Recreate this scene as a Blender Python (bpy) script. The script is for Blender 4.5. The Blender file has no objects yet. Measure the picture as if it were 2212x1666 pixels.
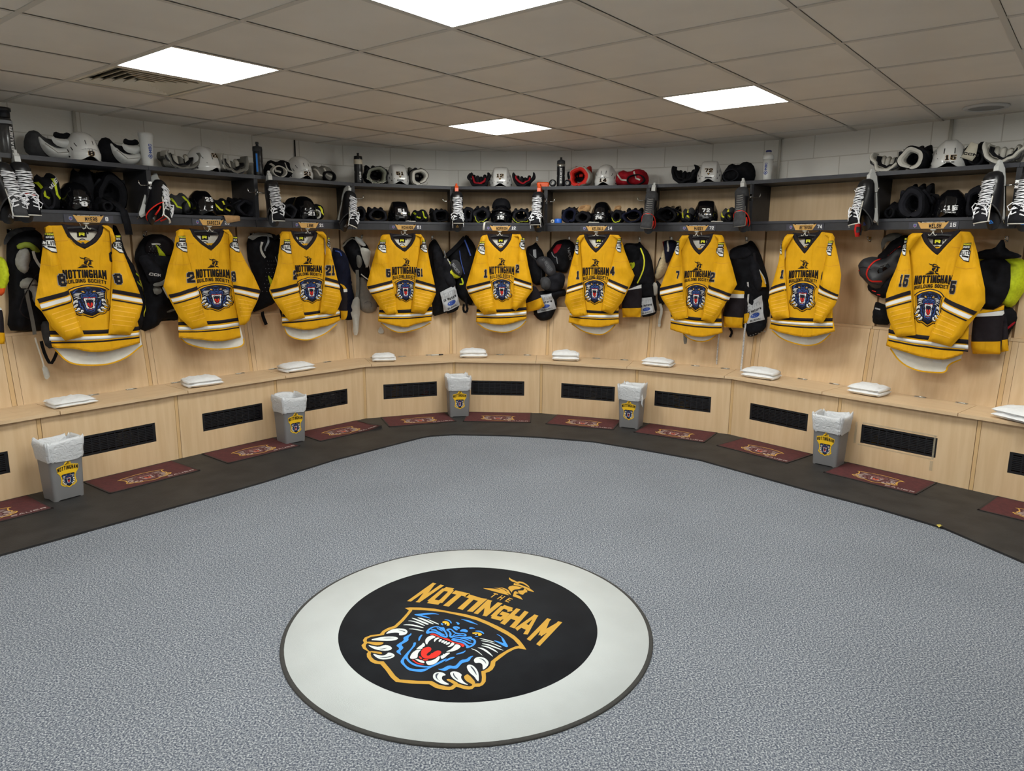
import bpy, math, random
from mathutils import Vector, Matrix, noise
from mathutils.geometry import delaunay_2d_cdt, tessellate_polygon
random.seed(7)
PI = math.pi
SC = bpy.context.scene
COL = SC.collection
# ---------------------------------------------------------------- camera, world, exposure
F, PITCH, ROLL, EYE = 1564.27, 0.1927, -0.0071, 1.6
cd = bpy.data.cameras.new('camera'); cam = bpy.data.objects.new('camera', cd); COL.objects.link(cam)
cd.sensor_width = 36; cd.sensor_fit = 'HORIZONTAL'; cd.lens = F / 2212 * 36; cd.clip_start = .05
_cp, _sp, _cr, _sr = math.cos(PITCH), math.sin(PITCH), math.cos(ROLL), math.sin(ROLL)
_Z = Vector((0, _sp, _cp)); _Y = Vector((0, _cp, -_sp)); _X = Vector((1, 0, 0))
_right = _X * _cr - _Z * _sr; _up = _X * _sr + _Z * _cr
M = Matrix((_right, _up, -_Y)).transposed().to_4x4(); M.translation = (0, 0, EYE)
cam.matrix_world = M; SC.camera = cam
W = bpy.data.worlds.new('world'); SC.world = W; W.use_nodes = True
W.node_tree.nodes['Background'].inputs[0].default_value = (.8, .88, 1, 1)
W.node_tree.nodes['Background'].inputs[1].default_value = .05
SC.view_settings.view_transform = 'Standard'; SC.view_settings.look = 'None'
SC.view_settings.exposure = 0.0; SC.view_settings.gamma = 1
LAMP = 30
SC.cycles.max_bounces = 8; SC.cycles.diffuse_bounces = 5; SC.cycles.glossy_bounces = 3
SC.cycles.sample_clamp_indirect = 6

# ---------------------------------------------------------------- measuring helpers
def ray(x, y):
    u = (x - 1106) / F; w = -(y - 833) / F
    X = u * _cr + w * _sr; z = -u * _sr + w * _cr
    return Vector((X, _cp + z * _sp, -_sp + z * _cp))
def onz(x, y, z):
    d = ray(x, y); t = (z - EYE) / d.z
    return (d.x * t, d.y * t)
# ---------------------------------------------------------------- materials
def lin(c):
    return tuple(((v / 255) / 12.92 if v / 255 <= .04045 else ((v / 255 + .055) / 1.055) ** 2.4) for v in c)
MATS = {}
def mat(name, c, rough=.6, metal=0, spec=.5, emit=0, noisy=0, scale=40, bump=0, bscale=200, trans=0, stretch=None, sheen=0, c2=None, coat=0):
    if name in MATS: return MATS[name]
    m = bpy.data.materials.new(name); m.use_nodes = True; nt = m.node_tree
    b = nt.nodes['Principled BSDF']; col = lin(c)
    b.inputs['Base Color'].default_value = (*col, 1); b.inputs['Roughness'].default_value = rough
    b.inputs['Metallic'].default_value = metal; b.inputs['Specular IOR Level'].default_value = spec
    if sheen: b.inputs['Sheen Weight'].default_value = sheen
    if coat: b.inputs['Coat Weight'].default_value = coat; b.inputs['Coat Roughness'].default_value = .08
    if emit:
        b.inputs['Emission Color'].default_value = (*col, 1); b.inputs['Emission Strength'].default_value = emit
    if trans:
        b.inputs['Alpha'].default_value = 1 - trans
    tc = nt.nodes.new('ShaderNodeTexCoord'); mp = nt.nodes.new('ShaderNodeMapping')
    nt.links.new(tc.outputs['Object'], mp.inputs[0])
    if stretch: mp.inputs['Scale'].default_value = stretch
    if noisy or c2:
        n = nt.nodes.new('ShaderNodeTexNoise'); n.inputs['Scale'].default_value = scale; n.inputs['Detail'].default_value = 4
        nt.links.new(mp.outputs[0], n.inputs[0])
        r = nt.nodes.new('ShaderNodeValToRGB'); nt.links.new(n.outputs[0], r.inputs[0]); nt.links.new(r.outputs[0], b.inputs['Base Color'])
        r.color_ramp.elements[0].position = .36; r.color_ramp.elements[1].position = .64
        if c2: a, z = col, lin(c2)
        else: a = tuple(v * (1 - noisy) for v in col); z = tuple(min(1, v * (1 + noisy)) for v in col)
        r.color_ramp.elements[0].color = (*a, 1); r.color_ramp.elements[1].color = (*z, 1)
    if bump:
        n2 = nt.nodes.new('ShaderNodeTexNoise'); n2.inputs['Scale'].default_value = bscale; n2.inputs['Detail'].default_value = 3
        nt.links.new(tc.outputs['Object'], n2.inputs[0])
        bp = nt.nodes.new('ShaderNodeBump'); bp.inputs['Strength'].default_value = bump; bp.inputs['Distance'].default_value = .003
        nt.links.new(n2.outputs[0], bp.inputs['Height']); nt.links.new(bp.outputs[0], b.inputs['Normal'])
    MATS[name] = m
    return m
GOLD = mat('gold_knit', (216, 160, 20), .62, noisy=.05, scale=14, bump=.15, bscale=900)
def folds(m):
    nt = m.node_tree; b = nt.nodes['Principled BSDF']; old = b.inputs['Normal'].links[0].from_socket
    tc = nt.nodes.new('ShaderNodeTexCoord'); mp = nt.nodes.new('ShaderNodeMapping'); mp.inputs['Scale'].default_value = (1, 1, .28); mp.inputs['Rotation'].default_value = (0, .25, 0); nt.links.new(tc.outputs['Object'], mp.inputs[0])
    n = nt.nodes.new('ShaderNodeTexNoise'); n.inputs['Scale'].default_value = 16; n.inputs['Detail'].default_value = 2.5; n.inputs['Distortion'].default_value = .6; nt.links.new(mp.outputs[0], n.inputs[0])
    bp = nt.nodes.new('ShaderNodeBump'); bp.inputs['Strength'].default_value = .55; bp.inputs['Distance'].default_value = .03; nt.links.new(n.outputs[0], bp.inputs['Height']); nt.links.new(old, bp.inputs['Normal']); nt.links.new(bp.outputs[0], b.inputs['Normal'])
folds(GOLD)
GOLD2 = mat('gold_line', (244, 186, 62), .6)
BLK = mat('black_print', (28, 24, 27), .6)
KNB = mat('black_knit', (34, 29, 33), .75, noisy=.1, bump=.15, bscale=900)
WHT = mat('white_knit', (226, 226, 224), .7, bump=.1, bscale=700)
LIN = mat('white_lining', (222, 218, 208), .8, noisy=.03, bump=.15, bscale=500)
BLU = mat('crest_blue', (62, 140, 232), .6)
JBLU = mat('crest_blue_cloth', (56, 84, 150), .6)
JDK = mat('crest_navy', (26, 27, 40), .6)
RED = mat('crest_red', (205, 44, 34), .6)
EYEY = mat('crest_amber', (232, 172, 44), .6)
LGR = mat('crest_white', (205, 212, 210), .6)
DGR = mat('crest_grey', (62, 68, 80), .6)
LIME = mat('lime', (196, 208, 40), .6, noisy=.1, scale=60)
YELP = mat('print_yellow', (232, 228, 60), .6)
WOOD = mat('maple', (217, 189, 152), .42, c2=(208, 178, 139), scale=3, stretch=(9, 9, .7), bump=.02, spec=.4)
WOODH = mat('maple_bench', (215, 188, 152), .35, c2=(207, 178, 141), scale=3, stretch=(1, 9, 9), spec=.45)
EDGE = mat('maple_edge', (208, 174, 126), .5)
SEAM = mat('seam', (112, 82, 50), .8)
DKL = mat('charcoal_laminate', (46, 46, 50), .5, noisy=.12, scale=25, spec=.35)
DKE = mat('charcoal_edge', (54, 55, 61), .45, noisy=.08, scale=30, spec=.35)
STEEL = mat('zinc', (190, 190, 186), .3, metal=1)
CHROME = mat('chrome', (200, 200, 200), .15, metal=1)
HOOKW = mat('hook_white', (205, 200, 188), .4)
BPL = mat('black_plastic', (20, 20, 24), .35)
BGL = mat('black_gloss', (12, 12, 15), .13, spec=.6)
WGL = mat('white_gloss', (214, 214, 212), .16, spec=.55)
BNY = mat('black_nylon', (20, 20, 24), .8, noisy=.25, scale=30, bump=.3, bscale=300)
BN2 = mat('black_fabric', (30, 30, 35), .85, noisy=.25, scale=22, bump=.3, bscale=240)
NAVY = mat('navy_fabric', (22, 24, 42), .85, noisy=.2, scale=22, bump=.25, bscale=240)
GRF = mat('grey_fabric', (120, 118, 112), .85, noisy=.12, scale=18, bump=.3, bscale=260)
GRD = mat('grey_dark_fabric', (62, 62, 64), .8, noisy=.2, scale=24, bump=.25, bscale=200)
WPD = mat('white_pad', (196, 193, 184), .55, noisy=.06, scale=20, bump=.1, bscale=120)
WPL = mat('white_plastic', (206, 207, 205), .3)
BEI = mat('beige_mesh', (198, 178, 140), .85, noisy=.15, scale=90)
REDF = mat('red_fabric', (150, 22, 34), .7, noisy=.15, scale=20)
REDP = mat('red_plastic', (205, 28, 26), .35)
ORG = mat('orange_plastic', (226, 84, 24), .4)
TAN = mat('tan_cloth', (178, 140, 96), .85, noisy=.08)
TEXW = mat('print_white', (220, 220, 220), .6)
TEXG = mat('print_grey', (150, 152, 156), .6)
LACE = mat('lace_white', (226, 226, 230), .8, bump=.3, bscale=500)
TERRY = mat('terry', (228, 229, 230), .95, noisy=.03, bump=.9, bscale=260, sheen=.3)
BLUO = mat('oval_blue', (28, 66, 150), .5)
TAN2 = mat('tan_line', (206, 160, 70), .6)
BINM = mat('bin_grey', (122, 122, 124), .42, bump=.03, bscale=60)
for m_ in MATS.values():
    if any(k in m_.name for k in ('knit', 'fabric', 'nylon', 'print', 'lining', 'crest', 'lime')): m_.node_tree.nodes['Principled BSDF'].inputs['Specular IOR Level'].default_value = .15
# ---------------------------------------------------------------- object helpers
def tag(o, label=None, cat=None, group=None, kind=None):
    if label: o['label'] = label
    if cat: o['category'] = cat
    if group: o['group'] = group
    if kind: o['kind'] = kind
    return o
class MB:
    def __init__(s): s.v = []; s.f = []; s.m = []; s.ms = []; s.sm = []
    def mi(s, m):
        if m not in s.ms: s.ms.append(m)
        return s.ms.index(m)
    def add(s, vs, fs, m, smooth=False):
        b = len(s.v); s.v += [tuple(v) for v in vs]; k = s.mi(m)
        for f in fs: s.f.append(tuple(b + i for i in f)); s.m.append(k); s.sm.append(smooth)
    def box(s, c, d, m, rot=None):
        x, y, z = d[0] / 2, d[1] / 2, d[2] / 2
        vs = [Vector((i, j, k)) for k in (-z, z) for j in (-y, y) for i in (-x, x)]
        if rot: vs = [rot @ v for v in vs]
        s.add([v + Vector(c) for v in vs], [(0, 2, 3, 1), (4, 5, 7, 6), (0, 1, 5, 4), (2, 6, 7, 3), (0, 4, 6, 2), (1, 3, 7, 5)], m)
    def prism(s, pl, z0, z1, m):          # plan polygon extruded in z (counter clockwise)
        n = len(pl); s.add([(p[0], p[1], z0) for p in pl] + [(p[0], p[1], z1) for p in pl],
              [tuple(range(n))[::-1], tuple(range(n, 2 * n))] + [(i, (i + 1) % n, n + (i + 1) % n, n + i) for i in range(n)], m)
    def tube(s, pts, r, m, n=8, flat=1, caps=True, smooth=True):
        pts = [Vector(p) for p in pts]; rs = r if isinstance(r, (list, tuple)) else [r] * len(pts); vs = []; fs = []
        up = None
        for i, p in enumerate(pts):
            d = (pts[min(i + 1, len(pts) - 1)] - pts[max(i - 1, 0)])
            d = d.normalized() if d.length > 1e-9 else Vector((0, 0, 1))
            if up is None: up = Vector((0, 0, 1)) if abs(d.z) < .9 else Vector((0, 1, 0))
            a = d.cross(up); a = a.normalized() if a.length > 1e-6 else Vector((1, 0, 0)); b = a.cross(d).normalized(); up = b
            for k in range(n):
                t = 2 * PI * k / n; vs.append(p + a * math.cos(t) * rs[i] + b * math.sin(t) * rs[i] * flat)
        for i in range(len(pts) - 1):
            for k in range(n): fs.append((i * n + k, i * n + (k + 1) % n, (i + 1) * n + (k + 1) % n, (i + 1) * n + k))
        if caps: fs += [tuple(range(n))[::-1], tuple(range((len(pts) - 1) * n, len(pts) * n))]
        s.add(vs, fs, m, smooth)
    def lathe(s, prof, m, n=24, c=(0, 0, 0), rot=None, smooth=True, sx=1, sy=1):
        vs = []; fs = []
        for r, z in prof:
            for k in range(n):
                t = 2 * PI * k / n; v = Vector((r * math.cos(t) * sx, r * math.sin(t) * sy, z))
                if rot: v = rot @ v
                vs.append(v + Vector(c))
        for i in range(len(prof) - 1):
            for k in range(n): fs.append((i * n + k, i * n + (k + 1) % n, (i + 1) * n + (k + 1) % n, (i + 1) * n + k))
        s.add(vs, fs, m, smooth)
    def grid(s, rows, m, smooth=True, closed=False):
        nr, nc = len(rows), len(rows[0]); vs = [v for r in rows for v in r]; fs = []
        for i in range(nr - 1):
            for k in range(nc - (0 if closed else 1)): fs.append((i * nc + k, i * nc + (k + 1) % nc, (i + 1) * nc + (k + 1) % nc, (i + 1) * nc + k))
        s.add(vs, fs, m, smooth)
    def build(s, name, parent=None, loc=(0, 0, 0), rz=0, off=(0, 0, 0), uv=False):
        me = bpy.data.meshes.new(name)
        o_ = Vector(off)
        me.from_pydata([tuple(Vector(v) - o_) for v in s.v], [], s.f)
        for m in s.ms: me.materials.append(m)
        me.polygons.foreach_set('material_index', s.m); me.polygons.foreach_set('use_smooth', s.sm)
        me.update()
        o = bpy.data.objects.new(name, me); COL.objects.link(o)
        if parent: o.parent = parent
        else: o.location = loc; o.rotation_euler = (0, 0, rz)
        return o
def empty(name, loc=(0, 0, 0), rz=0):
    o = bpy.data.objects.new(name, None); o.empty_display_size = .05; COL.objects.link(o); o.location = loc; o.rotation_euler = (0, 0, rz); return o
def resample(pl, h, closed=True):
    out = []; n = len(pl)
    for i in range(n if closed else n - 1):
        a, b = pl[i], pl[(i + 1) % n]; d = math.dist(a, b)
        if d < 1e-7: continue
        k = max(1, int(math.ceil(d / h)))
        for j in range(k): out.append((a[0] + (b[0] - a[0]) * j / k, a[1] + (b[1] - a[1]) * j / k))
    if not closed: out.append(tuple(pl[-1]))
    return out
def chaikin(pl, it=1, closed=True):
    for _ in range(it):
        q = []; n = len(pl)
        for i in range(n if closed else n - 1):
            a, b = pl[i], pl[(i + 1) % n]
            q += [(a[0] * .75 + b[0] * .25, a[1] * .75 + b[1] * .25), (a[0] * .25 + b[0] * .75, a[1] * .25 + b[1] * .75)]
        if not closed: q = [pl[0]] + q + [pl[-1]]
        pl = q
    return pl
def inside(p, pl):
    c = False; n = len(pl); x, y = p
    for i in range(n):
        (x1, y1), (x2, y2) = pl[i], pl[i - 1]
        if (y1 > y) != (y2 > y) and x < (x2 - x1) * (y - y1) / (y2 - y1) + x1: c = not c
    return c
def segd(p, pl):
    best = 9; n = len(pl); x, y = p
    for i in range(n):
        (x1, y1), (x2, y2) = pl[i - 1], pl[i]; dx, dy = x2 - x1, y2 - y1; L = dx * dx + dy * dy
        t = 0 if L < 1e-12 else max(0, min(1, ((x - x1) * dx + (y - y1) * dy) / L))
        d = (x - x1 - t * dx) ** 2 + (y - y1 - t * dy) ** 2
        if d < best: best = d
        if best == 0: break
    return math.sqrt(best) if best < 9 else 3
def fill(pl, h):
    """triangulate a closed 2-D outline with inner points every h"""
    b = resample(pl, h); x0 = min(p[0] for p in b); x1 = max(p[0] for p in b); y0 = min(p[1] for p in b); y1 = max(p[1] for p in b)
    pts = list(b); ny = int((y1 - y0) / (h * .87)); nx = int((x1 - x0) / h)
    if nx * ny > 1:
        for j in range(1, ny + 1):
            for i in range(nx + 1):
                p = (x0 + (i + (.5 if j % 2 else 0)) * h, y0 + j * h * .87)
                if inside(p, b) and segd(p, b) > h * .4: pts.append(p)
    r = delaunay_2d_cdt([Vector(p) for p in pts], [], [list(range(len(b)))], 1, 1e-6)
    return [(v.x, v.y) for v in r[0]], [tuple(f) for f in r[2]]
def flatdecal(mb, pl, f, m, lift=.002, h=.05):
    """lay a 2-D outline on the surface y = f(x, z), a hair in front of it"""
    if len(pl) < 3: return
    v, t = fill(pl, h)
    fs = []
    for a in t:
        (ax, ay), (bx, by), (cx, cy) = v[a[0]], v[a[1]], v[a[2]]
        fs.append(a if (bx - ax) * (cy - ay) - (cx - ax) * (by - ay) > 0 else a[::-1])
    mb.add([(x, f(x, y) - lift, y) for x, y in v], fs, m, True)
def ribbon(pl, w, closed=False):
    """outline of a stroke of width w along pl; w may taper: (w0, w1)"""
    w0, w1 = (w if isinstance(w, tuple) else (w, w)); n = len(pl); L = []; R = []
    for i, p in enumerate(pl):
        a = pl[max(i - 1, 0)]; b = pl[min(i + 1, n - 1)]; dx, dy = b[0] - a[0], b[1] - a[1]; l = math.hypot(dx, dy) or 1
        k = (w0 + (w1 - w0) * i / max(1, n - 1)) / 2
        L.append((p[0] - dy / l * k, p[1] + dx / l * k)); R.append((p[0] + dy / l * k, p[1] - dx / l * k))
    return L + R[::-1]
def pillow(mb, pl, y0, d, m, h=.02, r=None, back=.4, wr=0, ws=9, sm=1, seed=0):
    """stuffed shape: closed outline pl in (x, z), belly d towards the room. returns front surface"""
    if sm: pl = chaikin(pl, sm)
    pb = resample(pl, h); r = r or d * 1.3
    def prof(x, z):
        q = min(1, segd((x, z), pb) / r) if inside((x, z), pb) else 0
        return math.sqrt(max(0, 1 - (1 - q) ** 2))
    def f(x, z):
        q = prof(x, z)
        return y0 - d * q - (wr * q * noise.noise(Vector((x * ws, z * ws * .8, seed))) if wr else 0)
    v, t = fill(pl, h); n = len(v); front = []; backv = []
    for x, z in v:
        q = prof(x, z); front.append((x, f(x, z), z)); backv.append((x, y0 + d * back * q + .0008, z))
    fs = []
    for a in t:
        (ax, ay), (bx, by), (cx, cy) = v[a[0]], v[a[1]], v[a[2]]
        a = a if (bx - ax) * (cy - ay) - (cx - ax) * (by - ay) > 0 else a[::-1]
        fs.append(a)
    mb.add(front, fs, m, True); mb.add(backv, [a[::-1] for a in fs], m, True)
    ed = {}
    for a in fs:
        for i in range(3):
            e = (a[i], a[(i + 1) % 3]); ed[e] = 1
    rim = [e for e in ed if (e[1], e[0]) not in ed]
    mb.add(front + backv, [(e[1], e[0], n + e[0], n + e[1]) for e in rim], m, False)
    return f
# ---------------------------------------------------------------- block lettering
FONT = {'A': [[(0, 0), (.38, 1), (.62, 1), (1, 0)], [(.18, .3), (.82, .3)]], 'B': [[(0, 0), (0, 1), (.8, 1), (1, .85), (1, .62), (.85, .52), (0, .52)], [(.85, .52), (1, .4), (1, .15), (.8, 0), (0, 0)]],
 'C': [[(1, .78), (1, .85), (.8, 1), (.2, 1), (0, .85), (0, .15), (.2, 0), (.8, 0), (1, .15), (1, .22)]], 'D': [[(0, 0), (0, 1), (.75, 1), (1, .82), (1, .18), (.75, 0), (0, 0)]],
 'E': [[(1, 1), (0, 1), (0, 0), (1, 0)], [(0, .52), (.8, .52)]], 'F': [[(1, 1), (0, 1), (0, 0)], [(0, .52), (.8, .52)]],
 'G': [[(1, .84), (.8, 1), (.2, 1), (0, .85), (0, .15), (.2, 0), (.8, 0), (1, .15), (1, .46), (.62, .46)]], 'H': [[(0, 0), (0, 1)], [(1, 0), (1, 1)], [(0, .5), (1, .5)]],
 'I': [[(.5, 0), (.5, 1)]], 'J': [[(1, 1), (1, .15), (.8, 0), (.2, 0), (0, .15), (0, .3)]], 'K': [[(0, 0), (0, 1)], [(1, 1), (.1, .5), (1, 0)]], 'L': [[(0, 1), (0, 0), (1, 0)]],
 'M': [[(0, 0), (0, 1), (.5, .35), (1, 1), (1, 0)]], 'N': [[(0, 0), (0, 1), (1, 0), (1, 1)]], 'O': [[(.2, 0), (0, .15), (0, .85), (.2, 1), (.8, 1), (1, .85), (1, .15), (.8, 0), (.2, 0)]],
 'P': [[(0, 0), (0, 1), (.8, 1), (1, .85), (1, .6), (.8, .45), (0, .45)]], 'R': [[(0, 0), (0, 1), (.8, 1), (1, .85), (1, .6), (.8, .47), (0, .47)], [(.55, .47), (1, 0)]],
 'S': [[(1, .75), (1, .87), (.8, 1), (.2, 1), (0, .85), (0, .62), (.2, .52), (.8, .48), (1, .38), (1, .15), (.8, 0), (.2, 0), (0, .13), (0, .25)]], 'T': [[(0, 1), (1, 1)], [(.5, 1), (.5, 0)]],
 'U': [[(0, 1), (0, .15), (.2, 0), (.8, 0), (1, .15), (1, 1)]], 'V': [[(0, 1), (.5, 0), (1, 1)]], 'W': [[(0, 1), (.25, 0), (.5, .7), (.75, 0), (1, 1)]], 'X': [[(0, 0), (1, 1)], [(0, 1), (1, 0)]],
 'Y': [[(0, 1), (.5, .5), (1, 1)], [(.5, .5), (.5, 0)]], 'Z': [[(0, 1), (1, 1), (0, 0), (1, 0)]],
 '0': [[(.2, 0), (0, .15), (0, .85), (.2, 1), (.8, 1), (1, .85), (1, .15), (.8, 0), (.2, 0)]], '1': [[(.15, .8), (.5, 1), (.5, 0)], [(.1, 0), (.9, 0)]],
 '2': [[(0, .72), (0, .87), (.2, 1), (.8, 1), (1, .87), (1, .6), (0, .18), (0, 0), (1, 0)]], '3': [[(0, .75), (0, .87), (.2, 1), (.8, 1), (1, .85), (1, .62), (.8, .52), (.4, .52)], [(.8, .52), (1, .4), (1, .15), (.8, 0), (.2, 0), (0, .13), (0, .25)]],
 '4': [[(.75, 0), (.75, 1), (0, .35), (0, .25), (1, .25)]], '5': [[(1, 1), (0, 1), (0, .55), (.8, .6), (1, .45), (1, .15), (.8, 0), (.2, 0), (0, .13), (0, .22)]],
 '7': [[(0, 1), (1, 1), (1, .8), (.4, 0)]], '8': [[(.25, .5), (0, .62), (0, .84), (.25, 1), (.75, 1), (1, .84), (1, .62), (.75, .5), (.25, .5), (0, .38), (0, .16), (.25, 0), (.75, 0), (1, .16), (1, .38), (.75, .5)]],
 't': [[(.3, 1), (.3, 0), (.8, 0)], [(0, .7), (.8, .7)]], 'o': [[(0, 0), (0, .7), (1, .7), (1, 0), (0, 0)]], 'r': [[(0, 0), (0, .7), (.9, .7)]], 's': [[(1, .7), (0, .7), (0, .38), (1, .32), (1, 0), (0, 0)]],
 'k': [[(0, 0), (0, 1)], [(.9, .7), (0, .3), (.9, 0)]], 'a': [[(0, .7), (1, .7), (1, 0), (0, 0), (0, .4), (1, .4)]], 'u': [[(0, .7), (0, 0), (1, 0), (1, .7)]], 'e': [[(1, .35), (0, .35), (0, .7), (1, .7), (1, .35)], [(0, .35), (0, 0), (1, 0)]],
 'i': [[(.5, 0), (.5, .7)]], 'm': [[(0, 0), (0, .7), (.5, .7), (.5, 0)], [(.5, .7), (1, .7), (1, 0)]], 'n': [[(0, 0), (0, .7), (1, .7), (1, 0)]], 'h': [[(0, 0), (0, 1)], [(0, .7), (1, .7), (1, 0)]]}
WID = {'I': .42, 'i': .42, 'M': 1.15, 'W': 1.2, ' ': .5, '1': .7, 'm': 1.3}
def strokes(ch, w, h, t, g=0):
    out = []
    for pl in FONT.get(ch, []):
        q = [(t / 2 + x * (w - t) if ch not in 'Ii' else w / 2, t / 2 + y * (h - t)) for x, y in pl]
        for a, b in zip(q, q[1:]):
            d = math.dist(a, b)
            if d < 1e-6: continue
            ux, uy = (b[0] - a[0]) / d, (b[1] - a[1]) / d; e = t / 2 + g if (abs(ux) < .05 or abs(uy) < .05) else t * .2 + g * .5
            a2 = (a[0] - ux * e, a[1] - uy * e); b2 = (b[0] + ux * e, b[1] + uy * e); px, py = -uy * (t / 2 + g), ux * (t / 2 + g)
            Q = [(a2[0] + px, a2[1] + py), (a2[0] - px, a2[1] - py), (b2[0] - px, b2[1] - py), (b2[0] + px, b2[1] + py)]
            out.append([(min(1 + g / w, max(-g / w, x / w)), min(1 + g / h, max(-g / h, y / h))) for x, y in Q])
    return out
def text(mb, s, fn, f, m, aspect=.62, t=.2, gap=.14, lift=.003, h=.02, grow=0):
    """fn maps (u, v) in the text's 0..1 box to the surface's (x, z)"""
    ws = [WID.get(c, 1) * aspect for c in s]; tot = sum(ws) + gap * (len(s) - 1); x = 0
    for c, w in zip(s, ws):
        for n_, q in enumerate(strokes(c, w, 1, t, grow)):
            pl = [fn((x + u * w) / tot, v) for u, v in q]
            flatdecal(mb, pl, f, m, lift + n_ * .00005, h)
        x += w + gap
def boxfn(x0, z0, x1, z1, bow=0):
    return lambda u, v: (x0 + (x1 - x0) * u, z0 + (z1 - z0) * v + bow * (1 - (2 * u - 1) ** 2))
def axisfn(p0, ax, up):           # text box given by corner and two edge vectors
    return lambda u, v: (p0[0] + ax[0] * u + up[0] * v, p0[1] + ax[1] * u + up[1] * v)
# ---------------------------------------------------------------- plan of the locker bays
J0 = [(-3.029, 4.451), (-2.493, 5.176), (-1.968, 5.824), (-1.348, 6.498), (-.552, 6.803), (.277, 6.761), (1.133, 6.464), (1.893, 6.002), (2.478, 5.272), (3.083, 4.588)]
def _sh(p, q, d):
    v = (Vector(q) - Vector(p)).normalized(); return (p[0] + v.x * d, p[1] + v.y * d)
JJ = [tuple(p) for p in J0]
for k, d in ((0, .03), (1, .035), (2, .03)): JJ[k] = _sh(J0[k], J0[k + 1], d)
for k, d in ((7, .03), (8, .035), (9, .03)): JJ[k] = _sh(J0[k], J0[k - 1], d)
JJ = [_sh(JJ[0], JJ[1], -.887)] + JJ + [_sh(JJ[9], JJ[8], -.887)]
NU = len(JJ) - 1                      # 11 bays, 0..10
class Unit: pass
US = []
for i in range(NU):
    u = Unit(); a, b = Vector(JJ[i]), Vector(JJ[i + 1]); u.o = (a + b) / 2; u.t = (b - a).normalized(); u.n = Vector((-u.t.y, u.t.x)); u.w = (b - a).length; u.ang = math.atan2(u.t.y, u.t.x); US.append(u)
for i, u in enumerate(US):
    aL = (US[i - 1].ang - u.ang) / 2 if i else 0; aR = (u.ang - US[i + 1].ang) / 2 if i < NU - 1 else 0
    u.tl, u.tr = math.tan(aL), math.tan(aR)
    u.sL = lambda m, u=u: -u.w / 2 - m * u.tl
    u.sR = lambda m, u=u: u.w / 2 + m * u.tr
class Jt: pass
JS = []
for k in range(len(JJ)):
    j = Jt(); j.o = Vector(JJ[k]); ts = ([US[k - 1].t] if k else []) + ([US[k].t] if k < NU else []); j.t = sum(ts, Vector((0, 0))).normalized(); j.n = Vector((-j.t.y, j.t.x)); j.ang = math.atan2(j.t.y, j.t.x); JS.append(j)
def wp(u, s, m, z=0): q = u.o + u.t * s + u.n * m; return (q.x, q.y, z)
def onp(u, x, y, m):                  # pixel -> (s, z) on the bay's upright plane m
    d = ray(x, y); d2 = Vector((d.x, d.y)); oo = u.o + u.n * m; t = oo.dot(u.n) / d2.dot(u.n); q = d2 * t
    return ((q - oo).dot(u.t), d.z * t + EYE)
def onpl(u, x, y, z):                 # pixel -> (s, m) on the level z
    q = Vector(onz(x, y, z)) - u.o; return (q.dot(u.t), q.dot(u.n))
def fr(ox, oy, s): return lambda x, y: (ox + x / s, oy + y / s)
ZC = 2.478
# ---------------------------------------------------------------- room shell
def wallmat():
    m = bpy.data.materials.new('painted_blockwork'); m.use_nodes = True; nt = m.node_tree; b = nt.nodes['Principled BSDF']
    uv = nt.nodes.new('ShaderNodeUVMap'); br = nt.nodes.new('ShaderNodeTexBrick'); nt.links.new(uv.outputs[0], br.inputs[0])
    br.inputs['Scale'].default_value = 1; br.inputs['Brick Width'].default_value = .44; br.inputs['Row Height'].default_value = .2155; br.inputs['Mortar Size'].default_value = .004
    br.inputs['Color1'].default_value = (*lin((238, 236, 231)), 1); br.inputs['Color2'].default_value = (*lin((234, 232, 226)), 1); br.inputs['Mortar'].default_value = (*lin((208, 204, 196)), 1)
    nt.links.new(br.outputs[0], b.inputs['Base Color']); b.inputs['Roughness'].default_value = .55
    n = nt.nodes.new('ShaderNodeTexNoise'); n.inputs['Scale'].default_value = 90; n.inputs['Detail'].default_value = 5
    ad = nt.nodes.new('ShaderNodeMath'); ad.operation = 'MULTIPLY_ADD'; nt.links.new(br.outputs['Fac'], ad.inputs[0]); ad.inputs[1].default_value = -1.5; nt.links.new(n.outputs[0], ad.inputs[2])
    bp = nt.nodes.new('ShaderNodeBump'); bp.inputs['Strength'].default_value = .5; bp.inputs['Distance'].default_value = .004; nt.links.new(ad.outputs[0], bp.inputs['Height']); nt.links.new(bp.outputs[0], b.inputs['Normal'])
    return m
WALLM = wallmat()
WP = [JS[k].o + JS[k].n * (.49 / max(.8, JS[k].n.dot(US[min(k, NU - 1)].n))) for k in range(len(JJ))]
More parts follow.
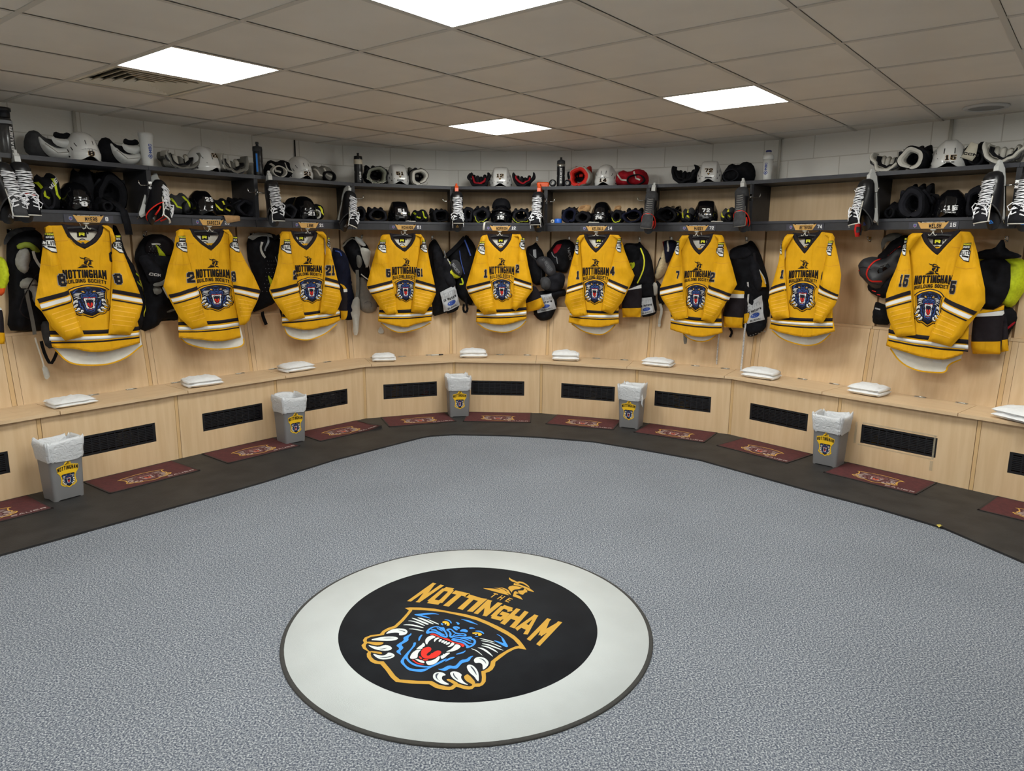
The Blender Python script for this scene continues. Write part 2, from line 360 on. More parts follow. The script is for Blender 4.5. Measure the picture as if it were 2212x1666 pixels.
def wall(name, pts, u0):
    vs = []; uvs = []; fs = []; L = u0; H0, H1 = 0, ZC + .12
    for i, p in enumerate(pts):
        if i: L += (Vector(p) - Vector(pts[i - 1])).length
        vs += [(p[0], p[1], H0), (p[0], p[1], H1)]; uvs += [(L, H0 - .145), (L, H1 - .145)]
    n = len(pts)
    # thickness behind
    for i, p in enumerate(pts):
        a = Vector(pts[max(0, i - 1)]); b = Vector(pts[min(n - 1, i + 1)]); d = (b - a).normalized(); q = Vector(p) + Vector((-d.y, d.x)) * .12
        vs += [(q.x, q.y, H0), (q.x, q.y, H1)]; uvs += [(i, H0), (i, H1)]
    for i in range(n - 1):
        fs.append((2 * i, 2 * i + 2, 2 * i + 3, 2 * i + 1)); a = 2 * n + 2 * i; fs.append((a + 2, a, a + 1, a + 3))
        fs.append((2 * i + 1, 2 * i + 3, a + 3, a + 1))
    me = bpy.data.meshes.new(name); me.from_pydata(vs, [], fs); me.materials.append(WALLM); ul = me.uv_layers.new(name='UVMap')
    for l in me.loops: ul.data[l.index].uv = uvs[l.vertex_index]
    me.update(); o = bpy.data.objects.new(name, me); COL.objects.link(o); tag(o, kind='structure'); return L
le = WP[0] - US[0].t * 4.3; re = WP[-1] + US[-1].t * 4.3
L = wall('wall_left', [le] + WP[0:4] + [WP[4]], .1)
L = wall('wall_back', WP[4:9], L)
L = wall('wall_right', WP[8:] + [re], L)
wall('wall_front', [re, Vector((2.6, -2.9)), Vector((-2.2, -2.9)), le], 0)
ROOM = [tuple(le)] + [tuple(p) for p in WP] + [tuple(re), (2.6, -2.9), (-2.2, -2.9)]
def carpet():
    m = bpy.data.materials.new('fleck_carpet'); m.use_nodes = True; nt = m.node_tree; b = nt.nodes['Principled BSDF']; b.inputs['Roughness'].default_value = .95; b.inputs['Specular IOR Level'].default_value = .1
    tc = nt.nodes.new('ShaderNodeTexCoord'); n = nt.nodes.new('ShaderNodeTexNoise'); n.inputs['Scale'].default_value = 260; n.inputs['Detail'].default_value = 6; n.inputs['Roughness'].default_value = .85
    nt.links.new(tc.outputs['Object'], n.inputs[0]); r = nt.nodes.new('ShaderNodeValToRGB'); nt.links.new(n.outputs[0], r.inputs[0]); e = r.color_ramp.elements
    e[0].position = .4; e[0].color = (*lin((50, 57, 75)), 1); e[1].position = .6; e[1].color = (*lin((180, 183, 185)), 1)
    n4 = nt.nodes.new('ShaderNodeTexNoise'); n4.inputs['Scale'].default_value = 150; n4.inputs['Detail'].default_value = 3; nt.links.new(tc.outputs['Object'], n4.inputs[0]); av = nt.nodes.new('ShaderNodeMath'); av.operation = 'MULTIPLY_ADD'; av.inputs[1].default_value = .45; nt.links.new(n4.outputs[0], av.inputs[0]); a2 = nt.nodes.new('ShaderNodeMath'); a2.operation = 'MULTIPLY'; a2.inputs[1].default_value = .55; nt.links.new(n.outputs[0], a2.inputs[0]); nt.links.new(a2.outputs[0], av.inputs[2]); nt.links.new(av.outputs[0], r.inputs[0])
    x = r.color_ramp.elements.new(.5); x.color = (*lin((104, 109, 117)), 1)
    n3 = nt.nodes.new('ShaderNodeTexNoise'); n3.inputs['Scale'].default_value = 1.6; n3.inputs['Detail'].default_value = 4; nt.links.new(tc.outputs['Object'], n3.inputs[0])
    mr = nt.nodes.new('ShaderNodeMapRange'); nt.links.new(n3.outputs[0], mr.inputs[0]); mr.inputs[1].default_value = .3; mr.inputs[2].default_value = .7; mr.inputs[3].default_value = .93; mr.inputs[4].default_value = 1.05
    mx = nt.nodes.new('ShaderNodeVectorMath'); mx.operation = 'SCALE'; nt.links.new(r.outputs[0], mx.inputs[0]); nt.links.new(mr.outputs[0], mx.inputs['Scale']); nt.links.new(mx.outputs[0], b.inputs['Base Color'])
    bp = nt.nodes.new('ShaderNodeBump'); bp.inputs['Strength'].default_value = .04; bp.inputs['Distance'].default_value = .002; nt.links.new(n.outputs[0], bp.inputs['Height']); nt.links.new(bp.outputs[0], b.inputs['Normal'])
    return m
CARP = carpet()
mb = MB(); mb.prism(ROOM[::-1], -.1, 0, CARP); tag(mb.build('floor'), kind='structure')
RUB = mat('rubber_matting', (47, 46, 46), .55, c2=(36, 35, 36), scale=7, bump=.35, bscale=90, spec=.35)
CE = [(0, 1198), (500, 1060), (570, 1040), (724, 992), (909.5, 944.6), (930, 941), (980, 938), (1090, 940), (1171, 944), (1280, 953), (1388, 970.5), (1513, 993), (1649, 1031), (1753, 1060), (1888.5, 1095), (2040, 1140), (2140.6, 1183), (2212, 1213.5)]
CEW = [onz(x, y, .012) for x, y in CE]
a0 = Vector(CEW[0]) + (Vector(CEW[0]) - Vector(CEW[1])).normalized() * 2.5; a1 = Vector(CEW[-1]) + (Vector(CEW[-1]) - Vector(CEW[-2])).normalized() * 1.5
o1 = Vector(JJ[-1]) + US[-1].t * 1.6; o0 = Vector(JJ[0]) - US[0].t * 2.2
inner = [tuple(a0)] + CEW + [tuple(a1)]
outer = [tuple(o0 + US[0].n * .05)] + [tuple(j.o + j.n * .05) for j in JS] + [tuple(o1 + US[-1].n * .05)]
mb = MB(); pl = inner + outer[::-1]
v, t = fill(pl, .3)
n = len(v); fs = [a if (v[a[1]][0] - v[a[0]][0]) * (v[a[2]][1] - v[a[0]][1]) - (v[a[2]][0] - v[a[0]][0]) * (v[a[1]][1] - v[a[0]][1]) > 0 else a[::-1] for a in t]
mb.add([(x, y, .012) for x, y in v], fs, RUB)
pl2 = resample(pl, 9); k = len(pl2)
mb.add([(x, y, .012) for x, y in pl2] + [(x, y, 0) for x, y in pl2], [(i, (i + 1) % k, k + (i + 1) % k, k + i) for i in range(k)], RUB)
tag(mb.build('trim_1'), label='black rubber matting between the carpet and the lockers', kind='structure')
# ---------------------------------------------------------------- ceiling
GO = Vector((-.2583, 3.234)); TH = .6806; GA = Vector((math.sin(TH), math.cos(TH))); GB = Vector((-math.cos(TH), math.sin(TH)))
def gp(a, b): return GO + GA * a * .6 + GB * b * .6
TILE = mat('ceiling_tile', (232, 224, 212), .42, noisy=.03, scale=3, bump=.05, bscale=500, spec=.45)
TBAR = mat('ceiling_grid', (206, 199, 188), .4, spec=.5); GAP = mat('tile_gap', (34, 31, 27), .9)
cells = []; LIGHTS = [(a, b) for a in (-1, 3, -5) for b in (2, -1, -4)]; VENT = (-1, 3)
mb = MB(); RC = ROOM
for a in range(-11, 9):
    for b in range(-9, 9):
        cn = [gp(a + i, b + j) for i, j in ((0, 0), (1, 0), (1, 1), (0, 1))]; ctr = gp(a + .5, b + .5)
        if not (inside(tuple(ctr), RC) or any(inside(tuple(c), RC) for c in cn)): continue
        cells.append((a, b))
        e = .012 / .6
        q = lambda x, y, z: (*gp(a + x, b + y), z)
        if (a, b) not in LIGHTS and (a, b) != VENT:
            mb.add([q(0, 0, ZC), q(0, 1, ZC), q(1, 1, ZC), q(1, 0, ZC)], [(0, 1, 2, 3)], TILE)
            g = e + .003; z = ZC - .0012
            mb.add([q(e, e, z), q(e, 1 - e, z), q(g, 1 - e, z), q(g, e, z)], [(0, 1, 2, 3)], GAP)
            mb.add([q(e, 1 - g, z), q(e, 1 - e, z), q(1 - e, 1 - e, z), q(1 - e, 1 - g, z)], [(0, 1, 2, 3)], GAP)
        z = ZC - .0035
        for (x0, y0, x1, y1) in ((-e, -e, e, 1 - e), (e, -e, 1 - e, e)):
            mb.add([q(x0, y0, z), q(x0, y1, z), q(x1, y1, z), q(x1, y0, z)], [(0, 1, 2, 3)], TBAR)
            # lips up to the tile
            mb.add([q(x0, y0, z), q(x0, y1, z), q(x0, y1, ZC + .01), q(x0, y0, ZC + .01)], [(0, 1, 2, 3)], TBAR)
            mb.add([q(x1, y0, z), q(x1, y1, z), q(x1, y1, ZC + .01), q(x1, y0, ZC + .01)], [(0, 1, 2, 3)], TBAR)
mb.prism(ROOM[::-1], ZC + .08, ZC + .14, TILE)
tag(mb.build('ceiling'), kind='structure')
LAMPM = bpy.data.materials.new('lit_diffuser'); LAMPM.use_nodes = True; b_ = LAMPM.node_tree.nodes['Principled BSDF']
b_.inputs['Base Color'].default_value = (.8, .8, .8, 1); b_.inputs['Emission Color'].default_value = (.975, .985, .935, 1); b_.inputs['Emission Strength'].default_value = LAMP
FRW = mat('lamp_frame', (205, 203, 198), .4)
LL = {(3, 2): 'square lit ceiling panel at the back of the room, smallest in view', (-1, 2): 'square lit ceiling panel on the left beside the slatted air vent', (3, -1): 'square lit ceiling panel over the right side, above the black gear',
      (-1, -1): 'large lit ceiling panel cut off by the top edge of the photo', (3, -4): 'lit ceiling panel beyond the right edge of the photo'}
ca = math.atan2(GA.y, GA.x)
for (a, b) in LIGHTS:
    if (a, b) not in cells: continue
    c = gp(a + .5, b + .5)
    if not inside(tuple(c), ROOM): continue
    o = empty('ceiling_light', (c.x, c.y, ZC), ca); tag(o, LL.get((a, b), 'lit ceiling panel behind the photographer, ' + {(-1, -4): 'over the right rear', (-5, 2): 'over the left rear', (-5, -1): 'over the middle rear', (-5, -4): 'farthest back'}.get((a, b), 'by the wall')), 'ceiling light', 'lit ceiling panels')
    m1 = MB()
    for s in (-1, 1):
        m1.box((s * .286, 0, .012), (.012, .584, .03), FRW); m1.box((0, s * .286, .012), (.56, .012, .03), FRW)
    m1.build('frame', o)
    m1 = MB(); m1.box((0, 0, .03), (.584, .584, .02), FRW); m1.build('light_baffle', o)  # unseen cover, added to stop the diffuser leaking light above the tiles
    m2 = MB(); m2.box((0, 0, .012), (.56, .56, .008), LAMPM); m2.build('diffuser', o)
# air vent
c = gp(VENT[0] + .5, VENT[1] + .5); o = empty('ceiling_vent', (c.x, c.y, ZC), ca); tag(o, 'square slatted air vent in the ceiling beside the left lit panel', 'air vent')
VM = mat('vent_metal', (226, 216, 196), .5); VD = mat('vent_dark', (20, 18, 16), .9)
m1 = MB()
for s in (-1, 1):
    m1.box((s * .277, 0, .004), (.026, .58, .012), VM); m1.box((0, s * .277, .004), (.528, .026, .012), VM)
m1.build('frame', o); m1 = MB(); m1.box((0, 0, .055), (.56, .56, .01), VD); m1.build('backing', o)
for k in range(6):
    r = .25 - k * .042; m1 = MB()
    for q in range(4):
        R = Matrix.Rotation(q * PI / 2, 3, 'Z')
        vs = [R @ Vector(v) for v in ((-r, -r, 0), (r, -r, 0), (r - .024, -r + .024, .02), (-r + .024, -r + .024, .02), (-r, -r, .003), (r, -r, .003), (r - .024, -r + .024, .023), (-r + .024, -r + .024, .023))]
        m1.add(vs, [(0, 3, 2, 1), (4, 5, 6, 7), (0, 1, 5, 4), (3, 7, 6, 2)], VM)
    m1.build('slat', o)
# round ceiling speaker
sx, sy = onz(2130, 233, ZC - .01); o = empty('ceiling_speaker', (sx, sy, ZC)); tag(o, 'round white ceiling speaker with grey grille near the right wall', 'speaker')
m1 = MB(); m1.lathe([(.125, 0), (.13, -.006), (.122, -.014), (.1, -.016), (.098, -.008)], FRW, 40); m1.build('rim', o)
m1 = MB(); m1.lathe([(.1, -.012), (.06, -.017), (.001, -.018)], mat('speaker_mesh', (150, 148, 142), .7, bump=.6, bscale=900), 40); m1.build('grille', o)
# white conduits and a dark service gap on the blockwork
def conduit(name, px, u, r, m, off=.47):
    s, z = onp(US[u], px, 300, off); p = wp(US[u], s, off)
    q = MB(); q.tube([(p[0], p[1], 2.1), (p[0], p[1], ZC + .02)], r, m, 12); tag(q.build(name), kind='structure')
CONM = mat('white_conduit', (200, 197, 188), .5)
conduit('trim_2', 165, 1, .011, CONM); conduit('trim_3', 636, 3, .006, mat('black_cable', (14, 13, 12), .6), .478)
conduit('trim_4', 1686, 8, .012, CONM); conduit('trim_5', 2052, 9, .012, CONM)
# ---------------------------------------------------------------- locker bays
NW = {'8': 'eight', '23': 'twenty-three', '21': 'twenty-one', '51': 'fifty-one', '12': 'twelve', '14': 'fourteen', '72': 'seventy-two', '74': 'seventy-four', '15': 'fifteen', '': ''}
NAMES = {1: ('MYERS', '8'), 2: ('CAROZZA', '23'), 3: ('LANE', '21'), 4: ('RICHARDS', '51'), 5: ('NORRISH', '12'), 6: ('KELSALL', '14'), 7: ('MASSY', '72'), 8: ('BETTERIDGE', '74'), 9: ('WELSH', '15')}
def slab(mb, u, m0, m1, z0, z1, m, sl=None, sr=None, el=0, er=0):
    a = lambda q, e: (u.sL(q) if sl is None else sl) + e; b = lambda q, e: (u.sR(q) if sr is None else sr) - e
    mb.prism([(a(m0, el), m0), (b(m0, er), m0), (b(m1, er), m1), (a(m1, el), m1)], z0, z1, m)
def bay(i):
    u = US[i]; num = NAMES.get(i, ('', ''))[1]
    o = empty('locker_bay', (*u.o, 0), u.ang)
    lab = ('maple locker bay with charcoal shelves and name plate number ' + NW[num]) if num else ('maple locker bay at the far left edge beyond bay eight' if i == 0 else 'maple locker bay at the far right edge beyond bay fifteen')
    tag(o, lab, 'locker', 'maple locker bays around the room')
    gx = .03 if i in (1, 2) else (-.03 if i in (8, 9) else 0)
    gl, gr, g0, g1 = gx - .255, gx + .255, .18, .32
    m = MB(); e = .014
    slab(m, u, 0, .018, .012, g0, WOOD, el=e, er=e); slab(m, u, 0, .018, g1, .498, WOOD, el=e, er=e)
    slab(m, u, 0, .018, g0, g1, WOOD, sr=gl, el=e); slab(m, u, 0, .018, g0, g1, WOOD, sl=gr, er=e); m.build('base_panel', o)
    for s in (-1, 1):
        m = MB(); a = u.sL(0) if s < 0 else u.sR(0) - .011; m.prism([(a, .002), (a + .011, .002), (a + .011, .02), (a, .02)], .012, .498, EDGE); m.build('base_batten', o)
        m = MB(); a = u.sL(0) + .0112 if s < 0 else u.sR(0) - .0142; m.prism([(a, .006), (a + .003, .006), (a + .003, .02), (a, .02)], .012, .498, SEAM); m.build('seam_strip', o)
    # grille of slots in front of a dark store
    m = MB(); y = .004
    for (a, b, c, d) in ((gl, gr, g0, g0 + .016), (gl, gr, g1 - .016, g1), (gl, gl + .02, g0 + .016, g1 - .016), (gr - .02, gr, g0 + .016, g1 - .016)):
        m.box(((a + b) / 2, y + .003, (c + d) / 2), (b - a, .006, d - c), BPL)
    n = 9
    for k in range(1, n): m.box((gl + .02 + (gr - gl - .04) * k / n, y + .003, (g0 + g1) / 2), (.008, .005, g1 - g0 - .032), BPL)
    nz = 9
    for k in range(1, nz): m.box(((gl + gr) / 2, y + .0035, g0 + .016 + (g1 - g0 - .032) * k / nz), (gr - gl - .04, .005, .0085), BPL)
    m.build('grille', o)
    m = MB(); slab(m, u, .3, .31, .012, .498, SEAM, el=.02, er=.02); slab(m, u, .02, .3, .012, .02, DKL, el=.02, er=.02); m.build('store_lining', o)
    # bench
    bl, br = gx * .9 - .362, gx * .9 + .362; z0, z1 = .498, .52
    for s in (-1, 1):
        m = MB()
        if s < 0: m.prism([(u.sL(-.03), -.03), (bl - .002, -.03), (bl - .002, .375), (u.sL(.375), .375)], z0, z1, WOODH)
        else: m.prism([(br + .002, -.03), (u.sR(-.03), -.03), (u.sR(.375), .375), (br + .002, .375)], z0, z1, WOODH)
        m.build('bench_board', o)
    m = MB(); m.prism([(bl, -.036), (br, -.036), (br, .33), (bl, .33)], z0 + .001, z1 + .001, WOODH); m.prism([(bl, -.0365), (br, -.0365), (br, -.03), (bl, -.03)], z0 + .008, z1 - .004, WOODH)
    ld = m.build('bench_lid', o)
    m = MB(); m.prism([(bl, .3305), (br, .3305), (br, .375), (bl, .375)], z0, z1, WOODH); m.build('bench_rail', o)
    for s in (bl + .09, (bl + br) / 2, br - .09):
        m = MB(); m.box((s, .331, .5235), (.075, .03, .003), STEEL); m.tube([(s - .037, .331, .525), (s + .037, .331, .525)], .0035, STEEL, 8)
        for q in (-.025, .025): m.tube([(s + q, .322, .525), (s + q, .322, .5262)], .003, SEAM, 8)
        m.build('hinge', ld)
    # leaning backrest with a capped ledge
    m = MB(); e = .016; B = lambda z: .362 + (z - .52) * .13
    a, b, t0, t1 = B(.52), B(.985), .02, 0
    vs = []
    for (mm, z) in ((a, .52), (b, .978), (b + .02, .978), (a + .02, .52)):
        vs += [(u.sL(mm) + e, mm, z), (u.sR(mm) - e, mm, z)]
    m.add(vs, [(0, 1, 3, 2), (2, 3, 5, 4), (4, 5, 7, 6), (6, 7, 1, 0), (0, 2, 4, 6), (1, 7, 5, 3)], WOOD); m.build('backrest', o)
    for s in (-1, 1):
        for (w0, w1, dm, mt, nm) in ((0, .0135, .002, EDGE, 'back_batten'), (.0135, .0165, .006, SEAM, 'seam_strip'), (.052, .0535, -.0012, SEAM, 'seam_strip')):
            vs = []
            for mm, z in ((a + dm, .521), (b + dm, .978), (b + .02, .978), (a + .02, .521)):
                S = (lambda w: u.sL(mm) + w) if s < 0 else (lambda w: u.sR(mm) - w)
                vs += [(min(S(w0), S(w1)), mm, z), (max(S(w0), S(w1)), mm, z)]
            if nm == 'seam_strip' and w0 > .05 and s > 0: continue
            m = MB(); m.add(vs, [(0, 1, 3, 2), (2, 3, 5, 4), (4, 5, 7, 6), (0, 2, 4, 6), (1, 7, 5, 3)], mt); m.build(nm, o)
    m = MB(); slab(m, u, b - .004, .47, .979, .998, EDGE if 0 else WOODH, el=.002, er=.002); m.build('ledge', o)
    m = MB(); slab(m, u, .47, .482, .998, 2.093, WOOD, el=.008, er=.008); m.build('back_panel', o)
    for s in (-1, 1):
        S = u.sL(.468) if s < 0 else u.sR(.468) - .008
        m = MB(); m.prism([(S, .469), (S + .008, .469), (S + .008, .482), (S, .482)], .998, 1.72, SEAM); m.build('seam_strip', o)
    # shelves
    m = MB(); slab(m, u, .118, .47, 1.776, 1.796, DKE, er=.001); m.build('lower_shelf', o)
    m = MB(); slab(m, u, .124, .142, 1.72, 1.776, DKL, el=.0175, er=.0175); fa = m.build('shelf_fascia', o)
    m = MB(); slab(m, u, .112, .47, 2.094, 2.122, DKE, el=.001, er=.001); m.build('upper_shelf', o)
    for s in (-1, 1):
        if s < 0: pl = [(u.sL(.119), .119), (u.sL(.119) + .016, .119), (u.sL(.469) + .016, .469), (u.sL(.469), .469)]
        else: pl = [(u.sR(.119) - .016, .119), (u.sR(.119), .119), (u.sR(.469), .469), (u.sR(.469) - .016, .469)]
        m = MB(); m.prism(pl, 1.797, 2.0935, DKL); m.prism([(pl[0][0], .119), (pl[1][0], .119), (pl[1][0], .14), (pl[0][0], .14)], 1.72, 1.776, DKL); m.build('side_panel', o)
    # name plate
    if num:
        nm = NAMES[i][0]; c = gx * .5 + .015; fy = lambda x, z: .1235
        m = MB(); m.box((c, .1225, 1.7465), (.31, .003, .05), BPL)
        m.box((c, .1205, 1.7465), (.31, .001, .05), mat('clear_film', (70, 70, 78), .15))
        f2 = lambda x, z: .1199
        flatdecal(m, [(c - .1, 1.769), (c + .095, 1.769), (c + .065, 1.724), (c - .075, 1.724)], f2, mat('plate_gold', (205, 158, 82), .45), .0004)
        flatdecal(m, [(c - .095, 1.7715), (c + .09, 1.7715), (c + .082, 1.7645), (c - .08, 1.7645)], f2, BLK, .0008)
        text(m, 'NOTTINGHAM', boxfn(c - .072, 1.7655, c + .0, 1.7695), f2, TEXW, lift=.0012); text(m, 'PANTHERS', boxfn(c + .006, 1.7655, c + .07, 1.7695), f2, TEXW, lift=.0012)
        w = min(.105, .0155 * len(nm)); text(m, nm, boxfn(c + .012 - w / 2, 1.729, c + .012 + w / 2, 1.757), f2, BLK, aspect=.6, t=.2, gap=.12, lift=.0012)
        text(m, 'ABC'[0] if 0 else 'III', boxfn(c - .078, 1.75, c - .058, 1.753), f2, BLK, lift=.0012) if 0 else None
        text(m, num, boxfn(c + .103, 1.734, c + .103 + .019 * len(num) / 1, 1.762), f2, TEXW, aspect=.66, t=.21, lift=.0012)
        pl = [(c - .125, 1.758), (c - .105, 1.758), (c - .104, 1.74), (c - .115, 1.732), (c - .126, 1.74)]
        flatdecal(m, pl, f2, TEXG, .0006); flatdecal(m, [((x - c + .115) * .7 + c - .115, (z - 1.745) * .7 + 1.745) for x, z in pl], f2, BLUO, .001)
        flatdecal(m, [(c - .119, 1.745), (c - .111, 1.745), (c - .115, 1.738)], f2, RED, .0014)
        m.build('name_plate', fa)
        # double wire hook under the shelf
        h = MB(); h.lathe([(.001, 1.7195), (.022, 1.7195), (.02, 1.714), (.006, 1.708), (.001, 1.707)], HOOKW, 16, (c * .4, .135, 0))
        for s in (-1, 1): h.tube([(c * .4 + s * .003, .135, 1.71), (c * .4 + s * .004, .13, 1.694), (c * .4 + s * .012, .128, 1.682), (c * .4 + s * .022, .127, 1.68), (c * .4 + s * .026, .127, 1.686)], .0028, HOOKW, 6)
        h.build('jersey_hook', fa)
    return o
BAYS = [bay(i) for i in range(NU)]
# screwed double hooks at the joints between bays
for k in range(1, NU):
    j = JS[k]; o = empty('skate_hook', (j.o.x, j.o.y, 1.99), j.ang)
    nb = [NAMES.get(k - 1, ('', ''))[1], NAMES.get(k, ('', ''))[1]]
    lb = f'chrome double skate hook on the post between bays {NW[nb[0]]} and {NW[nb[1]]}' if all(nb) else ('chrome double skate hook on the post left of bay eight' if k == 1 else 'chrome double skate hook on the post right of bay fifteen')
    tag(o, lb, 'hook', 'chrome hooks between the bays')
    m = MB(); m.box((0, .113, 0), (.024, .01, .05), CHROME); m.tube([(-.006, .1, 0), (.006, .1, 0)], .009, CHROME, 10); m.build('bracket', o)
    for s in (-1, 1):
        m = MB(); m.tube([(s * .004, .106, 0), (s * .05, .102, -.004), (s * .072, .098, -.004), (s * .082, .096, .004), (s * .086, .096, .026)], .0036, CHROME, 8); m.build('prong', o)
# ---------------------------------------------------------------- the crest, traced once and used on rug, jerseys, mats and bins
CF = {'A': (770, 1300, 8.3286), 'B': (960, 1320, 9.257), 'C': (870, 1320, 11.9), 'D': (1030, 1240, 15.8), 'G': (760, 1230, 4.514)}
CA, SA = math.cos(math.radians(31.7)), math.sin(math.radians(31.7)); CO = (-.2035, 2.819)
def cpt(fk, x, y, z=.008):
    ox, oy, s = CF[fk]; X, Y = onz(ox + x / s, oy + y / s, z); X -= CO[0]; Y -= CO[1]
    return ((X * CA - Y * SA) / .632, (X * SA + Y * CA) / .632)
def cpoly(sx):
    out = []; fk = None
    for tok in sx.split():
        if tok in CF: fk = tok; continue
        x, y = tok.split(','); out.append(cpt(fk, float(x), float(y)))
    return out
GOUT = "A 870,118 960,108 1150,110 1400,130 1749,195 B 400,65 650,130 850,210 1050,300 1250,405 1400,500 1500,590 1580,690 1640,780 1560,765 1480,755 1400,770 1250,850 1020,1025 1010,1100 960,1180 900,1220 825,1245 830,1330 825,1420 770,1490 700,1520 610,1520 560,1565 490,1580 400,1570 240,1520 170,1575 80,1590 A 1680,1595 1560,1590 1420,1555 1310,1490 1000,1480 710,1450 620,1370 520,1230 430,1130 330,1120 250,1080 190,1000 185,940 215,905 120,850 90,790 135,745 115,700 150,650 250,610 425,585 470,530 560,480 680,440 800,330 900,220 945,160"
GINN = "A 1005,150 1200,158 1500,185 B 0,33 200,75 420,125 640,190 860,280 1060,385 1250,485 1380,575 1495,700 1420,715 1280,775 1100,880 930,1015 915,1095 870,1150 800,1195 735,1215 750,1330 745,1410 715,1455 640,1455 560,1480 545,1505 500,1516 400,1500 240,1450 175,1480 130,1518 60,1524 0,1520 A 1700,1527 1600,1525 1480,1500 1360,1435 1100,1430 780,1405 700,1340 600,1210 490,1080 400,1080 320,1050 270,1000 255,950 265,920 210,880 165,820 170,780 200,745 182,700 195,670 260,640 495,605 510,560 560,530 720,470 850,350 950,230 1000,170"
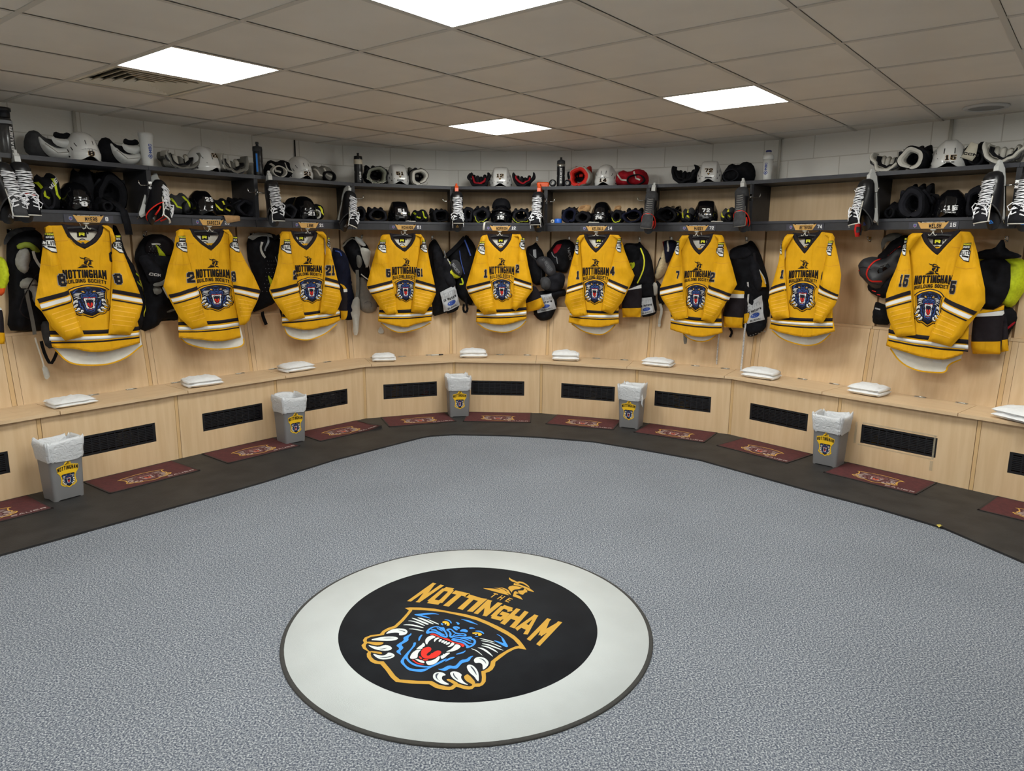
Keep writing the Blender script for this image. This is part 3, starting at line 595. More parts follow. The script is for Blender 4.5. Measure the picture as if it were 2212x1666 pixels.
CREST = [l.split(' ', 1) for l in """g B 385,1330 420,1290 480,1270 640,1450 560,1485 540,1465 430,1410
g B 20,1380 110,1362 300,1465 240,1490 170,1465 150,1450
g A 195,722 330,735 495,735 470,775 380,795 280,780 230,757 180,755
g A 290,893 460,915 460,955 350,935 280,920 225,900
w A 515,590 600,520 700,490 800,488 880,500 925,540 900,590 830,612 760,612 775,575 720,560 620,570
w A 232,695 400,650 550,632 690,635 758,662 720,695 600,715 400,708
w A 200,785 300,805 400,825 500,785 590,795 650,845 600,885 480,893 350,870 270,835
w A 290,940 400,970 480,980 550,950 565,920 640,930 700,975 640,1025 500,1052 400,1035 330,990
w B 620,1055 588,1010 595,970 640,935 720,925 800,945 870,1000 890,1050 860,1120 770,1195 765,1120 760,1070 700,1040
w B 445,1120 470,1085 520,1080 590,1110 650,1180 685,1260 688,1420 650,1400 600,1320 520,1260 465,1190
w B 110,1260 130,1230 180,1215 260,1225 355,1280 330,1320 340,1370 400,1440 490,1490 380,1470 260,1420 150,1340
w A 1375,1360 1385,1310 1430,1280 1500,1272 1570,1290 1615,1330 1550,1340 1530,1390 1570,1440 1690,1500 1560,1500 1440,1440 1390,1400
w A 963,290 1100,320 1305,405 1290,420 1250,415 1100,350
w A 1068,285 1200,305 1390,400 1385,415 1340,400 1200,340
w A 1250,312 1360,350 1485,405 1475,420 1340,360
w A 910,350 1000,345 1120,375 1240,435 1225,445 1100,395 1000,360
w A 818,425 920,410 1050,420 1210,470 1200,485 1060,450 930,430
w A 910,495 1040,488 1215,530 1210,545 1050,510
w B 665,548 820,570 1015,630 1000,637 820,590
w B 728,595 900,620 1145,725 1130,740 1000,680 880,630 740,610
w B 750,650 920,680 1185,795 1170,800 1000,745 870,695 760,668
w B 738,695 880,715 1020,790 1090,858 980,800 850,735 745,710
w B 665,735 780,750 900,830 990,940 880,860 760,780 670,745
w B 535,755 640,790 720,850 778,912 700,855 620,800 540,768
b A 1037,238 1070,230 1250,210 1400,210 1490,235 1480,240 1400,228 1280,240 1160,247 1250,270 1335,305 1320,310 1200,280 1060,250
b B 1030,468 1080,480 1180,550 1230,640 1275,710 1260,732 1220,728 1100,660 965,590 1080,615 1195,660 1150,590 1140,530
b B 310,168 440,185 520,205 580,235 690,292 600,265 490,235 400,195
b B 215,228 280,235 310,265 280,283 248,270 255,250
b B 492,348 520,335 570,340 628,362 580,358 510,368
b C 1050,240 1120,225 1200,240 1260,300 1255,335 1235,330 1200,275 1140,250
b C 1840,530 1920,510 2020,525 2095,580 2080,605 2040,580 1980,550 1900,540
b C 975,335 1010,315 1050,380 1000,370
b C 1840,655 1900,658 1960,665 1900,685
e C 1010,295 1060,268 1140,275 1200,320 1205,375 1180,395 1120,385 1140,350 1100,320 1040,325
e C 1770,575 1850,560 1960,565 2040,605 2020,640 1960,650 1930,640 1950,600 1880,590 1820,605
w C 1070,345 1100,328 1120,345 1100,365
w C 1845,615 1890,600 1910,615 1870,630
b C 590,575 610,520 680,450 780,410 900,400 990,430 1060,425 1090,500 1130,570 1165,640 1150,690 1090,700 1000,670 900,610 800,570 700,580 630,600
b C 1240,745 1300,700 1450,685 1600,685 1740,665 1785,690 1780,710 1850,730 1890,790 1870,860 1800,920 1720,950 1660,970 1615,960 1640,940 1600,880 1540,840 1400,800 1280,775
b C 1115,500 1140,465 1230,460 1290,500 1340,550 1450,590 1560,580 1640,610 1640,650 1600,668 1480,650 1350,670 1260,700 1210,690 1185,650 1200,600 1190,550 1140,525
K C 665,520 720,480 800,430 900,420 960,470 1020,500 1080,560 1100,600 1120,650 1090,660 1030,640 960,600 880,555 760,530 690,540
K C 1290,740 1380,710 1500,705 1640,720 1740,740 1810,760 1830,800 1800,860 1730,910 1690,900 1640,860 1560,800 1400,770
K C 1170,500 1240,490 1270,530 1330,580 1420,615 1560,605 1600,625 1570,645 1450,625 1340,640 1240,665 1260,600 1230,550
B C 720,495 800,478 870,500 905,540 960,550 1000,590 1060,605 1090,650 1040,640 980,615 930,580 860,540 800,515 740,512
B C 880,430 930,470 990,490 1030,530 1020,545 970,515 920,490 870,450
B C 1290,735 1400,735 1510,742 1600,765 1660,795 1720,835 1800,840 1790,862 1710,865 1640,825 1580,795 1490,765 1380,755 1300,750
B C 1480,705 1600,720 1700,748 1765,785 1755,800 1690,770 1590,738 1480,725
B C 1265,655 1360,580 1375,585 1285,662
b C 1275,430 1310,405 1400,405 1465,430 1465,465 1430,470 1400,450 1340,425 1420,480 1400,510 1350,500
b C 1465,520 1520,480 1600,475 1670,510 1675,545 1630,560 1560,540 1480,540
r C 690,625 720,595 790,588 880,620 960,670 1060,710 1170,715 1260,790 1400,830 1500,840 1580,870 1590,910 1550,940 1510,925 1500,880 1400,850 1260,815 1100,750 980,700 860,660 780,620
w C 575,790 590,730 650,670 740,640 800,645 860,685 760,720 690,770 650,820 625,880 590,850
w C 795,775 830,710 900,690 965,705 880,740 840,780 820,810
w C 915,785 940,745 980,730 1010,745 985,785 940,810
w C 985,815 1010,770 1060,762 1085,775 1050,815 1010,835
w C 1040,840 1070,800 1120,785 1150,795 1120,835 1070,858
w C 1100,875 1130,830 1190,810 1225,825 1190,865 1130,882
w C 1140,935 1210,895 1250,830 1290,818 1330,840 1320,880 1260,920 1190,940
w C 1100,1058 1220,1010 1310,930 1350,870 1420,870 1490,905 1480,950 1400,1010 1280,1050 1180,1060
w C 335,1000 420,920 500,870 510,835 545,832 575,880 560,925 510,940 510,970 490,985 400,990
w C 183,1230 200,1150 260,1070 350,1015 490,1000 430,1045 385,1110 385,1190 350,1230 250,1245
w C 310,1265 380,1240 440,1275 500,1280 560,1310 555,1355 480,1340 400,1310 360,1275
w C 595,1335 600,1305 720,1290 830,1250 900,1190 945,1165 955,1200 930,1270 860,1350 760,1395 650,1408
w C 965,1160 1030,1150 1035,1110 1080,1125 1110,1085 1210,1080 1215,1100 1140,1150 1080,1210 1000,1250 980,1220
r C 462,1090 490,1010 550,960 650,930 715,945 740,985 720,1040 640,1090 605,1140 640,1165 690,1150 750,1085 765,1100 820,1050 900,1025 970,1035 995,1070 970,1120 880,1190 780,1230 650,1240 540,1225 480,1170
r C 410,1190 430,1170 500,1215 490,1255 450,1250
r C 500,1270 550,1240 680,1262 600,1290
r C 230,1265 280,1265 340,1320 420,1355 580,1385 480,1390 360,1370 300,1320
b A 1025,750 1050,738 1075,742 1060,800 1010,850 950,930 912,1000 960,1075 1060,1135 1200,1165 1340,1168 1480,1090 1640,1015 B 0,1005 110,938 200,922 208,945 100,985 0,1035 A 1640,1045 1480,1130 1330,1200 1200,1275 1050,1262 930,1240 850,1160 785,1095 820,1030 900,930 980,850 1020,790
K A 880,1020 850,1060 860,1120 930,1190 1040,1225 1180,1225 1310,1195 1180,1190 1040,1165 930,1095
b A 985,568 992,600 930,650 940,700 880,740 800,780 850,830 830,860 780,905 812,970 770,950 706,905 770,860 760,830 710,800 760,760 830,720 855,690 840,655 900,620 950,600
b A 1195,595 1160,650 1130,715 1113,712 1115,660 1150,610
b B 590,903 540,935 490,1020 400,1035 340,1060 260,1160 200,1165 110,1155 20,1212 -30,1205 -147,1168 -60,1170 0,1140 80,1095 210,1115 260,1065 330,985 440,975 500,920
b B 435,790 400,840 330,865 220,885 260,855 360,830
D A 730,508 820,525 885,545 870,558 800,530
D A 455,670 560,655 710,665 580,668
D A 390,860 470,855 580,835 480,868
D A 395,1010 500,1010 670,975 620,1000 500,1025
D B 670,955 760,965 820,1010 842,1085 810,1030 750,980
D B 505,1105 560,1130 620,1210 655,1315 600,1230
D B 185,1240 200,1300 295,1400 220,1360 165,1280
D A 1490,1295 1450,1340 1450,1390 1520,1455 1430,1390 1415,1330 1440,1300""".split('\n')]
CREST = [(c, cpoly(p)) for c, p in CREST]; GOUTP = cpoly(GOUT); GINNP = cpoly(GINN)
ROBIN = [cpoly('D ' + p) for p in ("1110,125 1160,175 1250,215 1370,275 1450,262 1560,280 1680,345 1770,420 1815,490 1750,450 1650,380 1560,335 1470,320 1420,345 1380,340 1300,300 1180,255 1110,200 1092,160",
 "1265,320 1390,350 1550,400 1720,465 1830,520 1950,610 1935,628 1700,560 1640,500 1500,440 1380,410 1255,380", "1065,490 1100,440 1230,405 1350,425 1500,460 1560,480 1440,525 1300,540 1220,580 1190,645 1150,590 1090,530",
 "1620,500 1720,530 1720,635 1660,640 1610,680 1580,715 1500,705 1430,670 1320,700 1400,735 1500,790 1570,895 1400,830 1230,770 1270,620 1330,595 1430,665 1400,580 1590,570",
 "215,495 560,510 720,535 820,560 730,510 570,485 760,490 900,530 1060,640 1000,565 880,505 750,470 880,480 1000,520 1090,580 1170,725 1000,650 1110,740 900,690 600,610 350,540")]
def crest(mb, fn, f, pal, base=.002, step=.0005, h=.03, smooth=0, outline=None, full=True):
    """fn maps crest coordinates to the surface's plane"""
    T = lambda pl, k=1: [fn(*p) for p in (chaikin(pl, 1) if k and smooth else pl)]
    hb = min(h, .016) if h < .1 else h
    if outline:
        cx = sum(p[0] for p in GOUTP) / len(GOUTP); cy = sum(p[1] for p in GOUTP) / len(GOUTP)
        flatdecal(mb, [fn(cx + (x - cx) * 1.055, cy + (y - cy) * 1.05) for x, y in GOUTP], f, outline, base - step, hb)
    flatdecal(mb, T(GOUTP, 0), f, pal['g'], base, hb); flatdecal(mb, T(GINNP, 0), f, pal['k'], base + step, hb)
    LV = {'K': 3, 'B': 4, 'D': 4, 'e': 3}
    for c, pl in CREST:
        cc = c if c in pal else {'K': 'k', 'B': 'b', 'D': 'd'}.get(c, c)
        if pal.get(cc) is None or (not full and c in 'BD'): continue
        lv = LV.get(c, 2)
        if c == 'w' and len(pl) == 4: lv = 5
        flatdecal(mb, T(pl), f, pal[cc], base + step * lv, hb)
# ---------------------------------------------------------------- round rug
RC_ = (-.176, 2.843)
rug = empty('round_rug', (*RC_, 0), math.radians(-31.7)); tag(rug, 'round rug with white ring and snarling panther crest on the carpet', 'rug')
RBL = mat('rug_border', (50, 49, 47), .9, noisy=.1, scale=80, bump=.3, bscale=400); RWH = mat('rug_white', (198, 203, 203), .85, c2=(192, 197, 197), scale=4, bump=.25, bscale=500)
RBK = mat('rug_black', (32, 34, 38), .9, c2=(26, 27, 31), scale=6, bump=.25, bscale=500, spec=.15); RGO = mat('rug_gold', (186, 144, 58), .8, spec=.2, bump=.2, bscale=600)
m = MB(); m.lathe([(.772, 0), (.773, .004), (.768, .0065), (.757, .007), (.001, .007)], RBL, 120); m.build('border', rug)
m = MB(); m.lathe([(.756, .0068), (.756, .0076), (.001, .0078)], RWH, 120); m.build('white_ring', rug)
m = MB(); m.lathe([(.545, .0072), (.545, .0084), (.001, .0085)], RBK, 120); m.build('black_disc', rug)
# crest lies flat: crest (x, y) -> rug local; geometry is built upright then laid down
m = MB(); dx, dy = CO[0] - RC_[0], CO[1] - RC_[1]; lx, ly = dx * CA - dy * SA, dx * SA + dy * CA
fnr = lambda x, y: (x * .632 + lx, y * .632 + ly); fz = lambda x, z: 0
PAL = {'g': RGO, 'k': RBK, 'b': BLU, 'w': LGR, 'r': RED, 'e': EYEY, 'd': DGR}
crest(m, fnr, fz, PAL, .0004, .00025, .4, smooth=1)
for pl in ROBIN: flatdecal(m, [fnr(*p) for p in pl], fz, RGO, .0004, .4)
def quad(s, fk='G'):
    bl, br, tr, tl = cpoly(fk + ' ' + s)
    return lambda u, v: fnr(*[(bl[k] * (1 - u) + br[k] * u) * (1 - v) + (tl[k] * (1 - u) + tr[k] * u) * v for k in (0, 1)])
for ch, s, as_ in (('N', '538,313 660,326 900,160 790,133', .72), ('O', '712,330 862,352 1012,192 905,172', .7), ('T', '835,345 1000,378 1152,240 1012,208', .7), ('T', '975,372 1135,412 1262,283 1132,243', .7), ('I', '1122,412 1178,418 1322,292 1262,283', .4),
 ('N', '1187,430 1312,463 1470,335 1325,298', .72), ('G', '1335,475 1470,510 1590,385 1470,345', .7), ('H', '1445,527 1585,580 1725,420 1605,382', .7), ('A', '1572,592 1700,660 1845,462 1755,435', .8), ('M', '1705,683 1832,752 2052,520 1905,480', .85)):
    fq = quad(s); w = as_
    if ch == 'I': flatdecal(m, [fq(0, 0), fq(1, 0), fq(1, 1), fq(0, 1)], fz, RGO, .0004, .4); continue
    for n_, q in enumerate(strokes(ch, w, 1, .23)): flatdecal(m, [fq(*p) for p in q], fz, RGO, .0004 + n_ * .00006, .4)
for ch, s in (('T', '410,790 560,830 735,700 590,655'), ('H', '680,865 800,910 975,775 860,735'), ('E', '950,940 1085,985 1235,865 1110,820')):
    fq = quad(s, 'D')
    for n_, q in enumerate(strokes(ch, .7, 1, .16)): flatdecal(m, [fq(*p) for p in q], fz, RGO, .0004 + n_ * .00006, .4)
m.v = [(x, z, .0086 - y) for x, y, z in m.v]; m.f = [f[::-1] for f in m.f]; m.build('crest_print', rug)
# ---------------------------------------------------------------- floor mats
MARO = mat('maroon_pile', (84, 34, 36), .9, c2=(70, 28, 31), scale=30, bump=.4, bscale=400); MEDG = mat('mat_edge', (34, 30, 30), .7)
PALM = {'g': TAN2, 'k': MARO, 'b': mat('mat_grey', (120, 84, 86), .8), 'w': mat('mat_white', (176, 160, 156), .8), 'r': mat('mat_orange', (198, 86, 60), .8), 'e': mat('mat_grey', (120, 84, 86), .8), 'd': None}
def floor_mat(i, sx, lab, rot=0, curl=0):
    u = US[i]; c = wp(u, sx, -.2); o = empty('floor_mat', (c[0], c[1], .012), u.ang + rot); tag(o, lab, 'mat', 'maroon crest mats in front of the bays')
    m = MB(); w, d = .31, .19
    rows = []
    for j in range(9):
        y = -d + 2 * d * j / 8; rows.append([(-w + 2 * w * k / 14, y, .004 + curl * max(0, k / 14 - .8) * 5 * max(0, .4 - j / 8) * .05) for k in range(15)])
    m.grid(rows, MARO, True); m.grid([[(x, y, .0005) for x, y, z in rows[0]], rows[0]], MEDG); m.grid([rows[-1], [(x, y, .0005) for x, y, z in rows[-1]]], MEDG)
    L = [r[0] for r in rows]; R = [r[-1] for r in rows]; m.grid([L, [(x, y, .0005) for x, y, z in L]], MEDG); m.grid([[(x, y, .0005) for x, y, z in R], R], MEDG)
    base = m.build('pile', o)
    m = MB(); fe = lambda x, z: 0
    for q in ([(-w, -d), (w, -d), (w, -d + .012), (-w, -d + .012)], [(-w, d - .012), (w, d - .012), (w, d), (-w, d)], [(-w, -d), (-w + .012, -d), (-w + .012, d), (-w, d)], [(w - .012, -d), (w, -d), (w, d), (w - .012, d)]): flatdecal(m, q, fe, MEDG, .0004, .4)
    fn = lambda x, y: (x * .33 - .005, y * .235 + .025)
    cx = 0; crest(m, fn, fe, PALM, .0004, .0002, .4, full=False)
    text(m, 'BAUER', boxfn(.1, -.158, .285, -.135), fe, PALM['w'], aspect=1.1, t=.2, gap=.3, lift=.0006)
    cz = .0052
    def hz(x, z): return .0042 + curl * max(0, (x + w) / (2 * w) - .8) * 5 * max(0, .4 - (z + d) / (2 * d)) * .05
    m.v = [(x, z, hz(x, z) - y) for x, y, z in m.v]; m.f = [f[::-1] for f in m.f]; m.build('crest_print', o)
for i in range(NU):
    nn = NAMES.get(i, ('', ''))[1]
    floor_mat(i, {1: .07, 2: .05, 9: -.05, 8: -.01}.get(i, .02), f'maroon floor mat with crest outline on the floor before bay {NW[nn]}' if nn else ('maroon crest mat at the left edge of the photo' if i == 0 else 'maroon crest mat at the lower right edge of the photo'), curl=1 if i == 3 else 0)
# ---------------------------------------------------------------- jerseys on hangers
SEAMG = mat('gold_seam', (190, 128, 16), .7)
PALJ = {'g': GOLD, 'k': JDK, 'b': JBLU, 'w': WHT, 'r': RED, 'e': EYEY, 'd': DGR}
def P_(s): return [tuple(float(v) for v in t.split(',')) for t in s.split()]
FR1 = fr(0, 470, 4.165); FR2 = fr(270, 470, 4.165); FR21 = fr(540, 470, 6.408); FR3 = fr(540, 470, 4.628); FR4 = fr(780, 470, 4.628); FR5 = fr(1040, 470, 4.628); FR6 = fr(1380, 470, 4.628); FR7 = fr(1580, 470, 4.165); FR8 = fr(1812, 470, 4.165)
JER = {
1: (FR1, "430,90 465,72 480,90 520,300 570,480 625,650 655,755 770,1060 740,1080 600,1112 480,990 390,850 330,790 330,740 355,600 375,440 400,250", "335,735 620,650 385,848 655,760",
 "930,72 985,72 1020,100 1060,200 1130,330 1200,500 1270,680 1298,790 1270,900 1230,980 1185,1062 990,1052 1005,850 1015,650 1025,400 1020,250 1000,120", "1270,690 1015,645 1298,795 1010,745",
 "450,985 470,1140 480,1180 670,1178 800,1215 1000,1200 1180,1150 1265,1130 1258,980", (450, 1020, 1055, 1075, 1110, 1120, 1135, 1258, 980, 1015, 1035, 1060, 1072, 1085), "490,1190 600,1300 700,1330 850,1335 1000,1325 1150,1260 1265,1150",
 "555,72 600,170 660,235 760,285 860,225 915,150 930,75", (568, 470, 962, 565), (620, 600, 972, 912), (690, 352, 830, 455), ('8', 515, 500, 600, 625), ('8', 1025, 497, 1078, 607), (388, 130, 503, 320), (1020, 150, 1105, 325)),
2: (FR2, "488,125 520,105 545,112 575,300 620,480 660,630 685,720 720,850 760,975 615,1008 500,900 440,790 395,700 358,620 400,440 450,280 465,180", "393,695 655,615 440,783 680,705",
 "890,110 945,108 975,150 1030,260 1100,400 1170,520 1230,655 1200,760 1150,860 1130,930 1090,970 1045,970 1010,800 990,640 965,440 955,280 950,150", "1230,655 980,607 1190,742 995,690",
 "485,930 492,1080 500,1085 650,1095 800,1118 950,1105 1045,1080 1022,890", (485, 940, 970, 985, 1015, 1025, 1035, 1030, 900, 930, 945, 972, 985, 995), "497,1090 560,1140 700,1180 850,1192 1000,1175 1055,1140 1048,1090",
 "583,110 610,170 680,240 772,300 850,225 885,150 890,112", (637, 465, 942, 555), (660, 590, 970, 852), (735, 368, 838, 452), ('2', 555, 485, 632, 592), ('3', 968, 480, 998, 582), (460, 160, 560, 315), (952, 165, 1030, 315)),
3: (FR21, "462,230 490,192 560,195 580,400 620,600 660,850 700,1040 780,1390 565,1440 440,1280 340,1130 285,1020 290,980 350,820 400,640 425,420 440,290", "285,1000 665,905 340,1130 695,1030",
 "930,192 1030,195 1070,240 1120,420 1180,640 1235,880 1262,1000 1290,1130 1250,1240 1200,1350 990,1320 1010,1150 1035,950 1055,700 1070,450 1065,300", "1235,880 1050,825 1262,1005 1035,955",
 "460,1310 460,1500 600,1530 760,1560 900,1545 1100,1490 1262,1430 1250,1280", (460, 1340, 1380, 1400, 1440, 1450, 1470, 1255, 1240, 1275, 1300, 1335, 1350, 1368), "470,1540 520,1640 700,1700 850,1700 1050,1620 1190,1480",
 "565,195 600,290 680,390 780,455 870,360 920,270 930,195", (625, 660, 985, 775), (665, 825, 1010, 1195), (720, 533, 855, 645), ('2', 575, 725, 650, 865), ('21', 1055, 655, 1165, 810), (428, 295, 565, 505), (1072, 270, 1125, 445)),
4: (FR4, "205,195 225,172 285,170 260,300 290,480 318,640 332,720 372,958 265,975 180,880 105,770 62,700 62,670 110,480 150,330 190,230", "58,690 312,625 100,770 330,705",
 "540,168 605,168 635,210 665,300 700,480 740,660 755,760 720,850 640,970 505,945 520,830 535,700 545,600 575,450 600,300 605,200", "742,675 545,618 757,757 538,705",
 "182,925 172,1040 270,1065 400,1095 460,1098 560,1060 705,1035 712,890", (182, 925, 950, 968, 990, 1000, 1012, 712, 890, 930, 945, 970, 980, 990), "200,1060 280,1120 380,1158 500,1140 620,1100 690,1055",
 "285,168 300,220 350,290 435,348 505,280 540,210 545,165", (310, 493, 555, 585), (340, 610, 540, 845), (402, 405, 487, 487), ('5', 245, 510, 298, 600), ('51', 553, 507, 615, 595), (165, 220, 255, 355), (592, 220, 660, 352)),
5: (FR4, "1195,200 1215,178 1245,180 1245,300 1270,480 1292,630 1305,710 1355,955 1225,975 1140,880 1075,770 1045,700 1050,670 1100,500 1150,330 1185,240", "1047,690 1293,630 1075,770 1303,702",
 "1520,172 1590,168 1610,210 1640,310 1670,480 1710,650 1715,730 1650,820 1580,900 1545,935 1498,905 1515,760 1525,620 1560,450 1575,300 1580,200", "1705,655 1528,598 1705,725 1522,672",
 "1155,915 1148,1045 1250,1058 1400,1078 1500,1060 1655,1015 1652,890", (1155, 918, 945, 960, 980, 990, 1002, 1653, 895, 925, 940, 968, 978, 988), "1165,1060 1250,1125 1400,1155 1500,1145 1600,1095 1650,1035",
 "1262,172 1280,230 1330,290 1398,350 1460,285 1500,220 1510,168", (1283, 490, 1530, 580), (1300, 608, 1512, 840), (1360, 403, 1445, 480), ('1', 1225, 515, 1268, 605), ('2', 1540, 468, 1585, 555), (1160, 235, 1243, 372), (1577, 200, 1640, 325)),
6: (FR5, "950,215 975,178 1025,175 975,250 990,400 1000,560 1015,680 1030,850 1052,978 915,998 860,920 825,850 845,740 860,600 890,470 930,320", "857,695 1010,645 847,765 1018,712",
 "1290,172 1360,175 1390,205 1430,340 1480,470 1527,580 1500,650 1460,730 1400,850 1300,972 1190,932 1215,800 1250,650 1290,480 1330,320 1360,220", "1472,695 1270,608 1435,768 1252,682",
 "880,950 868,1050 980,1080 1120,1103 1250,1090 1372,1058 1370,930", (880, 905, 930, 958, 978, 988, 998, 1370, 930, 958, 970, 998, 1008, 1018), "905,1065 1000,1140 1120,1172 1210,1178 1290,1130 1340,1075",
 "1025,172 1045,230 1090,300 1145,355 1210,290 1260,220 1285,172", (1013, 500, 1272, 592), (1015, 618, 1250, 862), (1087, 412, 1182, 490), ('1', 945, 532, 985, 620), ('4', 1283, 487, 1340, 580), (925, 220, 975, 370), (1335, 205, 1405, 350)),
7: (FR6, "400,215 425,178 495,178 415,330 425,500 440,650 450,740 465,870 485,1005 345,1030 290,920 230,830 200,770 205,700 270,530 330,380 380,260", "203,705 437,652 210,790 445,738",
 "745,170 815,175 840,210 880,330 930,500 975,670 920,760 860,860 790,980 735,1062 615,1025 640,900 670,760 700,640 735,480 765,330 780,220", "925,765 695,672 890,845 682,765",
 "315,1010 310,1120 450,1160 580,1195 680,1192 832,1155 822,1000", (315, 960, 990, 1010, 1032, 1045, 1058, 825, 1010, 1045, 1060, 1085, 1095, 1108), "440,1165 500,1220 600,1248 700,1235 770,1185",
 "492,178 520,270 560,330 608,375 660,320 720,240 745,170", (455, 533, 715, 615), (460, 665, 690, 930), (535, 438, 640, 528), ('7', 370, 530, 412, 620), ('2', 700, 545, 772, 645), (350, 225, 412, 375), (762, 245, 862, 395)),
8: (FR7, "465,175 490,150 550,150 465,300 465,430 480,600 485,700 508,905 365,922 335,850 320,760 335,660 370,550 410,400 430,260", "345,630 478,585 330,705 485,655",
 "815,145 880,142 905,180 930,280 960,420 975,520 955,700 920,790 860,870 805,955 722,935 740,820 770,680 790,560 825,420 850,280 860,180", "957,695 787,600 940,750 772,682",
 "345,915 328,1000 500,1050 660,1082 780,1065 920,1025 900,900", (345, 880, 905, 920, 940, 950, 962, 902, 905, 935, 948, 975, 985, 997), "375,1020 450,1100 600,1148 700,1158 800,1135 900,1050",
 "548,150 570,210 620,275 662,328 720,250 780,180 815,130", (517, 477, 780, 557), (512, 580, 775, 835), (603, 382, 700, 460), ('1', 440, 470, 475, 552), ('8', 797, 485, 825, 565), (430, 200, 462, 335), (843, 205, 918, 345)),
9: (FR8, "615,165 650,140 745,140 620,300 640,500 645,640 650,770 665,900 680,1060 510,1080 460,980 425,880 410,780 415,690 450,580 500,470 560,290", "405,735 645,655 412,828 650,760",
 "1090,125 1160,128 1200,180 1240,330 1270,480 1305,640 1308,770 1250,860 1150,980 1100,1060 1000,1168 790,1110 850,970 920,830 955,700 1010,540 1060,350 1100,200", "1250,850 945,715 1150,935 905,820",
 "445,1010 415,1155 600,1210 800,1270 940,1280 1005,1270 1110,1230 1160,1100", (440, 1005, 1040, 1058, 1085, 1098, 1110, 1160, 1100, 1140, 1150, 1185, 1195, 1210), "470,1180 550,1310 700,1385 850,1400 965,1400 975,1330 1100,1280",
 "740,145 770,220 830,290 888,340 950,270 1030,190 1095,125", (680, 522, 1025, 612), (660, 655, 960, 965), (780, 412, 920, 512), ('15', 548, 512, 640, 625), ('5', 985, 565, 1070, 690), (552, 175, 622, 345), (1070, 222, 1207, 398))}
WHERE = {1: 'with captain letter C, hanging left of the black pads', 2: 'beside black pads with white trim', 3: 'with both digits on one sleeve', 4: 'hanging right of the white and grey chest protector', 5: 'hanging right of the yellow mesh pads', 6: 'hanging right of the red badged elbow pads', 7: 'hanging left of the white cords', 8: '', 9: 'hanging left of the lime vest'}
def jersey(i):
    fx, sl, sls, srr, srs, hem, bb, hemb, col, NB, SB, RB, nl, nr_, bl, br_ = JER[i]; u = US[i]; num = NAMES[i][1]; wn = NW[num]
    mB, mS = .108, .062
    q = lambda pts, m: [onp(u, *fx(*p), m) for p in pts]
    SL, SR, HEM, HB, CO_ = q(P_(sl), mS), q(P_(srr), mS), q(P_(hem), mB), q(P_(hemb), .16), q(P_(col), mB)
    c = (CO_[0][0] + CO_[-1][0]) / 2; z0 = min(p[1] for p in HB); HEM = [HEM[0]] + chaikin(HEM[1:-1], 2, False) + [HEM[-1]]; HB = chaikin(HB, 2, False); base = (c, .13, z0)
    o = empty('hockey_jersey', wp(u, *base[:2], z0), u.ang)
    tag(o, f'gold hockey jersey numbered {wn}, {WHERE[i]}', 'jersey', 'gold hockey jerseys hanging in the bays')
    if i == 8: o['label'] = 'gold hockey jersey hanging under the empty black shelf, its sleeve numbers half folded away'
    hw = (HEM[-1][0] - HEM[0][0]) / 2 + .02; cx = (HEM[-1][0] + HEM[0][0]) / 2; zt = CO_[0][1]
    def fb(x, z):
        t = max(-1, min(1, (x - cx) / hw)); k = max(0, min(1, (zt - z) / .8))
        return .126 - .022 * (1 - t ** 4) + (.004 + .011 * k) * noise.noise(Vector((x * 13, z * 1.9, i * 7.3))) + .004 * k * math.sin(x * 38 + i + 2 * z)
    # front panel
    sideL = [HEM[0], (SL[0][0] + .01, SL[0][1] - .14), SL[0], SL[1]]; sideR = [SR[1], (SR[2][0] - .005, SR[2][1]), (SR[2][0] - .01, SR[2][1] - .14)]
    pl = HEM[1:] + sideR[::-1] + CO_[::-1] + sideL[::-1]
    m = MB(); v, t = fill(pl, .017)
    fs = [a if (v[a[1]][0] - v[a[0]][0]) * (v[a[2]][1] - v[a[0]][1]) - (v[a[2]][0] - v[a[0]][0]) * (v[a[1]][1] - v[a[0]][1]) > 0 else a[::-1] for a in t]
    m.add([(x, fb(x, z), z) for x, z in v], fs, GOLD, True)
    # hem stripes
    lx, d0, d1, w0, w1, k0, k1, rx, D0, D1, W0, W1, K0, K1 = bb
    def band(a, b, A, B, mt, lift):
        n = 12; top = []; bot = []
        for k in range(n + 1):
            f = k / n; x = lx + (rx - lx) * f; sag = 12 * math.sin(PI * f)
            top.append((x, a + (A - a) * f + sag)); bot.append((x, b + (B - b) * f + sag))
        flatdecal(m, q(top + bot[::-1], mB), fb, mt, lift, .022)
    band(d0, d1, D0, D1, KNB, .0022); band(w0, w1, W0, W1, WHT, .0022); band(k0, k1, K0, K1, KNB, .0022)
    hl = [(x, z + .012) for x, z in HEM[1:-1]]; flatdecal(m, ribbon(hl, .0022), fb, SEAMG, .0016, .03)
    zv = CO_[3][1]; yk = zv + .055
    flatdecal(m, ribbon([(SL[2][0], yk - .006), (CO_[1][0] - .0, yk)], .0022), fb, SEAMG, .0016, .03); flatdecal(m, ribbon([(CO_[-2][0], yk), (SR[-2][0], yk - .006)], .0022), fb, SEAMG, .0016, .03)
    # print: wordmark, society line, crest, archer head
    (xa, za), (xb, zb) = q([(NB[0], NB[3]), (NB[2], NB[3])], mB); zt1 = q([(NB[0], NB[1])], mB)[0][1]; H = zt1 - za; Wd = xb - xa
    def arch(u_, v_):
        e = (2 * u_ - 1) ** 2; zl = za + (zb - za) * u_; lo = zl + H * .24 - H * .18 * e; hi = zl + H * 1.03 - H * .04 * e
        return (xa + Wd * u_, lo + (hi - lo) * v_)
    text(m, 'NOTTINGHAM', arch, fb, BLK, aspect=.48, t=.195, gap=.06, lift=.0025)
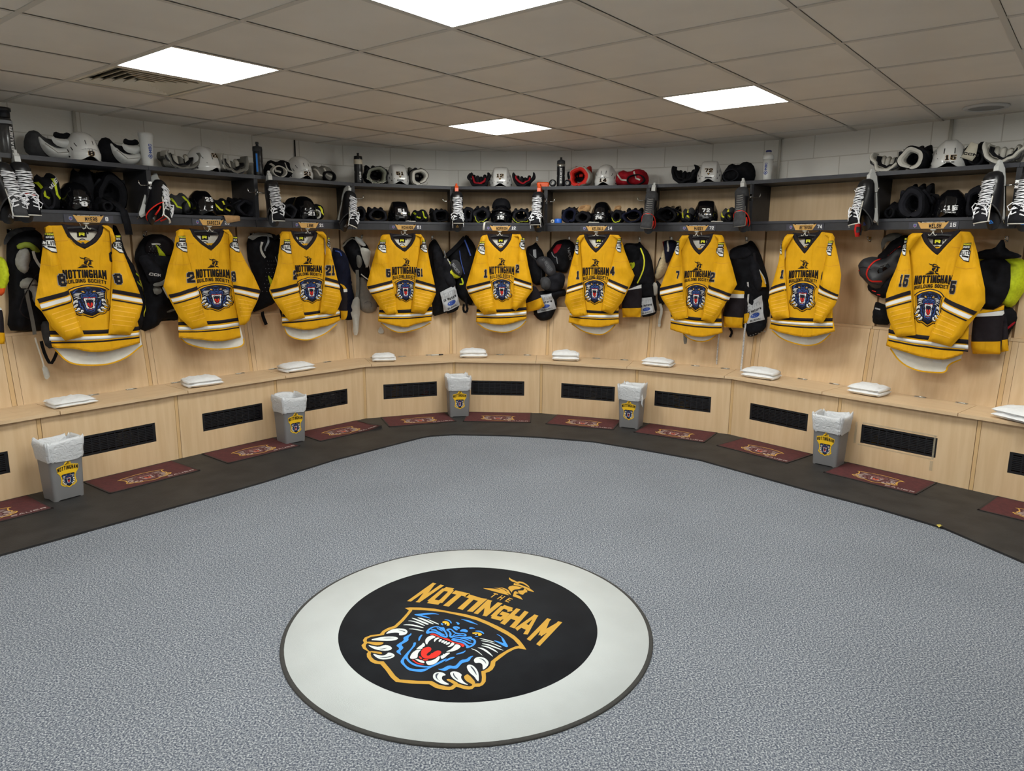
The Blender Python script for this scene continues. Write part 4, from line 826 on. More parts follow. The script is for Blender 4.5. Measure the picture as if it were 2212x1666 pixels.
    def arch2(u_, v_):
        e = (2 * u_ - 1) ** 2; zl = za + (zb - za) * u_; hi = zl + H * .19 - H * .2 * e; return (xa + Wd * (.02 + .96 * u_), hi - H * .4 + H * .37 * v_)
    text(m, 'BUILDING SOCIETY', arch2, fb, BLK, aspect=.62, t=.19, gap=.14, lift=.0025)
    (a0_, z1_), (a1_, z2_) = q([(SB[0], SB[3]), (SB[2], SB[1])], mB)
    gx = [p[0] for p in GOUTP]; gz = [p[1] for p in GOUTP]; X0, X1, Z0, Z1 = min(gx), max(gx), min(gz), max(gz)
    fn = lambda x, y: (a0_ + (a1_ - a0_) * (x - X0) / (X1 - X0), z1_ + (z2_ - z1_) * (y - Z0) / (Z1 - Z0))
    crest(m, fn, fb, PALJ, .0034, .0005, .03, outline=JDK)
    (a0r, z1r), (a1r, z2r) = q([(RB[0], RB[3]), (RB[2], RB[1])], mB)
    rx_ = [p[0] for r in ROBIN for p in r]; rz_ = [p[1] for r in ROBIN for p in r]
    for r in ROBIN: flatdecal(m, [(a0r + (a1r - a0r) * (x - min(rx_)) / (max(rx_) - min(rx_)), z1r + (z2r - z1r) * (y - min(rz_)) / (max(rz_) - min(rz_))) for x, y in r], fb, BLK, .0025, .03)
    if i == 1:
        (x0, z0_), (x1, z1__) = q([(985, 400), (1030, 308)], mB); text(m, 'C', boxfn(x0, z0_, x1, z1__), fb, BLK, t=.2, lift=.0025)
    pb = m.build('body', o, off=base); so = pb.modifiers.new('thick', 'SOLIDIFY'); so.thickness = .0025; so.offset = -1 if 0 else 1
    # back panel: white lining seen through the neck and below the front hem
    m = MB(); pl = HB + [(HEM[-1][0] - .015, HEM[-1][1] + .1), (SR[2][0] - .07, SR[2][1] - .12), (SR[1][0] - .035, SR[1][1] - .012), (CO_[-1][0], CO_[-1][1] - .002), (CO_[0][0], CO_[0][1] - .002), (SL[1][0] + .035, SL[1][1] - .012), (SL[0][0] + .07, SL[0][1] - .12), (HEM[0][0] + .015, HEM[0][1] + .1)]
    def fk(x, z):
        t = max(-1, min(1, (x - cx) / hw)); return .134 + .034 * (1 - t ** 4) + .006 * noise.noise(Vector((x * 9, z * 3, i * 3.1)))
    v, t = fill(pl, .03); fs = [a if (v[a[1]][0] - v[a[0]][0]) * (v[a[2]][1] - v[a[0]][1]) - (v[a[2]][0] - v[a[0]][0]) * (v[a[1]][1] - v[a[0]][1]) > 0 else a[::-1] for a in t]
    m.add([(x, fk(x, z), z) for x, z in v], fs, LIN, True)
    m.add([(x, fk(x, z) + .003, z) for x, z in v], [a[::-1] for a in fs], GOLD, True)
    rim = [HEM[1]] + HB + [HEM[-2]]; flatdecal(m, ribbon([(x, z + .003) for x, z in HB], .01), fk, GOLD, .002, .03)
    lc = (CO_[0][0] + CO_[-1][0]) / 2 + {1: .012, 8: -.015, 9: -.03}.get(i, .006); lz = zt - .052
    flatdecal(m, [(lc - .03, lz - .022), (lc + .03, lz - .022), (lc + .03, lz + .018), (lc - .03, lz + .018)], fk, BLK, .002, .03)
    text(m, 'R', boxfn(lc - .018, lz - .012, lc + .018, lz + .012), fk, YELP, aspect=1.3, t=.3, lift=.0028)
    flatdecal(m, [(lc + .033, lz + .0), (lc + .043, lz + .0), (lc + .043, lz + .014), (lc + .033, lz + .014)], fk, BLK, .002, .03)
    mx, mz = HB[len(HB) // 2 - (1 if i != 9 else 0)]; hm = min(p[1] for p in HEM[2:-2])
    flatdecal(m, [(mx - .02, hm - .03), (mx + .035, hm - .032), (mx + .035, hm + .03), (mx - .02, hm + .03)], fk, WHT, .004, .03)
    tc_ = [(lc + .022 * math.cos(PI * k / 10), lz - .052 + .02 * math.sin(PI * k / 10)) for k in range(11)]; flatdecal(m, ribbon(tc_, .006), fk, BLK, .002, .03)
    m.build('back_panel', o, off=base)
    # gold gusset in the V, collar band
    m = MB(); gz0 = zv + .002; fg = lambda x, z: fb(x, zv) + .016
    flatdecal(m, [(CO_[3][0], gz0 - .004), (CO_[3][0] + .062, zv + .05), (CO_[3][0] + .03, zv + .058), (CO_[3][0] - .03, zv + .056), (CO_[3][0] - .062, zv + .05)], fg, GOLD, 0, .03)
    flatdecal(m, [(CO_[3][0] - .012, zv + .03), (CO_[3][0] + .012, zv + .03), (CO_[3][0] + .008, zv + .045), (CO_[3][0] - .008, zv + .045)], fg, DGR, .001, .03); m.build('neck_gusset', o, off=base)
    m = MB(); ring = chaikin(CO_, 1, False); outer_ = []
    rows = [[], [], [], []]
    for k, p in enumerate(ring):
        a = ring[max(0, k - 1)]; b = ring[min(len(ring) - 1, k + 1)]; dx, dz = b[0] - a[0], b[1] - a[1]; l = math.hypot(dx, dz); nx, nz = -dz / l, dx / l
        if abs(p[0] - CO_[3][0]) < .012: nx, nz = 0, 1.4
        y = fb(*p)
        rows[0].append((p[0] - nx * .003, y - .001, p[1] - nz * .003)); rows[1].append((p[0] + nx * .004, y - .006, p[1] + nz * .004)); rows[2].append((p[0] + nx * .022, y - .003, p[1] + nz * .022)); rows[3].append((p[0] + nx * .026, y + .008, p[1] + nz * .026))
    m.grid(rows[::-1], KNB)
    A, B = CO_[0], CO_[-1]; rows = []
    for zz, dy in ((.012, 0), (.004, -.003), (-.026, 0), (-.03, .006)):
        rows.append([(A[0] + (B[0] - A[0]) * k / 12, .15 - .035 * abs(2 * k / 12 - 1) ** 3 + dy, A[1] + (B[1] - A[1]) * k / 12 + zz - .012 * math.sin(PI * k / 12)) for k in range(13)])
    m.grid(rows, KNB)
    if i == 1: text(m, 'rhino', axisfn((CO_[0][0] + .028, CO_[0][1] - .085), (.04, -.045), (.007, .006)), lambda x, z: fb(x, z) - .005, GOLD, lift=.002)
    m.build('collar', o, off=base)
    # sleeves
    for S_, st, nb, bd, sgn in ((SL, sls, nl, bl, -1), (SR, srs, nr_, br_, 1)):
        m = MB(); fsv = pillow(m, S_, .083, .034, GOLD, .02, r=.06, back=.2, wr=.03, ws=8, sm=0, seed=i * 3 + sgn)
        To, Ti, Bo, Bi = q(P_(st), mS); L_ = lambda a, b, f: (a[0] + (b[0] - a[0]) * f, a[1] + (b[1] - a[1]) * f)
        def bnd(f0, f1, mt):
            pl = []
            for e in [k / 8 for k in range(9)]: pl.append(L_(L_(To, Bo, f0), L_(Ti, Bi, f0), .012 + .976 * e))
            for e in [k / 8 for k in range(9)][::-1]: pl.append(L_(L_(To, Bo, f1), L_(Ti, Bi, f1), .012 + .976 * e))
            flatdecal(m, pl, fsv, mt, .0025, .02)
        bnd(0, .34, KNB); bnd(.4, .445, GOLD2); bnd(.455, .75, WHT); bnd(.76, .8, GOLD2); bnd(.88, 1, KNB)
        zm_ = min(p[1] for p in S_); low = sorted(p for p in S_ if p[1] < zm_ + .045); ci, co = (low[-1], low[0]) if sgn < 0 else (low[0], low[-1])
        for k in range(5):
            f = .14 + .14 * k; a = L_(Bi, ci, f); b_o = L_(Bo, co, f); mid = L_(a, b_o, .82); st0 = L_(a, b_o, .06)
            if inside(mid, S_) and inside(st0, S_): flatdecal(m, ribbon([st0, L_(a, b_o, .45), mid], .005), fsv, mat('tonal_stripe', (232, 174, 52), .62), .0018, .03)
        # elbow seam, hem stitch
        ez = S_[0][1] - .235; xs = sorted(p[0] for p in resample(S_, .02) if abs(p[1] - ez) < .03)
        if len(xs) > 2: flatdecal(m, ribbon([(xs[0] + .008, ez + .006), ((xs[0] + xs[-1]) / 2, ez - .006), (xs[-1] - .006, ez + .006)], .0022), fsv, SEAMG, .0018, .03)
        # number with grey outline
        s_, x0, y0, x1, y1 = nb; (ax_, az_), (bx_, bz_) = q([(x0, y1), (x1, y0)], mS); sk = .0
        bf = boxfn(ax_ + .004, az_ + .004, bx_ - .004, bz_ - .004); text(m, s_, bf, fsv, TEXG, aspect=.66, t=.235, gap=.16, lift=.003, grow=.035, h=.01); text(m, s_, bf, fsv, GOLD, aspect=.66, t=.235, gap=.16, lift=.0031, grow=.035) if 0 else None; text(m, s_, bf, fsv, BLK, aspect=.66, t=.235, gap=.16, lift=.0045, h=.01)
        # league badge
        (ax_, az_), (bx_, bz_) = q([(bd[0], bd[3]), (bd[2], bd[1])], mS); bw, bh = bx_ - ax_, bz_ - az_; B = lambda u_, v_: (ax_ + bw * u_, az_ + bh * v_)
        def bshape(pts, mt, lf, clip=True):
            pl = [B(u_ if sgn < 0 else u_, v_) for u_, v_ in pts]; flatdecal(m, pl, fsv, mt, lf, .01)
        bshape([(.1, .58), (.05, .45), (.05, .3), (.5, .04), (.95, .0), (.97, .55), (.8, .66), (.3, .66)], BLK, .003); bshape([(.14, .56), (.1, .44), (.12, .31), (.5, .09), (.9, .05), (.92, .53), (.75, .6), (.33, .6)], WHT, .0042)
        bshape([(.25, .62), (.9, .66), (.9, .98), (.3, .95)], BLK, .003)
        text(m, 'PREMIER', lambda u_, v_: B(.32 + .55 * u_, .84 + .09 * v_), fsv, YELP, lift=.0042, h=.012); text(m, 'SPORTS', lambda u_, v_: B(.32 + .5 * u_, .7 + .09 * v_), fsv, WHT, lift=.0042, h=.012)
        text(m, 'ELITE', lambda u_, v_: B(.12 + .82 * u_, .36 + .2 * v_), fsv, BLK, aspect=.7, t=.26, lift=.0056, h=.01)
        bshape([(.3, .27), (.88, .2), (.88, .3), (.3, .34)], BLK, .0056); text(m, 'PLAYOFFS'[0:8].replace('Y', 'I'), lambda u_, v_: B(.34 + .5 * u_, .26 + .05 * v_ - .05 * u_), fsv, YELP, lift=.0048, h=.05) if 0 else None
        m.build('sleeve', o, off=base)
    # hanger
    hz = zt - .012; hcx = (CO_[0][0] + CO_[-1][0]) / 2; hx = (BAYS and 0)
    h = empty('clothes_hanger', wp(u, hcx, .14, hz), u.ang); tag(h, f'dark clothes hanger inside the jersey numbered {wn}' if i != 8 else 'dark clothes hanger inside the jersey under the empty shelf', 'hanger', 'dark hangers inside the jerseys')
    k = MB(); k.tube([(SL[1][0] + .02 - hcx, 0, -.03), ((SL[1][0] - hcx) * .5, 0, -.004), (0, 0, .004), ((SR[1][0] - hcx) * .5, 0, -.004), (SR[1][0] - .02 - hcx, 0, -.03)], .007, GRD, 8); k.build('shoulder_bar', h)
    k = MB(); k.tube([(0, 0, .004), (0, 0, .02), (-.008, 0, .03), (-.006, 0, .04), (.004, 0, .042)], .0022, STEEL, 6); k.build('hook', h)
    return o
JO = [jersey(i) for i in range(1, 10)]
# ---------------------------------------------------------------- gear hanging on the back panels
class Gear:
    def __init__(s, i, name, label, cat, frm, m, at, group='gear hung on hooks under the shelves'):
        s.u = US[i]; s.fx = frm; s.m = m; a = onp(s.u, *frm(*at), m); s.base = (a[0], m, a[1]); s.k = 0
        s.o = empty(name, wp(s.u, a[0], m, a[1]), s.u.ang); tag(s.o, label, cat, group)
    def q(s, pts): return [onp(s.u, *s.fx(*p), s.m) for p in (P_(pts) if isinstance(pts, str) else pts)]
    def part(s, name, pts, d, mt, dm=0, wr=.04, ws=15, back=.35, r=None, h=.022):
        s.flush(); s.mb = MB(); s.nm = name; s.k += 1
        s.f = pillow(s.mb, s.q(pts), s.m - dm, d, mt, h, r=r, back=back, wr=wr, ws=ws, sm=1, seed=s.k * 5.1 + s.base[0] * 9); return s
    def flush(s):
        if getattr(s, 'mb', None): s.mb.build(s.nm, s.o, off=s.base); s.mb = None
    def mark(s, pts, mt, lift=.004): flatdecal(s.mb, s.q(pts), s.f, mt, lift, .012); return s
    def line(s, pts, w, mt, lift=.004): flatdecal(s.mb, ribbon(chaikin(s.q(pts), 1, False), w), s.f, mt, lift, .012); return s
    def oval(s, c, rx, ry, mt, lift=.003): return s.mark([(c[0] + rx * math.cos(t * PI / 9), c[1] + ry * math.sin(t * PI / 9)) for t in range(18)], mt, lift)
    def write(s, tx, p0, p1, p2, mt, aspect=.7, t=.2, lift=.0055):      # lower left, lower right, upper left, in photo pixels of the crop
        a, b, c = s.q([p0, p1, p2]); text(s.mb, tx, axisfn(a, (b[0] - a[0], b[1] - a[1]), (c[0] - a[0], c[1] - a[1])), s.f, mt, aspect=aspect, t=t, lift=lift, h=.02); return s
    def strap(s, name, pts, w, mt, dm=.06, th=.0035):
        L = chaikin(s.q(pts), 1, False); n = len(L); R = ribbon(L, w); m = MB()
        rows = []; y = s.m - dm
        for k in range(n):
            a, b = R[k], R[2 * n - 1 - k]; yy = y + .006 * math.sin(k * .9)
            rows.append([(a[0], yy, a[1]), (b[0], yy, b[1]), (b[0], yy + th, b[1]), (a[0], yy + th, a[1])])
        m.grid(rows, mt, False, True); m.add(rows[0], [(0, 1, 2, 3)], mt); m.add(rows[-1], [(3, 2, 1, 0)], mt); m.build(name, s.o, off=s.base); return s
    def panel(s, p, tx='TIM', dark=BLK):
        """white sponsor panel: outline script, UK Motors, blue oval of stars, SUBARU. p = lower left, lower right, upper right, upper left"""
        s.mark(p, TEXG if 0 else mat('panel_white', (188, 190, 194), .7, noisy=.05)); a, b, c, d = p
        I = lambda u, v: tuple((a[k] * (1 - u) + b[k] * u) * (1 - v) + (d[k] * (1 - u) + c[k] * u) * v for k in (0, 1))
        s.write(tx, I(.12, .66), I(.85, .66), I(.12, .92), TEXG, t=.1, aspect=.9); s.write('UK Motors' if tx == 'tim' else 'UK Motors', I(.08, .47), I(.9, .47), I(.08, .6), dark, t=.24)
        P = [I(.5 + .28 * math.cos(t * PI / 9), .3 + .12 * math.sin(t * PI / 9)) for t in range(18)]; s.mark(P, TEXG, .0048); P = [I(.5 + .26 * math.cos(t * PI / 9), .3 + .105 * math.sin(t * PI / 9)) for t in range(18)]; s.mark(P, BLUO, .0056)
        for (x, y, r) in ((.36, .33, .035), (.5, .35, .018), (.58, .35, .018), (.46, .27, .018), (.56, .26, .018), (.66, .29, .018)):
            s.mark([I(x + r * .9 * math.cos(k * PI / 4) * (1 if k % 2 == 0 else .3), y + r * math.sin(k * PI / 4) * (1 if k % 2 == 0 else .3)) for k in range(8)], TEXW, .0064)
        s.write('SUBARU', I(.2, .05), I(.82, .05), I(.2, .14), dark, t=.2, aspect=1.1); return s
def sock(i, label, frm, m, out, bands, at):
    g = Gear(i, 'hockey_sock', label, 'sock', frm, m, at, 'folded hockey socks'); g.part('knit', out, .035, KNB, wr=.012, ws=14)
    for pts, mt in bands: g.mark(pts, mt)
    g.flush(); return g
# far left: lime pad and sock, grey protector
g = Gear(0, 'goal_bib', 'lime yellow padded vest cut off by the left edge', 'vest', FR1, .36, (0, 700)); g.part('vest', "-60,350 0,348 40,370 72,440 84,540 62,620 20,710 -60,690", .09, LIME); g.mark("-60,640 20,630 10,705 -60,690", ORG); g.flush()
sock(0, 'black and gold sock below the lime vest at the left edge', FR1, .3, "-60,800 0,800 30,860 40,1030 42,1140 -60,1140", (("-60,1030 40,1036 40,1138 -60,1138", GOLD), ("-60,810 0,808 10,830 -60,830", WHT)), (0, 1140))
g = Gear(1, 'chest_protector', 'grey and black chest protector with dangling straps, left of the first jersey', 'protector', FR1, .42, (250, 1000))
g.part('backing', "75,130 160,90 290,90 390,160 400,400 360,600 430,880 445,1010 200,1020 60,1018 85,800 60,500 55,250", .08, BNY)
g.part('collar_arc', "0,225 40,130 150,88 290,88 292,112 160,125 70,185 20,255", .05, GRD, .05); g.part('lime_patch', "95,240 200,212 280,258 320,312 260,312 200,262 110,292", .03, mat('olive_lining', (128, 140, 34), .7), .09)
g.part('shoulder_pad', "120,300 190,260 230,300 240,420 200,510 130,480 90,400", .05, mat('pale_grey_pad', (150, 147, 142), .7, noisy=.1), .07); g.part('thigh_pad', "140,560 220,530 300,570 328,700 322,830 250,740 200,640 130,628", .06, mat('pale_grey_pad', (150, 147, 142), .7, noisy=.1), .08)
g.line("215,602 260,600 325,620", .006, BLK); g.part('knee_flap', "320,930 400,925 440,960 468,1160 372,1172 330,1050", .025, GRD, .08)
g.strap('strap', "165,640 190,760 215,900 240,1040", .022, GRF, .13); g.strap('strap', "215,300 240,380 310,480", .016, WPD, .15); g.strap('strap', "262,1070 280,1130 310,1230 340,1330", .009, LIN, .1); g.strap('strap', "310,1100 350,1230 390,1310 430,1250 465,1170", .02, BNY, .11)
g.part('strap_end', "325,1325 365,1318 408,1410 370,1450 345,1422", .012, WPD, .09); g.strap('strap', "300,500 240,520 95,800 130,870 200,900", .006, BLK, .13); g.flush()
# between bays eight and twenty-three
g = Gear(2, 'shoulder_pads', 'black shoulder pads with white trim left of jersey twenty-three', 'shoulder pads', FR2, .42, (260, 930))
g.part('body_pad', "75,345 150,190 225,150 300,150 400,220 425,330 440,600 475,800 475,940 430,925 330,915 300,980 140,1040 130,900 185,700 110,450", .09, BNY)
g.part('shoulder_cap', "140,250 215,150 310,152 400,215 425,320 330,360 240,330 150,330", .06, BLK, .07); g.mark("380,180 410,215 412,240 385,232", TEXG)
g.line("180,240 235,235 250,245", .012, WPD); g.mark("205,240 240,262 312,345 290,378 245,315", LIME)
for k in range(26): g.oval((160 + (k % 5) * 24 + 6 * (k // 5 % 2), 262 + (k // 5) * 20), 2.2, 2.2, TEXG, .0052)
g.part('arm_cap', "62,350 170,330 240,400 300,480 330,560 270,600 180,600 130,480", .07, BN2, .08); g.write('CCM', (150, 515), (232, 528), (150, 490), TEXW, .9, .24)
g.part('white_panel', "325,385 410,385 400,480 378,522 345,528 318,480", .025, WPD, .13); g.part('grey_trim', "172,600 190,582 250,572 300,530 332,570 250,612 185,612", .02, GRF, .14)
g.part('grey_flap', "188,620 258,612 286,668 215,698", .015, GRF, .1); g.part('strap_panel', "265,612 320,618 362,700 330,732 292,662", .015, WPD, .11); g.part('belt_tab', "308,832 430,796 402,822 312,852", .012, GRF, .12); g.flush()
g = Gear(1, 'hockey_pants', 'black pants with yellow piping behind the right sleeve of jersey eight', 'pants', FR1, .34, (1290, 1000))
g.part('pants', "1000,60 1060,80 1120,300 1230,480 1290,680 1312,800 1290,900 1265,1035 1150,1010 1050,500", .05, BNY); g.line("1240,560 1290,700 1305,790 1275,890", .01, YELP); g.line("1195,500 1220,520 1240,525", .012, LIME)
for k in range(4): g.line([(1205 + k * 10, 570 + k * 9), (1212 + k * 10, 590 + k * 10)], .004, LIME)
g.flush()
# between bays twenty-three and twenty-one
g = Gear(2, 'shoulder_pads', 'black perforated pads with white edging and a lime stripe, right of jersey twenty-three', 'shoulder pads', FR2, .42, (1250, 860))
g.part('body_pad', "1090,250 1110,175 1200,138 1330,138 1400,200 1425,300 1400,420 1330,600 1362,760 1250,820 1130,862 1190,760 1220,660 1110,420", .09, BNY)
for k in range(44): g.oval((1215 + (k % 5) * 22 + 9 * (k // 5 % 2), 390 + (k // 5) * 34), 2.2, 2.2, TEXG, .0052)
g.line("1110,190 1180,150 1250,155 1290,170", .03, WPD); g.line("1180,220 1165,280 1180,330 1200,360", .018, WPD); g.line("1250,160 1220,220 1200,300", .014, TEXG); g.line("1300,350 1310,420 1305,480", .006, TEXG)
g.part('lime_lining', "1320,302 1392,288 1398,400 1322,462", .03, mat('olive_lining', (128, 140, 34), .7), .09); g.part('lime_stripe', "1208,498 1262,570 1302,705 1288,712 1240,620", .015, LIME, .12)
g.strap('strap', "1260,190 1330,160 1400,220 1420,300", .03, BNY, .13); g.strap('strap', "1190,842 1200,890 1222,958", .03, BNY, .08); g.strap('strap', "1352,760 1355,830 1372,905", .018, BNY, .08); g.flush()
# between bays twenty-one and fifty-one
g = Gear(3, 'hockey_pants', 'navy pants behind the right sleeve of jersey twenty-one', 'pants', FR21, .4, (1300, 1400)); g.part('pants', "1120,415 1230,425 1300,480 1345,560 1360,700 1392,850 1400,1000 1480,1400 1400,1435 1200,1380 1150,900", .08, NAVY)
g.line("1150,460 1200,480 1215,530", .012, BLUO); g.flush()
sock(3, 'black sock with gold and white bands beside jersey twenty-one', FR21, .26, "1240,912 1300,940 1342,1000 1348,1200 1332,1405 1262,1425 1250,1280", (("1245,915 1300,940 1335,985 1270,990", GOLD), ("1265,990 1340,985 1345,1025 1268,1030", WHT), ("1250,1290 1336,1288 1330,1400 1258,1420", GOLD)), (1300, 1420))
g = Gear(4, 'chest_protector', 'white and grey chest protector with hanging straps left of jersey fifty-one', 'protector', FR3, .43, (1150, 950))
g.part('chest_plate', "918,275 970,225 1030,185 1130,225 1190,300 1205,400 1185,500 1212,620 1150,640 1040,560 985,430", .08, BNY); g.line("925,290 970,232 1030,200 1095,290 1105,350 1140,440 1150,500", .012, WPD)
g.part('shoulder_cap', "1030,180 1100,215 1150,280 1110,290 1040,240", .03, WPL, .09); g.part('white_wing', "1080,290 1190,320 1185,400 1165,500 1140,490 1100,380", .03, WPD, .1); g.line("1185,330 1170,420 1180,500 1205,560", .006, LIN)
g.part('grey_pad', "1045,370 1090,380 1110,450 1080,510 1050,480", .03, GRF, .1); g.part('grey_apron', "1088,580 1150,600 1222,760 1272,880 1240,945 1150,955 1085,905 1060,750", .05, mat('taupe_pad', (128, 122, 114), .75, noisy=.08), .03)
g.line("1130,850 1170,830 1200,850 1195,890", .003, GRD); g.strap('strap', "1055,520 1065,680 1050,820", .03, GRF, .1); g.part('belt', "1020,790 1080,780 1085,920 1075,1010 1065,1165 1015,1165 1012,1020 985,920", .02, WPD, .1); g.part('strap_end', "1268,1122 1290,1080 1320,1110 1330,1150 1275,1155", .012, WPD, .06)
g.strap('strap', "1090,560 1150,610 1212,640", .01, LIN, .12); g.flush()
# between bays fifty-one and twelve
g = Gear(4, 'hockey_pants', 'black pants with a white sponsor panel right of jersey fifty-one', 'pants', FR4, .4, (860, 960))
g.part('pants', "672,280 700,235 738,208 775,262 830,370 895,540 930,700 957,860 945,925 870,945 800,967 715,992 715,900 700,700 680,450", .1, BNY, wr=.03); g.part('hip_pad', "700,300 750,260 800,380 790,520 730,560 700,440", .03, BN2, .08); g.part('thigh_pad', "790,400 840,400 900,560 930,690 850,720 780,560", .035, BN2, .09); g.part('lower_leg', "755,735 905,660 958,862 930,930 805,960", .03, BNY, .1); g.line("800,330 815,370 805,400", .008, TEXG); g.line("835,410 870,500 895,600", .012, WPD); g.write('BAUER', (835, 665), (895, 600), (833, 640), TEXW, 1.1, .2)
g.panel([(800, 935), (958, 868), (905, 668), (762, 742)], 'tim'); g.flush()
g = Gear(5, 'elbow_pads', 'yellow mesh and dark grey pads with blue cord left of jersey twelve', 'elbow pads', FR4, .42, (1020, 900))
g.part('fabric', "850,370 920,290 1020,220 1045,168 1075,195 1130,260 1155,330 1140,420 1150,600 1120,850 1100,880 1030,850 940,760 950,620 880,500", .09, BNY, wr=.03)
g.part('yellow_shell', "860,420 875,410 930,470 1008,570 1005,598 960,608 900,590 868,500", .04, mat('yellow_mesh', (206, 206, 30), .6, noisy=.2, scale=200), .1); g.part('grey_cap', "925,415 990,425 1035,520 1012,592 945,560 900,480", .035, GRD, .12); g.write('BAUER', (925, 470), (990, 560), (945, 450), TEXG, .9, .2)
g.strap('cord', "1050,225 1080,300 1110,380", .012, BLUO, .13); g.strap('cord', "1000,330 1010,420 1050,560", .007, BLUO, .13); g.strap('strap', "1050,200 960,300 870,380", .04, BNY, .12); g.strap('strap_loop', "1055,790 1062,860 1078,920 1045,945 1030,905 1040,860", .022, BNY, .09); g.line("1020,600 1040,660 1000,660", .014, LIME)
g.flush()
# between bays twelve and fourteen
g = Gear(5, 'padded_vest', 'black padded vest with a grey tag right of jersey twelve', 'vest', FR5, .42, (540, 700)); g.part('vest', "440,300 520,270 545,240 575,290 615,340 640,450 640,620 570,690 500,650 455,500", .09, BNY)
g.mark("517,322 548,318 552,400 538,402 520,380", TEXG); g.line("480,360 545,420 600,500 605,600 580,660", .008, GRD); g.line("575,420 600,450", .006, TAN2); g.flush()
g = Gear(6, 'elbow_pads', 'large grey and black elbow pads with a red badge left of jersey fourteen', 'elbow pads', FR5, .42, (760, 740))
g.part('upper_pad', "640,370 700,300 740,240 800,222 860,215 930,255 940,330 900,420 870,520 840,560 700,520", .09, BNY); g.mark("735,320 780,270 826,266 818,300 780,350 755,362", REDF); g.line("725,345 745,380 760,400 775,390 790,460", .006, TEXG); g.write('VAPOR', (885, 300), (890, 425), (905, 295), TEXG, .8, .16)
g.part('elbow_cap', "580,425 622,385 700,388 765,460 782,560 742,600 690,570 630,500 590,470", .06, mat('graphite_cap', (58, 58, 62), .45), .12); g.write('BAUER', (650, 420), (745, 535), (668, 402), mat('cap_print', (90, 90, 94), .5), .9, .2)
g.part('forearm_pad', "700,560 800,540 860,560 862,650 830,720 740,742 640,722 632,640", .06, BN2, .1); g.part('lower_cap', "632,600 690,580 742,620 735,700 680,720 640,690", .03, GRD, .16); g.write('X/ITE', (812, 505), (880, 490), (812, 495), TEXW) if 0 else None; g.flush()
g = Gear(6, 'hockey_pants', 'black pants with a white sponsor panel low between jerseys twelve and fourteen', 'pants', FR5, .37, (630, 1030))
g.part('pants', "560,740 640,730 830,700 860,780 750,800 757,890 722,962 700,1010 640,1033 575,1030 508,948 540,800", .07, BNY); g.line("530,965 575,1022", .004, REDF); g.panel([(585, 950), (752, 912), (720, 755), (560, 780)], 'tim'); g.flush()
sock(5, 'folded black sock with a wide gold band right of jersey twelve', FR5, .27, "505,675 560,700 600,800 632,882 570,920 455,945 440,860 460,780 490,720", (("440,858 600,798 632,884 570,922 455,946", GOLD),), (500, 940))
# between bays fourteen and seventy-two
g = Gear(6, 'hockey_pants', 'black pants with a lime disc and piping right of jersey fourteen', 'pants', FR5, .41, (1660, 980))
g.part('pants', "1410,300 1430,270 1455,252 1560,262 1580,235 1610,280 1680,350 1718,480 1728,650 1738,760 1757,940 1730,975 1600,992 1590,720 1480,700 1500,600 1440,420", .11, BN2, wr=.03)
g.part('upper_flap', "1455,275 1540,268 1600,330 1590,440 1540,540 1480,480 1450,380", .03, BNY, .1); g.part('leg', "1590,640 1660,650 1730,640 1742,800 1720,790 1600,792", .03, BNY, .1); g.part('hip_pad', "1470,420 1560,400 1620,440 1610,560 1560,640 1500,600", .03, BN2, .11); g.oval((1525, 468), 36, 44, LIME); g.oval((1522, 470), 8, 9, mat('olive_lining', (128, 140, 34), .7), .0045); g.line("1610,305 1648,400 1645,500 1610,590 1578,652", .012, YELP); g.mark("1410,285 1432,285 1430,330 1415,350", LIME); g.line("1600,640 1660,650 1725,645", .003, BLK)
g.part('lower_leg', "1595,790 1722,782 1760,935 1730,975 1600,990", .03, BNY, .1); g.panel([(1600, 972), (1755, 935), (1718, 788), (1600, 800)], 'tim'); g.flush()
sock(6, 'black sock with white and gold bands right of jersey fourteen', FR5, .26, "1430,740 1470,690 1603,665 1606,760 1595,995 1412,998 1400,840", (("1460,722 1600,668 1602,705 1450,728", WHT), ("1410,905 1598,902 1592,996 1412,998", GOLD)), (1500, 995))
g = Gear(7, 'shoulder_pads', 'beige mesh and navy shoulder pads left of jersey seventy-two', 'shoulder pads', FR6, .42, (260, 800))
g.part('mesh_pad', "155,600 170,520 200,440 240,320 280,310 290,480 260,560 200,620", .07, BEI); g.line("170,560 200,450 240,400", .014, NAVY); g.part('navy_collar', "248,240 300,225 380,228 400,280 330,420 285,470 270,380 262,300", .07, NAVY, .03); g.mark("248,242 272,235 272,290 258,300", REDF); g.line("310,235 330,290 322,340", .014, WPD)
g.part('lower_pad', "160,625 200,640 280,780 250,880 190,860 180,700", .05, BNY, -.01); g.part('white_trim', "150,640 200,660 196,782 142,775", .02, WPD, .03); g.strap('strap', "225,860 245,930 225,1010 220,1060", .024, WPD, .04); g.part('strap_end', "205,1052 235,1050 232,1090 205,1090", .01, WPD, .04); g.flush()
